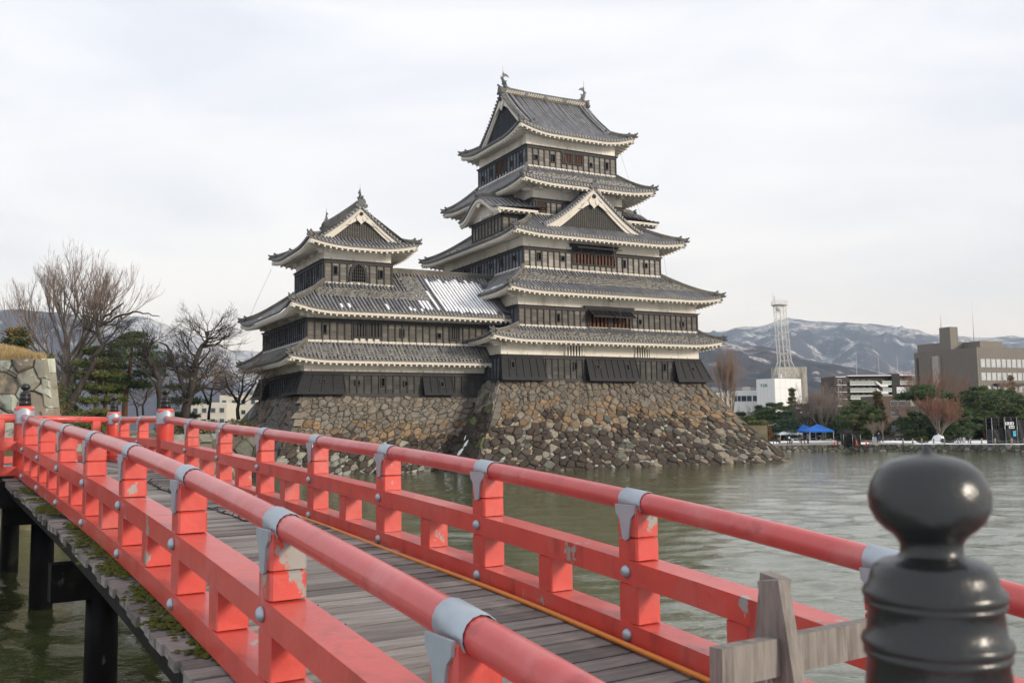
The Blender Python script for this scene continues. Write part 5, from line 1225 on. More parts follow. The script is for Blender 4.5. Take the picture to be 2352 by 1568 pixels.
rpine(121,1925,960,165,70,'dark low pine behind the black fenced enclosure',DARKC+PINE,.05,'pine',6,1.4)
rpine(122,2058,965,163,66,'dark low pine right of the rusty cedar',DARKC+PINE,.05,'pine',6,1.3)
def rshrub(seed,px,yt,Yt,wpx,cols,lab,n=260,size=.3,name='shrub'):
    l,h=rp(px,yt,Yt); plant(shrub(seed,wpx*Yt/2170.,wpx*Yt/2170.*.7,max(.4,h),cols,n,size),name,lab,'shrub',l,'bark_dark','shrubs along the far shore')
rshrub(131,1756,970,150,32,((.20,.105,.028),(.15,.085,.03),(.11,.075,.03)),'orange-brown rounded shrub beside the white tent',300)
rshrub(132,2113,1002,131,30,((.075,.085,.025),(.055,.065,.02)),'low clipped green shrub at the shore left of the snow heap',240,.24)
rshrub(133,2170,1005,130,34,((.03,.042,.018),(.045,.06,.02)),'low dark shrub in front of the snow heap',200,.24)
rshrub(134,2078,1000,145,26,((.05,.06,.025),(.07,.08,.03)),'small green shrub in front of the tiled gate roof',160,.24)
rshrub(135,1735,985,152,30,((.05,.065,.025),(.04,.05,.02)),'dark rounded shrub left of the orange-brown shrub',200,.28)
def rbare(seed,px,yt,Yt,lab,bark='bark_grey',tw='twigs',name='bare_tree',**kw):
    l,h=rp(px,yt,Yt); b=bare_simple(seed,h,kw.pop('r',.2),**kw); b.build(name,lab,'tree',l,bark,tw,G)
rbare(141,1679,838,190,'tall feathery tan poplar left of the white building',tw='twigs_tan',name='poplar_tree',split=.12,nl=12,spread=.22,up=1.0,fan=.22,nmax=2600,twig=1.1,depth=4)
rbare(142,1722,935,180,'small bare tree before the low white wing',split=.3,nmax=700,depth=3)
rbare(143,1885,903,158,'wide bare tree with yellowish leaning trunk behind the blue tents',tw='twigs',split=.25,fan=1.1,nmax=2600,r=.26)
rbare(144,1850,925,160,'bare tree branching behind the left blue tent',split=.3,fan=1.0,nmax=1500)
rbare(145,1912,900,170,'bare tree behind the dark standing visitor',bark='bark_dark',split=.35,fan=.8,nmax=1800)
rbare(146,2156,928,140,'rust-coloured bare bushy tree behind the snow heap',tw='twigs_red',name='bare_bushy_tree',split=.22,nl=9,fan=1.0,spread=.45,up=.45,nmax=3600,twig=.7,r=.3)
rbare(147,2180,862,185,'purplish bare tree in front of the grey office block',tw='twigs_red',split=.3,fan=.9,nmax=2600)
rbare(148,2115,870,190,'faint bare tree at the foot of the office block',tw='twigs_red',split=.3,fan=.8,nmax=1500)
rbare(149,2022,968,138,'small pruned bare tree near the walking man',split=.4,fan=.9,nmax=350,depth=2,r=.12)
rbare(150,2000,972,138,'pale pollarded tree stump with few branches',split=.45,fan=.8,nmax=120,depth=2,r=.14)
rbare(151,2330,880,168,'brownish bare treetop at the right edge behind the pines',tw='twigs_tan',split=.3,fan=.8,nmax=1200)
rbare(152,1945,930,172,'thin bare tree before the apartment block',split=.35,fan=.8,nmax=1200)
rbare(153,2075,925,168,'thin bare tree before the brown building',split=.35,fan=.8,nmax=1200)
# ================================================================ mountains
def mtn_mat(name,forest,dark,snow_lo,snow_hi,sc):
    m=bpy.data.materials.new(name); m.use_nodes=True; t=m.node_tree; p=t.nodes['Principled BSDF']; MATS[name]=m; p.inputs['Roughness'].default_value=.95; p.inputs['Specular IOR Level'].default_value=.1
    c=t.nodes.new('ShaderNodeTexCoord')
    def noi(s,st=(1,1,1),d=6,ro=.6):
        mp=t.nodes.new('ShaderNodeMapping'); mp.inputs['Scale'].default_value=st; t.links.new(c.outputs['Object'],mp.inputs[0]); n=nd(t,'ShaderNodeTexNoise',Scale=s,Detail=float(d),Roughness=ro); t.links.new(mp.outputs[0],n.inputs['Vector']); return n.outputs['Fac']
    def rng(x,a,b,lo=0,hi=1):
        r=nd(t,'ShaderNodeMapRange'); r.inputs[1].default_value=a; r.inputs[2].default_value=b; r.inputs[3].default_value=lo; r.inputs[4].default_value=hi; t.links.new(x,r.inputs[0]); return r.outputs[0]
    def mixc(f,a,b):
        x=t.nodes.new('ShaderNodeMixRGB'); t.links.new(f,x.inputs[0])
        for i,v in((1,a),(2,b)):
            if isinstance(v,tuple): x.inputs[i].default_value=(*v,1)
            else: t.links.new(v,x.inputs[i])
        return x.outputs[0]
    def mul(a,b,op='MULTIPLY'):
        x=t.nodes.new('ShaderNodeMath'); x.operation=op
        for i,v in((0,a),(1,b)):
            if isinstance(v,float): x.inputs[i].default_value=v
            else: t.links.new(v,x.inputs[i])
        return x.outputs[0]
    base=mixc(rng(noi(.0035*sc,d=8),.46,.60),forest,dark)
    fine=noi(.035*sc,(1,1,.30),4,.7)
    at=t.nodes.new('ShaderNodeAttribute'); at.attribute_name='Col'; sep=t.nodes.new('ShaderNodeSeparateColor'); t.links.new(at.outputs['Color'],sep.inputs[0])
    patch=mul(noi(.0045*sc,(1,1,1.6),7,.62),mul(sep.outputs[0],.30),'ADD')
    sn=mul(rng(patch,snow_lo,snow_hi),rng(fine,.42,.56,.05,1.0))
    col=mixc(sn,base,(.80,.82,.86)); col2=mixc(rng(fine,.35,.62,0,.5),col,(.05,.045,.05)); 
    t.links.new(col2,p.inputs['Base Color'])
mtn_mat('mountain_far',(.058,.052,.068),(.022,.030,.038),.66,.80,1.)
mtn_mat('mountain_near',(.052,.040,.045),(.013,.020,.020),.73,.85,2.2)
def mountain(name,mt,crest,Y0,Yc,Y1,seed,amp,nx=150,ny=64,snowk=0.):
    """ridged height field between distance Y0 (foot) and Y1, with its skyline at Yc"""
    xs=[c[0] for c in crest]
    def cz(px):
        px=min(max(px,xs[0]),xs[-1])
        for (a,b) in zip(crest,crest[1:]):
            if a[0]<=px<=b[0]: t=(px-a[0])/(b[0]-a[0]); t=t*t*(3-2*t)*.5+t*.5; y=lerp(a[1],b[1],t); return (991.5-.014*px-y)*Yc/2170.+CAM_H
    vs=[];cols=[];B=MB()
    for j in range(ny+1):
        v=j/ny; Y=lerp(Y0,Y1,v)
        for i in range(nx+1):
            px=lerp(xs[0],xs[-1],i/nx); X=gx(px,Y); 
            s=min(1,max(0,(Y-Y0)/(Yc-Y0))); env=(s**1.15) if Y<=Yc else max(0.,1-((Y-Yc)/(Y1-Yc))**1.2)
            q=Vector((X,Y,seed*777.))/(Yc*.11); r=mnoise.ridged_multi_fractal(q,.9,2.1,6,1.0,2.0,noise_basis='PERLIN_ORIGINAL')-1.0
            r2=mnoise.fractal(q*3.3,1.0,2.0,5); fade=math.sin(math.pi*min(1,s*1.0))**.8 if Y<=Yc else .3
            z=cz(px)*env*(Y/Yc if Y<Yc else 1)**.0+amp*(r*.55+r2*.25)*fade*cz(px)+ (r2*.010*cz(px))
            vs.append((X,Y,max(-5,z))); cols.append(max(0,min(1,(z/max(1,cz(px)))*.6+snowk+r*.25)))
    w=nx+1; fs=[];fc=[]
    B.v=vs
    for j in range(ny):
        for i in range(nx): B.f.append((j*w+i,j*w+i+1,(j+1)*w+i+1,(j+1)*w+i)); k=cols[j*w+i]; B.c.append((k,k,k)); B.sm.append(True)
    return struct(B.build(name,mt))
mountain('mountain','mountain_far',[(1400,800),(1560,775),(1620,764),(1700,757),(1745,751),(1790,741),(1830,734),(1880,738),(1940,742),(2010,744),(2060,750),(2110,758),(2150,768),(2200,771),(2260,776),(2310,773),(2352,774),(2520,790),(2800,820)],3600,7600,9800,3,.34,190,90,snowk=.16)
mountain('mountain','mountain_near',[(1380,800),(1540,790),(1610,792),(1680,796),(1740,800),(1800,808),(1850,822),(1900,834),(1950,842),(2010,852),(2080,866),(2160,884),(2260,905),(2380,920),(2600,935)],1500,2900,3900,9,.30,150,70,snowk=.0)
mountain('mountain','mountain_far',[(-300,720),(-100,716),(0,712),(60,711),(120,714),(180,721),(235,733),(300,760),(380,800),(480,850),(600,890)],2600,4200,5600,14,.30,130,66,snowk=-.02)
mountain('mountain','mountain_far',[(60,800),(150,770),(220,748),(255,734),(285,726),(310,724),(335,726),(365,738),(400,752),(440,770),(490,792),(530,812),(580,838),(680,880),(800,910)],3800,6400,8400,21,.26,130,66,snowk=.42)
mountain('mountain','mountain_far',[(380,860),(450,830),(510,809),(540,804),(575,806),(620,812),(700,830),(820,870)],7600,9400,10600,27,.22,80,40,snowk=.55)
# ================================================================ buildings beyond the far shore
mat('panel_white',(.70,.71,.71),.6,.3,var=.05,scale=.3,bump=.05,bscale=2)
mat('panel_line',(.45,.46,.47),.7,.2,var=.05)
mat('concrete',(.36,.34,.30),.9,.2,var=.15,scale=.4,dirt=[((.16,.15,.13),.5,.5,.7,(1,1,.15))])
mat('office_panel',(.185,.166,.143),.75,.3,var=.05,scale=.4,bump=.1,bscale=2)
mat('dark_brick',(.070,.058,.050),.8,.3,var=.12,scale=.8)
mat('brown_brick',(.115,.082,.066),.8,.3,var=.12,scale=.8)
mat('beige_wall',(.42,.38,.31),.85,.2,var=.08,scale=.5)
mat('cream_wall',(.55,.52,.45),.85,.2,var=.08,scale=.5)
mat('glass_dark',(.045,.055,.06),.12,.6,var=.1,scale=.3)
mat('glass_sky',(.42,.45,.46),.10,.7,var=.25,scale=.25,metal=.35)
mat('rail_glass',(.33,.38,.34),.25,.6,var=.1,scale=.4)
mat('sign_green',(.012,.20,.085),.5,.4,var=0); mat('sign_blue',(.05,.30,.55),.5,.4,var=0); mat('sign_teal',(.05,.25,.26),.5,.4,var=0); mat('sign_black',(.02,.02,.02),.6,.3,var=0)
mat('steel_white',(.62,.60,.55),.6,.4,var=.12,scale=2)
mat('roof_slate',(.13,.14,.16),.6,.4,var=.2,scale=2)
def hor(px): return 991.5-.014*px
def zpx(px,py,Y): return (hor(px)-py)*Y/2170.+CAM_H
def bldg(name,label,cat,px,Y,ang,z0=ZB):
    o=thing(name,label,cat,(gx(px,Y),Y,z0),R(ang)); return o
def lbox(parent,name,m,x0,x1,y0,y1,z0,z1):
    B=MB(); B.box(x0,x1,y0,y1,z0,z1); return B.build(name,m,parent)
def text(parent,body,m,loc,size,rot,name='sign_lettering',ext=.02):
    cu=bpy.data.curves.new(name,'FONT'); cu.body=body; cu.size=size; cu.extrude=ext; cu.align_x='LEFT'
    ob=bpy.data.objects.new(name+'_tmp',cu); COL.objects.link(ob); dg=bpy.context.evaluated_depsgraph_get(); me=bpy.data.meshes.new_from_object(ob.evaluated_get(dg)); bpy.data.objects.remove(ob)
    me.materials.clear(); me.materials.append(MATS[m]); o=inst(me,name,parent,loc,rot); return o
# white broadcaster's building (local x along its right face, y along its left face)
Yb=300; A_=bldg('white_building','white panelled building with green lettering under the lattice mast','building',1780,Yb,35)
hB=zpx(1780,869,Yb)-ZB; Lr,Ll=13.,7.4
wl=lbox(A_,'wall','panel_white',0,Lr,0,Ll,0,hB)
B=MB()
for i in range(1,5): B.box(Lr*i/5-.03,Lr*i/5+.03,-.015,0,0,hB)
for z in (hB*.35,hB*.6,hB*.82): B.box(0,Lr,-.015,0,z-.03,z+.03)
for i in range(1,5): B.box(-.015,0,Ll*i/5-.03,Ll*i/5+.03,0,hB)
B.build('panel_joints','panel_line',A_)
text(A_,'TSB','sign_green',(-.06,Ll*.80,hB-2.55),1.35,(R(90),0,R(-90)),ext=.04).scale=(1.35,1,1)
w=lbox(A_,'wing','panel_white',-.4,.0,Ll,Ll+1,0,.1)
wing=bldg('white_office_wing','low white office wing with dark window bands left of the lettered building','building',1674,310,6)
hW=zpx(1700,897,310)-ZB; lbox(wing,'wall','panel_white',0,11.6,0,9,0,hW)
for i,(a,b) in enumerate(((4.2,5.8),(6.1,7.6),(8.1,9.4),(9.6,11.0))):
    z1=zpx(1730,909,310)-ZB; z0=zpx(1730,921,310)-ZB; f=lbox(wing,'window','panel_line',a-.1,b+.1,-.05,.05,z0-.1,z1+.1); lbox(f,'pane','glass_dark',a,b,-.08,-.06,z0,z1)
for i,(a,b) in enumerate(((1.0,2.6),(2.9,3.9))): f=lbox(wing,'window','panel_line',a-.1,b+.1,-.05,.05,z0-.1,z1+.1); lbox(f,'pane','glass_dark',a,b,-.08,-.06,z0,z1)
B=MB()
for i in range(25): B.box(i*.47,i*.47+.05,.1,.15,hW,hW+.9)
for z in(.45,.88): B.box(0,11.6,.1,.15,hW+z,hW+z+.05)
B.build('roof_railing','steel_white',wing)
lbox(wing,'roof_unit','beige_wall',6.4,8.4,3,5,hW,hW+1.3)
# concrete plant room behind the white building, with the mast
C_=bldg('concrete_block','stained grey concrete plant house behind the white building','building',1786,318,3)
hC=zpx(1820,843,318)-ZB; lbox(C_,'wall','concrete',0,10.3,0,6,0,hC); lbox(C_,'coping','verdigris',-.1,10.4,-.1,6.1,hC,hC+.15)
sg=lbox(C_,'sign_panel','panel_white',.3,1.6,-.5,-.3,zpx(1790,868,318)-ZB,zpx(1790,860,318)-ZB); text(C_,'P','sign_blue',(.55,-.55,zpx(1790,867.3,318)-ZB),1.25,(R(90),0,0),ext=.02)
Ym=309; mast=thing('lattice_mast','white steel lattice radio mast with round platform and dish','radio mast',(gx(1806,Ym),Ym,zpx(1806,866,Ym)))
zb0=zpx(1806,866,Ym); z1=zpx(1806,829,Ym)-zb0; z2=zpx(1800,700,Ym)-zb0; xo=gx(1798,Ym)-gx(1806,Ym)
B=MB(); 
def mp_(z,sx,sy):
    if z<z1: w=lerp(3.3,1.75,z/z1)
    else: w=lerp(1.75,1.62,(z-z1)/(z2-z1))
    return Vector((xo*z/z2+sx*w,sy*w,z))
for sx in(-1,1):
    for sy in(-1,1): B.tube([mp_(z,sx,sy) for z in (0,z1,(z1+z2)/2,z2)],[.15,.11,.10,.09],5)
zs=[0,z1*.55,z1]+[lerp(z1,z2,i/8) for i in range(1,9)]
for a,b in zip(zs,zs[1:]):
    for (s0,s1) in (((-1,-1),(1,-1)),((1,-1),(1,1)),((1,1),(-1,1)),((-1,1),(-1,-1))):
        B.tube([mp_(b,*s0),mp_(b,*s1)],.045,4); m0=(mp_(a,*s0)+mp_(a,*s1))/2; B.tube([mp_(b,*s0),m0],.045,4); B.tube([mp_(b,*s1),m0],.045,4)
B.tube([mp_(0,0,0),mp_(z2,0,0)],.16,6)
B.build('lattice','steel_white',mast)
B=MB(); B.lathe([(2.2,z2-.25),(2.75,z2),(2.75,z2+.18),(.2,z2+.2)],(xo,0,0),20)
for i in range(16): a=2*math.pi*i/16; B.tube([(xo+2.6*math.cos(a),2.6*math.sin(a),z2+.1),(xo+2.6*math.cos(a),2.6*math.sin(a),z2+1.35)],.05,4)
for zt in (.75,1.35): B.tube([(xo+2.6*math.cos(2*math.pi*i/24),2.6*math.sin(2*math.pi*i/24),z2+zt) for i in range(25)],.05,4)
B.tube([(xo-1.6,0,z2),(xo-1.6,0,z2+3.2)],.09,5); B.tube([(xo-2.0,.5,z2),(xo-2.0,.5,z2+4.6)],.05,4)
for z in(1.7,2.2,2.7): B.box(xo-1.9,xo-1.3,-.2,.2,z2+z,z2+z+.25)
B.build('platform','steel_white',mast)
B=MB(); n=18; B.loft([[(xo-1.05+r*math.cos(2*math.pi*j/n),-1.95-d,z2-1.35+r*math.sin(2*math.pi*j/n)) for j in range(n)] for r,d in((.75,0),(.88,.12),(.86,.25),(.4,.42),(.03,.5))],True,None,True); B.build('dish','panel_line',mast)
# little hotel at the edge of the stone base
Hh=bldg('small_hotel','small white hotel with dark roof and black sign beside the stone base','building',1622,255,8)
zt=zpx(1640,889,255)-ZB; lbox(Hh,'upper_wall','panel_white',.2,5.6,0,5,0,zt-1.1)
B=MB(); B.add([(-.2,-.4,zt-1.15),(6.0,-.4,zt-1.15),(6.0,5.4,zt-1.15),(-.2,5.4,zt-1.15),(2.6,2.4,zt+.1),(3.4,2.4,zt+.1)],[(0,1,5,4),(1,2,5),(2,3,4,5),(3,0,4),(0,3,2,1)]); B.build('roof','roof_slate',Hh)
lbox(Hh,'lower_wall','beige_wall',2.2,7.2,-2,-.1,0,zpx(1650,905,255)-ZB)
text(Hh,'松本ホテル花月','sign_black',(1.6,-.06,zpx(1645,904,255)-ZB+.05),.72,(R(90),0,0),ext=.02)
# dark apartment block with balconies
Ya=262; Ap=bldg('apartment_block','dark brick apartment block with glazed balconies and white stair','building',1917,Ya,5)
hA=zpx(1930,866,Ya)-ZB; lbox(Ap,'wall','dark_brick',0,4.2,0,9,0,hA+.2); lbox(Ap,'wall','dark_brick',4.2,23,.9,9,0,hA+.2)
lbox(Ap,'roof_slab','panel_white',3.9,23.2,-.5,9.2,hA+.2,hA+.45); lbox(Ap,'roof_slab','panel_white',.4,3.2,-.3,1,hA-.1,hA+.1)
lbox(Ap,'lift_tower','sign_black',16.3,18.6,-.6,5,0,hA+.75)
for i in range(4):
    z=hA-2.15-1.95*i; lbox(Ap,'balcony_slab','panel_white',4.3,16.2,-.55,.9,z-.2,z); lbox(Ap,'balcony_slab','panel_white',18.7,23.,-.55,.9,z-.2,z)
    for (a,b) in ((4.3,11.6),(13.6,16.2),(18.7,23.)):
        q=lbox(Ap,'balcony_rail','rail_glass',a,b,-.55,-.50,z,z+.85); B=MB()
        k=int((b-a)/.9)
        for j in range(k+1): x=lerp(a,b,j/k); B.box(x-.03,x+.03,-.60,-.56,z,z+.95)
        B.box(a,b,-.60,-.54,z+.85,z+.95); B.build('rail_posts','steel_white',q)
    for a in (4.7,6.5,8.3,10.1,14.0,19.2,21.2):
        f=lbox(Ap,'window','beige_wall',a,a+.9,.84,.89,z+.1,z+1.4); lbox(f,'pane','glass_dark',a+.1,a+.8,.80,.83,z+.15,z+1.3)
    f=lbox(Ap,'window','panel_white',1.0,2.0,-.06,-.01,z+.1,z+1.5); lbox(f,'pane','glass_dark',1.08,1.92,-.10,-.07,z+.18,z+1.42)
    lbox(Ap,'balcony','brown_brick',2.2,3.3,-.5,0,z,z+.8); lbox(Ap,'balcony_slab','panel_white',.5,3.3,-.55,-.01,z-.18,z-.02)
    if i<3:
        B=MB(); B.hexa([(11.7,-.9,z+.3),(13.1,-.9,z-.75),(13.1,-.6,z-.75),(11.7,-.6,z+.3),(11.7,-.9,z+.95),(13.1,-.9,z-.05),(13.1,-.6,z-.05),(11.7,-.6,z+.95)]); B.box(13.1,15.0,-.9,-.6,z-.75,z-.0); B.build('stair','panel_white',Ap)
for a,hh in((10.,7.),(16.5,6.),(22.,6.)): 
    B=MB(); B.tube([(a-2,3,hA),(a-2,3,hA+hh)],[.06,.03],4); B.build('aerial','steel_white',Ap)
# brown brick building
Yn=235; Bb=bldg('brown_building','brown brick building with wide windows behind the cedars','building',2008,Yn,4)
hN=zpx(2050,909,Yn)-ZB; lbox(Bb,'wall','brown_brick',0,9.2,0,8,0,hN)
for (xa,xb,ya,yb) in ((2044,2080,921,932),(2044,2066,947,957),(2084,2092,921,932)):
    x0,x1=gx(xa,Yn)-gx(2008,Yn),gx(xb,Yn)-gx(2008,Yn); za,zb_=zpx(xa,yb,Yn)-ZB,zpx(xa,ya,Yn)-ZB; f=lbox(Bb,'window','panel_line',x0,x1,-.08,.02,za,zb_)
    nn=max(1,int((x1-x0)/1.3))
    for j in range(nn): lbox(f,'pane','glass_dark',lerp(x0,x1,j/nn)+.08,lerp(x0,x1,(j+1)/nn)-.08,-.12,-.09,za+.1,zb_-.1)
sgn=bldg('hotel_sign','white rooftop sign board with teal lettering above the brown building','sign',2060,246,4,zpx(2060,907,246)); hS=zpx(2060,889,246)-zpx(2060,907,246)
lbox(sgn,'board','panel_white',0,3.3,0,.25,0,hS); text(sgn,'サザンクロス イン','sign_teal',(.12,-.03,hS*.45),.42,(R(90),0,0),ext=.01); lbox(sgn,'side_panel','panel_line',3.3,4.4,.1,.3,-.4,hS*.95); lbox(sgn,'emblem','sign_blue',2.45,3.0,-.05,-.02,hS*.62,hS*.95)
lbox(sgn,'support','steel_white',.3,3.9,.3,.6,-3,.2)
# big grey-brown office block
Yo=190; Of=bldg('office_block','large grey-brown office block with two rows of bright windows','building',2248,Yo,23)
hO=zpx(2248,797,Yo)-ZB; Lx,Ly=17.,16.2
lbox(Of,'wall','office_panel',0,Lx,0,Ly,0,hO)
B=MB()
for i in range(1,40): y=Ly*i/40; B.box(-.012,0,y-.015,y+.015,0,hO)
for i in range(1,36): x=Lx*i/36; B.box(x-.015,x+.015,-.012,0,0,hO)
for z in(hO-2.4,hO-3.6): B.box(0,Lx,-.012,0,z-.02,z+.02)
B.build('panel_joints','dark_brick',Of)
lbox(Of,'stair_tower','office_panel',1.,6.,7.2,Ly-.05,hO,hO+1.75); lbox(Of,'lift_tower','office_panel',1.2,3.4,7.4,10.2,hO+1.75,hO+4.9)
lbox(Of,'penthouse','office_panel',4.5,11,3,9,hO,hO+1.6)
lbox(Of,'pilaster','concrete',-.6,0,9.2,10.8,0,hO-1.1); lbox(Of,'pilaster','dark_brick',-.12,0,15.1,15.5,0,hO-1.2)
for row,(ya,yb) in enumerate(((825.5,843),(857,873),(888,900))):
    z1_,z0_=zpx(2260,ya,Yo+1)-ZB,zpx(2260,yb,Yo+1)-ZB
    for i in range(11):
        x=.9+i*1.47; f=lbox(Of,'window','panel_line',x-.08,x+1.13,-.06,.05,z0_-.08,z1_+.08); lbox(f,'pane','glass_sky',x,x+1.05,-.09,-.07,z0_,z1_)
B=MB(); zc=zpx(2290,880,Yo)-ZB; B.box(4.2,12,-1.4,0,zc-.5,zc); B.beam((4.4,-1.2,zc),(5.6,-1.2,zc-2.2),.3,.3,None,(0,1,0)); B.build('entrance_canopy','dark_brick',Of)
for x,y,z0_,hh in((5.2,5,1.6,8.6),(1.6,10,4.9,3.1)):
    B=MB(); B.tube([(x,y,hO+z0_),(x,y,hO+z0_+hh)],[.10,.03],5); B.build('aerial','steel_white',Of)
# pale buildings behind the left-hand trees
for i,(pa,pb,yt,Y,lab) in enumerate(((440,520,925,165,'pale cream building glimpsed through the bare cherry branches'),(505,592,908,180,'taller cream building behind the twigs next to the turret'))):
    o=bldg('cream_building',lab,'building',pa,Y,4,ZG); wd=gx(pb,Y)-gx(pa,Y); hh=zpx(pa,yt,Y)-ZG; lbox(o,'wall','cream_wall',0,wd,0,8,0,hh)
    for j in range(4):
        for r in range(2):
            x=wd*(j+.5)/4; f=lbox(o,'window','panel_line',x-.42,x+.42,-.06,.02,hh-1.8-r*1.9,hh-.9-r*1.9); lbox(f,'pane','glass_dark',x-.36,x+.36,-.1,-.07,hh-1.72-r*1.9,hh-.98-r*1.9)
Yh=112; o=bldg('tiled_house','small house with grey-blue tiled gable roof beside the turret base','house',566,Yh,-35,ZG); hh=zpx(590,925,Yh)-ZG
B=MB(); B.box(0,6,0,3.6,0,hh-1.9); B.add([(0,0,hh-1.9),(0,3.6,hh-1.9),(0,1.8,hh-.2)],[(0,1,2)]); B.build('wall','cream_wall',o)
B=MB()
for s,y in((1,-.5),(-1,4.1)):
    B.hexa([(-.4,y,hh-2.3),(6.4,y,hh-2.3),(6.4,1.8,hh-.1),(-.4,1.8,hh-.1),(-.4,y,hh-2.15),(6.4,y,hh-2.15),(6.4,1.8,hh+.05),(-.4,1.8,hh+.05)])
    for i in range(20): x=-.3+i*.34; B.tube([(x,y,hh-2.13),(x,1.8,hh+.07)],.07,4)
B.build('roof','roof_slate',o)
# tiled gate roof under the brown building
o=bldg('tiled_gate','low white-walled gate with grey tiled roof under the trees','gate',2052,150,-12); hh=zpx(2065,977,150)-ZB
lbox(o,'wall','cream_wall',0,3.6,0,1.5,0,hh-.9); B=MB(); B.add([(-.5,-.6,hh-1),(4.1,-.6,hh-1),(4.1,2.1,hh-1),(-.5,2.1,hh-1),(-.3,.75,hh),(3.9,.75,hh)],[(0,1,5,4),(1,2,5),(2,3,4,5),(3,0,4)])
for i in range(13): x=-.4+i*.36; B.tube([(x,-.6,hh-.98),(lerp(x,1.8,.05),.75,hh+.03)],.06,4)
B.build('roof','roof_slate',o)
# ================================================================ left stone wall with dry grass
def col_big(s,t,sz,rs):
    c=rs.choice(((.33,.345,.29),(.30,.32,.265),(.36,.365,.30),(.27,.255,.20),(.21,.175,.135))); k=rs.uniform(.85,1.15); return tuple(x*k for x in c)
Yw=43.; wx=gx(108,Yw)
ff=[stone_face((wx-8.,Yw+.6,7.5),(wx,Yw,7.5),(wx-8.,Yw-.4,2.6),(wx+1.25,Yw-1.2,2.6),40,40,col_big,71,gap=.03,hgt=.20,curve=.15,rough=.9),
    stone_face((wx,Yw,7.5),(wx-5.2,Yw+7,7.5),(wx+1.25,Yw-1.2,2.6),(wx-4.0,Yw+7,2.6),30,10,col_big,72,gap=.03,hgt=.2)]
def capw(c): c.add([(wx-8,Yw+.6,7.42),(wx,Yw,7.42),(wx-5.2,Yw+7,7.42),(wx-9,Yw+7,7.42)],[(0,1,2,3)])
stone_thing('stone_wall','tall wall of large pale stones with dry grass on top at the left','stone wall',(wx-3,Yw,3),ff,'bigstone',closed=capw)
def mound(x,y):   # height of the earth on the wall
    dx=(wx-.25-.74*max(0,y-Yw)-x); dy=(y-Yw-.1); return 7.46+.74*(1-math.exp(-max(0,dx)/.8))*(1-math.exp(-max(0,dy+.15)/.7))
B=MB(); n=14
for i in range(n):
    for j in range(n):
        x0,x1=wx-7.8+7.7*i/n,wx-7.8+7.7*(i+1)/n; y0,y1=Yw-.02+5*j/n,Yw-.02+5*(j+1)/n; q0,q1=-.76*(y0-Yw),-.76*(y1-Yw)
        B.add([(x0+q0,y0,mound(x0+q0,y0)),(x1+q0,y0,mound(x1+q0,y0)),(x1+q1,y1,mound(x1+q1,y1)),(x0+q1,y1,mound(x0+q1,y1))],[(0,1,2,3)],(.30,.22,.11),True)
gm=B.build('grass_mound','dry_grass'); struct(gm)
B=MB(); rs=random.Random(5)
for i in range(15000):
    y=Yw+.0+2.6*rs.random()**1.6; x=wx-.1-.76*(y-Yw)-7.2*rs.random(); z=mound(x,y)-.03; h=rs.uniform(.10,.42); a=rs.uniform(0,6.28); l=rs.uniform(.02,.25); w=.014
    c=rs.choice(((.52,.38,.18),(.44,.31,.14),(.60,.46,.25),(.30,.22,.11))); dx,dy=math.cos(a)*l,math.sin(a)*l-.05
    B.add([(x-w,y,z),(x+w,y,z),(x+dx,y+dy,z+h)],[(0,1,2)],c)
tag(B.build('dry_grass','dry_grass'),'dry yellow grass on top of the left stone wall','grass',kind='stuff')
# ================================================================ far shore: tents, people, equipment
def YF(px,py): return (CAM_H-ZB)*2170./(py-hor(px))       # distance at which a foot at image row py stands
def zx(x): return 1751.4+.25536*x
def zy(y): return 918.7+.25536*y
mat('tent_blue',(.015,.14,.52),.6,.3,var=.06); mat('tent_white',(.75,.76,.80),.6,.3,var=.05); mat('pole_metal',(.55,.55,.55),.4,.5,metal=.6,var=.05)
mat('black_tarp',(.020,.020,.022),.7,.3,var=.3,scale=1.2,bump=.6,bscale=2.2); mat('black_box',(.010,.010,.011),.6,.3,var=.1); mat('white_box',(.72,.72,.72),.6,.3,var=.05)
mat('cone_orange',(.75,.09,.03),.5,.4,var=.05); mat('cone_yellow',(.50,.60,.06),.5,.4,var=.05); mat('wood_pale',(.36,.31,.24),.8,.2,var=.2)
mat('poster_blue',(.06,.42,.62),.5,.3,var=.5,scale=2.5); mat('skin',(.48,.29,.20),.6,.3,var=.05); mat('metal_dark',(.03,.03,.03),.5,.4,var=.1); mat('rope',(.33,.30,.25),.9,.1,var=.1)
def tent(px0,px1,ya,ye,yf,m,label):
    pc=(px0+px1)/2; Y=YF(pc,yf); o=thing('canopy_tent',label,'tent',(gx(pc,Y),Y,ZB),0,'canopy tents on the far shore'); w=(px1-px0)*Y/2170./2; he=(yf-ye)*Y/2170.; ha=(yf-ya)*Y/2170.
    B=MB(); e=w*1.02; sub=4
    B.add([(-e,-e,he),(e,-e,he),(e,e,he),(-e,e,he),(0,0,ha),(-e,-e,he-.22),(e,-e,he-.22),(e,e,he-.22),(-e,e,he-.22)]+[(0,-e*.5,lerp(he,ha,.5)-.05),(e*.5,0,lerp(he,ha,.5)-.05),(0,e*.5,lerp(he,ha,.5)-.05),(-e*.5,0,lerp(he,ha,.5)-.05)],
          [(0,1,9),(1,4,9),(4,0,9),(1,2,10),(2,4,10),(4,1,10),(2,3,11),(3,4,11),(4,2,11),(3,0,12),(0,4,12),(4,3,12),(0,1,6,5),(1,2,7,6),(2,3,8,7),(3,0,5,8)])
    B.build('canopy',m,o)
    for sx in(-1,1):
        for sy in(-1,1): B=MB(); B.box(sx*w*.96-.04,sx*w*.96+.04,sy*w*.96-.04,sy*w*.96+.04,0,he); B.build('leg','pole_metal',o)
    return o
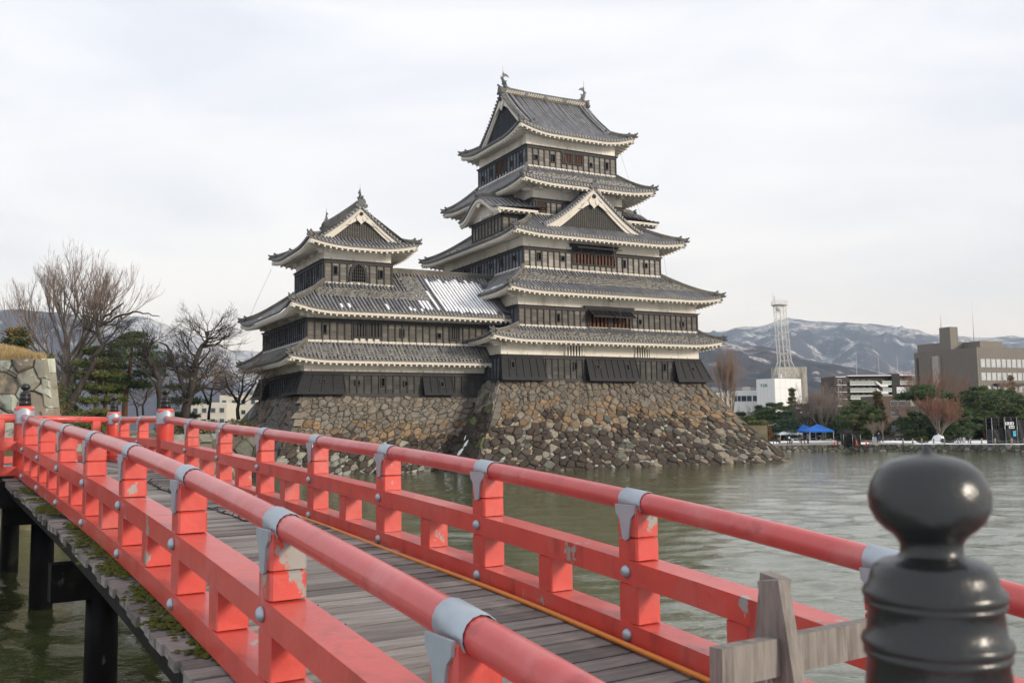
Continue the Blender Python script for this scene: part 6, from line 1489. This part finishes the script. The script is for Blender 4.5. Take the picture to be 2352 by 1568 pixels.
tent(zx(113),zx(310),zy(255),zy(298),zy(366),'tent_white','white canopy tent left of the two blue ones')
tent(zx(272),zx(440),zy(215),zy(272),zy(364),'tent_blue','left of the two blue canopy tents')
tent(zx(372),zx(590),zy(214),zy(274),zy(368),'tent_blue','right and nearer of the two blue canopy tents')
# equipment under the tents
for (x0,x1,yt,yf,m,nm,lab,cat) in ((300,445,292,352,'panel_line','covered_trailer','grey covered trailer behind the blue tents','trailer'),(560,600,350,372,'wood_pale','crate','wooden crate by the right blue tent leg','crate'),(395,470,340,370,'wood_pale','display_table','wooden table under the blue tents','table'),(235,300,345,372,'white_box','folding_table','white folding table under the white tent','table')):
    pc=zx((x0+x1)/2); Y=YF(pc,zy(yf))+1.5; w=(zx(x1)-zx(x0))*Y/2170.; h=(zy(yf)-zy(yt))*Y/2170.; o=thing(nm,lab,cat,(gx(pc,Y),Y,ZB))
    if 'table' in nm:
        B=MB(); B.box(-w/2,w/2,-.3,.3,h-.06,h); B.build('table_top',m,o)
        for sx in(-1,1):
            for sy in(-1,1): B=MB(); B.box(sx*(w/2-.08)-.025,sx*(w/2-.08)+.025,sy*.24-.025,sy*.24+.025,0,h-.06); B.build('leg','pole_metal',o)
    elif nm=='crate':
        B=MB()
        for z in(0,h*.35,h*.7): B.box(-w/2,w/2,-.3,.3,z+.02,z+h*.3)
        for sx in(-1,1): B.box(sx*w/2-.04,sx*w/2+.04,-.33,.33,0,h)
        B.build('slats',m,o)
    else:
        B=MB(); B.loft([[(-w/2,-.7,.35),(w/2,-.7,.35),(w/2,.7,.35),(-w/2,.7,.35)],[(-w/2,-.7,h*.7),(w/2,-.7,h*.7),(w/2,.7,h*.7),(-w/2,.7,h*.7)],[(-w/2+.3,-.45,h),(w/2-.3,-.45,h),(w/2-.3,.45,h),(-w/2+.3,.45,h)]]); B.build('body',m,o)
        for sx in(-1,1): B=MB(); B.disc((sx*w*.3,-.72,.28),(0,1,0),.28,.15,12); B.build('wheel','metal_dark',o)
def cone(x,yt,yf,m,label,group,dY=0):
    px=zx(x); Y=YF(px,zy(yf))+dY; h=(zy(yf)-zy(yt))*Y/2170.; o=thing('traffic_cone',label,'traffic cone',(gx(px,Y),Y,ZB),0,group)
    B=MB(); B.box(-h*.3,h*.3,-h*.3,h*.3,0,h*.06); B.build('base',m,o); B=MB(); B.lathe([(h*.23,h*.06),(h*.13,h*.5),(h*.05,h)],(0,0,0),12); B.build('body',m,o)
    B=MB(); B.lathe([(h*.165,h*.36),(h*.125,h*.54)],(0,0,0),12); B.build('band','tent_white' if m=='cone_yellow' else m,o)
cone(627,362,400,'cone_orange','orange cone leftmost, beside the folding chair','orange traffic cones'); cone(822,360,402,'cone_orange','orange cone in front of the black fenced enclosure','orange traffic cones'); cone(910,360,400,'cone_orange','orange cone right of the black enclosure','orange traffic cones')
cone(503,345,371,'cone_yellow','yellow cone between the blue tent legs','yellow cones'); cone(594,340,369,'cone_yellow','yellow cone at the right leg of the blue tent','yellow cones'); cone(178,342,368,'cone_yellow','yellow cone under the white tent','yellow cones'); cone(528,318,344,'cone_yellow','yellow cone standing on the table under the blue tent','yellow cones',-6)
def person(x,yt,yf,jk,tr,label,pose='stand',face=0.,hair=(.02,.018,.016),cap=None,bag=None):
    px=zx(x); Y=YF(px,zy(yf)); Hp=(zy(yf)-zy(yt))*Y/2170.; s=Hp/1.70; o=thing('person',label,'person',(gx(px,Y),Y,ZB),face,'visitors on the far shore'); o.scale=(s,s,s)
    k='cl%02d%02d%02d'%tuple(int(c*99) for c in jk); mat(k,jk,.85,.2,var=.15,scale=6); k2='cl%02d%02d%02d'%tuple(int(c*99) for c in tr); mat(k2,tr,.85,.2,var=.15,scale=6); k3='hr%02d%02d'%(int(hair[0]*99),int(hair[1]*99)); mat(k3,hair,.7,.3,var=.1)
    st={'stand':(0.,0.),'walk':(.24,-.22),'sit':(.42,.42)}[pose]; sit=pose=='sit'; dz=-.38 if sit else 0.
    hip=Vector((0,0,.90+dz)); sh=Vector((0,.02,1.40+dz)); hd=Vector((0,-.02,1.57+dz))
    B=MB(); B.tube([sh+Vector((0,0,.0)),sh+Vector((0,-.005,.10)),hd+Vector((0,0,-.06)),hd,hd+Vector((0,0,.08)),hd+Vector((0,.01,.13))],[.06,.055,.075,.098,.085,.03],10)
    B.tube([hd+Vector((0,-.09,-.0)),hd+Vector((0,-.12,-.03))],[.012,.018],5)
    legs=[]
    for sd in(-1,1):
        f=st[0] if sd<0 else st[1]; h0=hip+Vector((sd*.09,0,0))
        if sit: kn=h0+Vector((sd*.03,-.42,.02)); ft=kn+Vector((0,-.02,-.46)) 
        else: kn=h0+Vector((0,-f*.55-.03,-.43)); ft=h0+Vector((0,-f if f>0 else -f*.9,-.83+(0.02 if f<0 else 0)))
        legs.append((h0,kn,ft)); B.tube([ft+Vector((0,.04,.0)),ft+Vector((0,-.05,-.03)),ft+Vector((0,-.15,-.04))],[.05,.05,.03],6)
        e=sh+Vector((sd*.25,.02+f*.35*(1 if not sit else -.2),-.30)); w=e+Vector((-sd*.03,-.10-.1*sit,-.22+.1*sit)); B.tube([e.lerp(w,.8),w,w+Vector((0,-.03,-.08)),w+Vector((0,-.05,-.15))],[.036,.034,.045,.018],6)
    B.build('body','skin',o)
    J=MB(); J.tube([hip+Vector((0,0,-.08)),hip+Vector((0,0,.08)),hip.lerp(sh,.55),sh+Vector((0,0,-.06)),sh+Vector((0,0,.04)),sh+Vector((0,0,.09))],[.175,.165,.180,.195,.13,.06],12,None,True,True,.68)
    for sd in(-1,1):
        f=st[0] if sd<0 else st[1]; e=sh+Vector((sd*.25,.02+f*.35*(1 if not sit else -.2),-.30)); w=e+Vector((-sd*.03,-.10-.1*sit,-.22+.1*sit)); J.tube([sh+Vector((sd*.12,0,-.0)),sh+Vector((sd*.2,0,-.05)),e,w],[.07,.078,.062,.05],7)
    J.build('jacket',k,o)
    Tt=MB()
    for h0,kn,ft in legs: Tt.tube([h0+Vector((0,0,.04)),h0.lerp(kn,.5),kn,kn.lerp(ft,.5),ft+Vector((0,0,.02))],[.10,.092,.075,.068,.06],8)
    Tt.build('trousers',k2,o)
    Hh_=MB(); Hh_.tube([hd+Vector((0,.03,.0)),hd+Vector((0,.02,.07)),hd+Vector((0,.01,.12)),hd+Vector((0,.01,.15))],[.098,.105,.085,.03],10); Hh_.build('hair' if not cap else 'cap',k3,o)
    if bag: M=MB(); M.box(-.15,.15,.12,.30,.98+dz,1.38+dz); M.build('backpack','tent_blue',o)
person(120,322,392,(.03,.10,.05),(.02,.02,.02),'seated visitor in dark green jacket left of the white tent','sit',.4)
person(138,330,390,(.45,.14,.15),(.10,.06,.05),'small visitor in a pink jacket beside the green jacket','stand',.2)
person(224,318,392,(.70,.72,.76),(.02,.02,.03),'visitor in white top and black trousers by the folding table','stand',.8)
person(252,326,391,(.50,.60,.72),(.02,.05,.14),'visitor in pale blue top bending beside the white top','sit',-.8)
person(320,295,378,(.03,.035,.06),(.18,.12,.06),'visitor in navy jacket and tan trousers between the tents','stand',.1)
person(390,302,393,(.13,.14,.16),(.05,.055,.07),'visitor in grey jacket standing in front of the blue tents','stand',-.2)
person(623,295,366,(.012,.012,.014),(.012,.012,.014),'visitor all in black standing right of the blue tents','stand',.3)
person(1024,293,384,(.035,.05,.14),(.05,.05,.06),'man in blue jacket and pale cap walking past the benches','walk',-1.2,(.45,.42,.38),cap=True)
person(1703,310,392,(.015,.015,.017),(.09,.14,.24),'visitor in black jacket and jeans walking near the snow heap','walk',1.2)
person(1822,314,386,(.02,.025,.05),(.02,.02,.025),'visitor with a blue backpack left of the loudspeaker racks','walk',.2,bag=True)
# black enclosures and loudspeaker racks
def rack(x0,x1,yt,yf,label,shelves=None,name='loudspeaker_rack',cat='loudspeaker rack',poster=False,ysh=None):
    pc=zx((x0+x1)/2); Y=YF(pc,zy(yf)); Y=max(Y,121.); w=(zx(x1)-zx(x0))*Y/2170.; h=(zy(yf)-zy(yt))*Y/2170.; o=thing(name,label,cat,(gx(pc,Y),Y,ZB),0,'black tarpaulin covered racks and screens')
    hs=(zy(yf)-zy(ysh))*Y/2170. if ysh else h; d=w*.9
    B=MB(); nx=8; nz=8     # hanging tarp with folds, front and sides
    def tarp(P):
        g=[[P(i/nx,j/nz) for i in range(nx+1)] for j in range(nz+1)]
        for j in range(nz):
            for i in range(nx): B.add([g[j][i],g[j][i+1],g[j+1][i+1],g[j+1][i]],[(0,1,2,3)],None,True)
    rs=random.Random(int(x0))
    tarp(lambda a,b:(lerp(-w/2,w/2,a),-d/2+.05*math.sin(a*9+b*4)+rs.uniform(-.02,.02),lerp(.03,hs-.02-.06*math.sin(a*math.pi),b)))
    tarp(lambda a,b:(w/2,lerp(-d/2,d/2,a),lerp(.03,hs,b))); tarp(lambda a,b:(-w/2,lerp(-d/2,d/2,a),lerp(.03,hs,b))); tarp(lambda a,b:(lerp(-w/2,w/2,a),d/2,lerp(.03,h,b)))
    B.build('tarpaulin','black_tarp',o)
    for sx in(-1,1):
        for sy in(-1,1): B=MB(); B.tube([(sx*w/2,sy*d/2-.05,0),(sx*w/2,sy*d/2-.05,h)],.02,5); B.build('pole','pole_metal',o)
    if shelves:
        B=MB(); B.box(-w/2+.05,w/2-.05,-d/2+.1,d/2-.1,h-.1,h+.05)
        for i in range(shelves): z=lerp(hs,h-.1,i/shelves); B.box(-w/2+.05,w/2-.05,-d/2+.1,d/2-.1,z-.03,z+.03)
        B.build('shelves','black_box',o)
    if poster: B=MB(); B.box(-.02+w*.12,w*.12+w*.24,-d/2-.09,-d/2-.08,hs*.52,hs*.86); B.build('poster','poster_blue',o)
    return o,w,h,hs,d
o,w,h,hs,d=rack(2015,2126,157,394,'left tall black loudspeaker rack of rows of small black speakers',3,ysh=260)
for r in range(3):
    for i in range(6):
        if (r*6+i)%7==3: continue
        x=lerp(-w/2+.2,w/2-.2,i/5); z=lerp(hs,h-.1,r/3)+.04; B=MB(); B.lathe([(.09,0),(.10,.06),(.05,.1),(.05,.22),(.10,.28),(.09,.34)],(x,-d/2+.25,z),8); B.build('speaker','metal_dark',o)
o,w,h,hs,d=rack(2135,2240,153,394,'middle tall black rack with white boxes on its shelves and a blue poster',3,poster=True,ysh=258)
for r,xs in ((0,(.5,.75)),(1,(.15,.42,.70))):
    for a in xs:
        x=lerp(-w/2+.1,w/2-.1,a); z=lerp(hs,h-.1,r/3)+.04; B=MB(); B.box(x-.18,x+.18,-d/2+.1,-d/2+.5,z,z+.36); bx=B.build('white_box','white_box',o); B=MB(); B.disc((x,-d/2+.09,z+.18),(0,1,0),.09,.02,10); B.build('driver','sign_black',bx)
rack(2245,2325,178,394,'right black tarpaulin screen, lower than the racks beside it',None,'tarpaulin_screen','screen')
o,w,h,hs,d=rack(697,771,302,398,'left black tarpaulin enclosure with a black speaker box on top',None,'tarpaulin_screen','screen')
B=MB(); B.box(-w/2,w/2+.25,-.4,.4,h,h+.62); bx=B.build('speaker_box','black_box',o)
for i in range(4): B=MB(); B.disc((-w/2+.25+i*.3,-.41,h+.3),(0,1,0),.11,.03,10); B.build('driver','metal_dark',bx)
rack(776,848,306,398,'right black tarpaulin enclosure beside the one with a speaker on top',None,'tarpaulin_screen','screen')
def panel(x0,x1,yt,yf,m,name,label,cat):
    pc=zx((x0+x1)/2); Y=YF(pc,zy(yf)); w=(zx(x1)-zx(x0))*Y/2170.; h=(zy(yf)-zy(yt))*Y/2170.; o=thing(name,label,cat,(gx(pc,Y),Y,ZB),0,'notice boards on the far shore'); B=MB(); B.box(-w/2,w/2,-.02,.02,h*.18,h); B.build('board',m,o)
    for s in(-1,1): B=MB(); B.beam((s*w*.4,-.03,h),(s*w*.4,-.25,0),.04,.04,None,(0,1,0)); B.beam((s*w*.4,.03,h),(s*w*.4,.25,0),.04,.04,None,(0,1,0)); B.build('legs','pole_metal',o)
panel(968,984,330,384,'white_box','notice_board','white notice board right of the black enclosures','notice board'); panel(990,1004,330,384,'panel_line','notice_board','grey notice board beside the walking man','notice board')
panel(1367,1385,320,360,'panel_line','notice_board','small grey board at the right end of the benches','notice board'); panel(1748,1760,335,388,'wood_pale','notice_board','narrow wooden board near the snow heap','notice board'); panel(1775,1795,335,388,'panel_line','notice_board','grey board beside the backpack visitor','notice board')
# benches
BP=[('leftmost','beside the walking man'),('second','near the walking man'),('third','from the left'),('fourth','from the left'),('fifth','from the left'),('sixth','from the left'),('seventh','from the left'),('last','before the small grey board')]
def bench(x,yf,w_,label,grp='park benches on the far shore'):
    px=zx(x); Y=YF(px,zy(yf)); w=w_*.25536*Y/2170.; o=thing('park_bench',label,'bench',(gx(px,Y),Y,ZB),R(-8),grp)
    for n_,bx in (('seat',(-w/2,w/2,-.3,.12,.36,.41)),('backrest',(-w/2,w/2,.14,.19,.48,.80))): B=MB(); B.box(*bx); B.build(n_,'wood_pale' if n_=='seat' else 'metal_dark',o)
    for s in(-1,1): B=MB(); B.box(s*w*.42-.03,s*w*.42+.03,-.28,-.22,0,.37); B.box(s*w*.42-.03,s*w*.42+.03,.13,.18,0,.82); B.box(s*w*.42-.03,s*w*.42+.03,-.28,.18,.30,.36); B.build('leg_frame','metal_dark',o)
for i in range(8): bench(1058+i*44,366-i*.3,38,'%s park bench of the row, %s'%BP[i])
bench(95,392,34,'park bench with the green jacket visitor sitting on it'); bench(222,394,34,'park bench beside the white top visitor'); bench(345,392,34,'empty park bench in front of the tents'); bench(672,398,40,'folding chair bench beside the leftmost orange cone')
# rope fence
rf=thing('rope_fence','low rope fence on short wooden posts along the right shore','fence',(gx(2200,126),126,ZB)); RL=rf.location.copy(); prev=None; rope=MB()
for x in (1240,1327,1407,1513,1610,1730,1842,1943,2063,2210,2325,2440):
    px=zx(x); e=[q for q in zip(edge,edge[1:])]; best=None
    Y=120.
    for _ in range(40):
        X=gx(px,Y); yy=None
        for (a,b) in e:
            if a[0]<=X<=b[0]: yy=lerp(a[1],b[1],(X-a[0])/(b[0]-a[0]))
        Y=lerp(Y,(yy or 120)+1.6,.5)
    X=gx(px,Y); B=MB(); B.lathe([(.10,0),(.10,.72),(.06,.78)],(X,Y,ZB),9); b=B.build('post','wood_pale',rf); b.location=-RL
    c=Vector((X,Y,ZB+.60))
    if prev: rope.tube([prev.lerp(c,t)-Vector((0,0,.22*4*t*(1-t))) for t in (0,.25,.5,.75,1)],.022,4)
    prev=c
b=rope.build('rope','rope',rf); b.location=-RL
# snow on the far shore
def snow_sheet(name,pts,label,h=.08,heap=None):
    """irregular thin snow lying on the ground; pts=(image column, distance) outline"""
    rs=random.Random(len(label)); out=[]; m=len(pts)
    for i in range(m):
        a,b=pts[i],pts[(i+1)%m]
        for j in range(5): t=j/5; px=lerp(a[0],b[0],t)+rs.gauss(0,1.0); Y=lerp(a[1],b[1],t)+rs.gauss(0,.35); out.append(Vector((gx(px,Y),Y,0)))
    c=sum(out,Vector())/len(out); n=len(out); B=MB(); rings=[]
    for f,z in((1,.02),(.93,h*.8),(.6,h),(.25,h if not heap else heap*.8)):
        if heap: z={1:.02,.93:.2*heap,.6:.72*heap,.25:heap}[f]
        rings.append([(lerp(c.x,p.x,f)+rs.gauss(0,.05),lerp(c.y,p.y,f)+rs.gauss(0,.05),ZB+max(.012,z+rs.gauss(0,.012 if not heap else .06))) for p in out])
    B.loft(rings,False,None,True); B.add(rings[-1],[tuple(range(n))],None,True)
    tag(B.build(name,'snow'),label,'snow',kind='stuff')
snow_sheet('snow_patch',[(2085,126.5),(2150,123.6),(2250,120.5),(2352,117.9),(2420,116),(2420,121),(2330,122.5),(2240,125),(2150,128),(2090,130.5)],'strip of trodden snow along the right shore edge')
snow_sheet('snow_patch',[(2014,137),(2060,134),(2112,133),(2114,146),(2060,151),(2014,150)],'snow lying around the row of benches')
snow_sheet('snow_patch',[(2090,133),(2200,130),(2270,128),(2352,126),(2400,126),(2352,140),(2250,142),(2100,147)],'broad snow under the pines on the right')
snow_sheet('snow_heap',[(2130,140),(2150,137),(2166,138),(2164,144),(2145,146)],'shovelled snow heap under the rust-coloured bushy tree',heap=1.05)
snow_sheet('snow_patch',[(1740,139),(1782,138),(1790,150),(1740,152)],'patch of snow left of the white tent')
snow_sheet('snow_patch',[(1785,146),(1850,147),(1915,146),(1915,158),(1850,162),(1790,160)],'thin snow behind the tents')
snow_sheet('snow_patch',[(1952,131),(1985,130.5),(1990,137),(1955,139)],'small patch of snow between the enclosure and the walking man')
# ================================================================ haze
hz_=MB(); hz_.box(-12000,15500,-300,14800,-12,980); hv=hz_.build('haze','snow'); hv.data.materials.clear()
hm=bpy.data.materials.new('haze'); hm.use_nodes=True; t=hm.node_tree; t.nodes.clear(); ou_=t.nodes.new('ShaderNodeOutputMaterial'); pv=t.nodes.new('ShaderNodeVolumePrincipled')
pv.inputs['Color'].default_value=(.56,.74,1.0,1); pv.inputs['Absorption Color'].default_value=(1,1,1,1); pv.inputs['Density'].default_value=8.5e-5; pv.inputs['Anisotropy'].default_value=.0; t.links.new(pv.outputs[0],ou_.inputs['Volume'])
hv.data.materials.append(hm); tag(hv,'thin blue winter haze in the air over the valley','haze',kind='stuff')
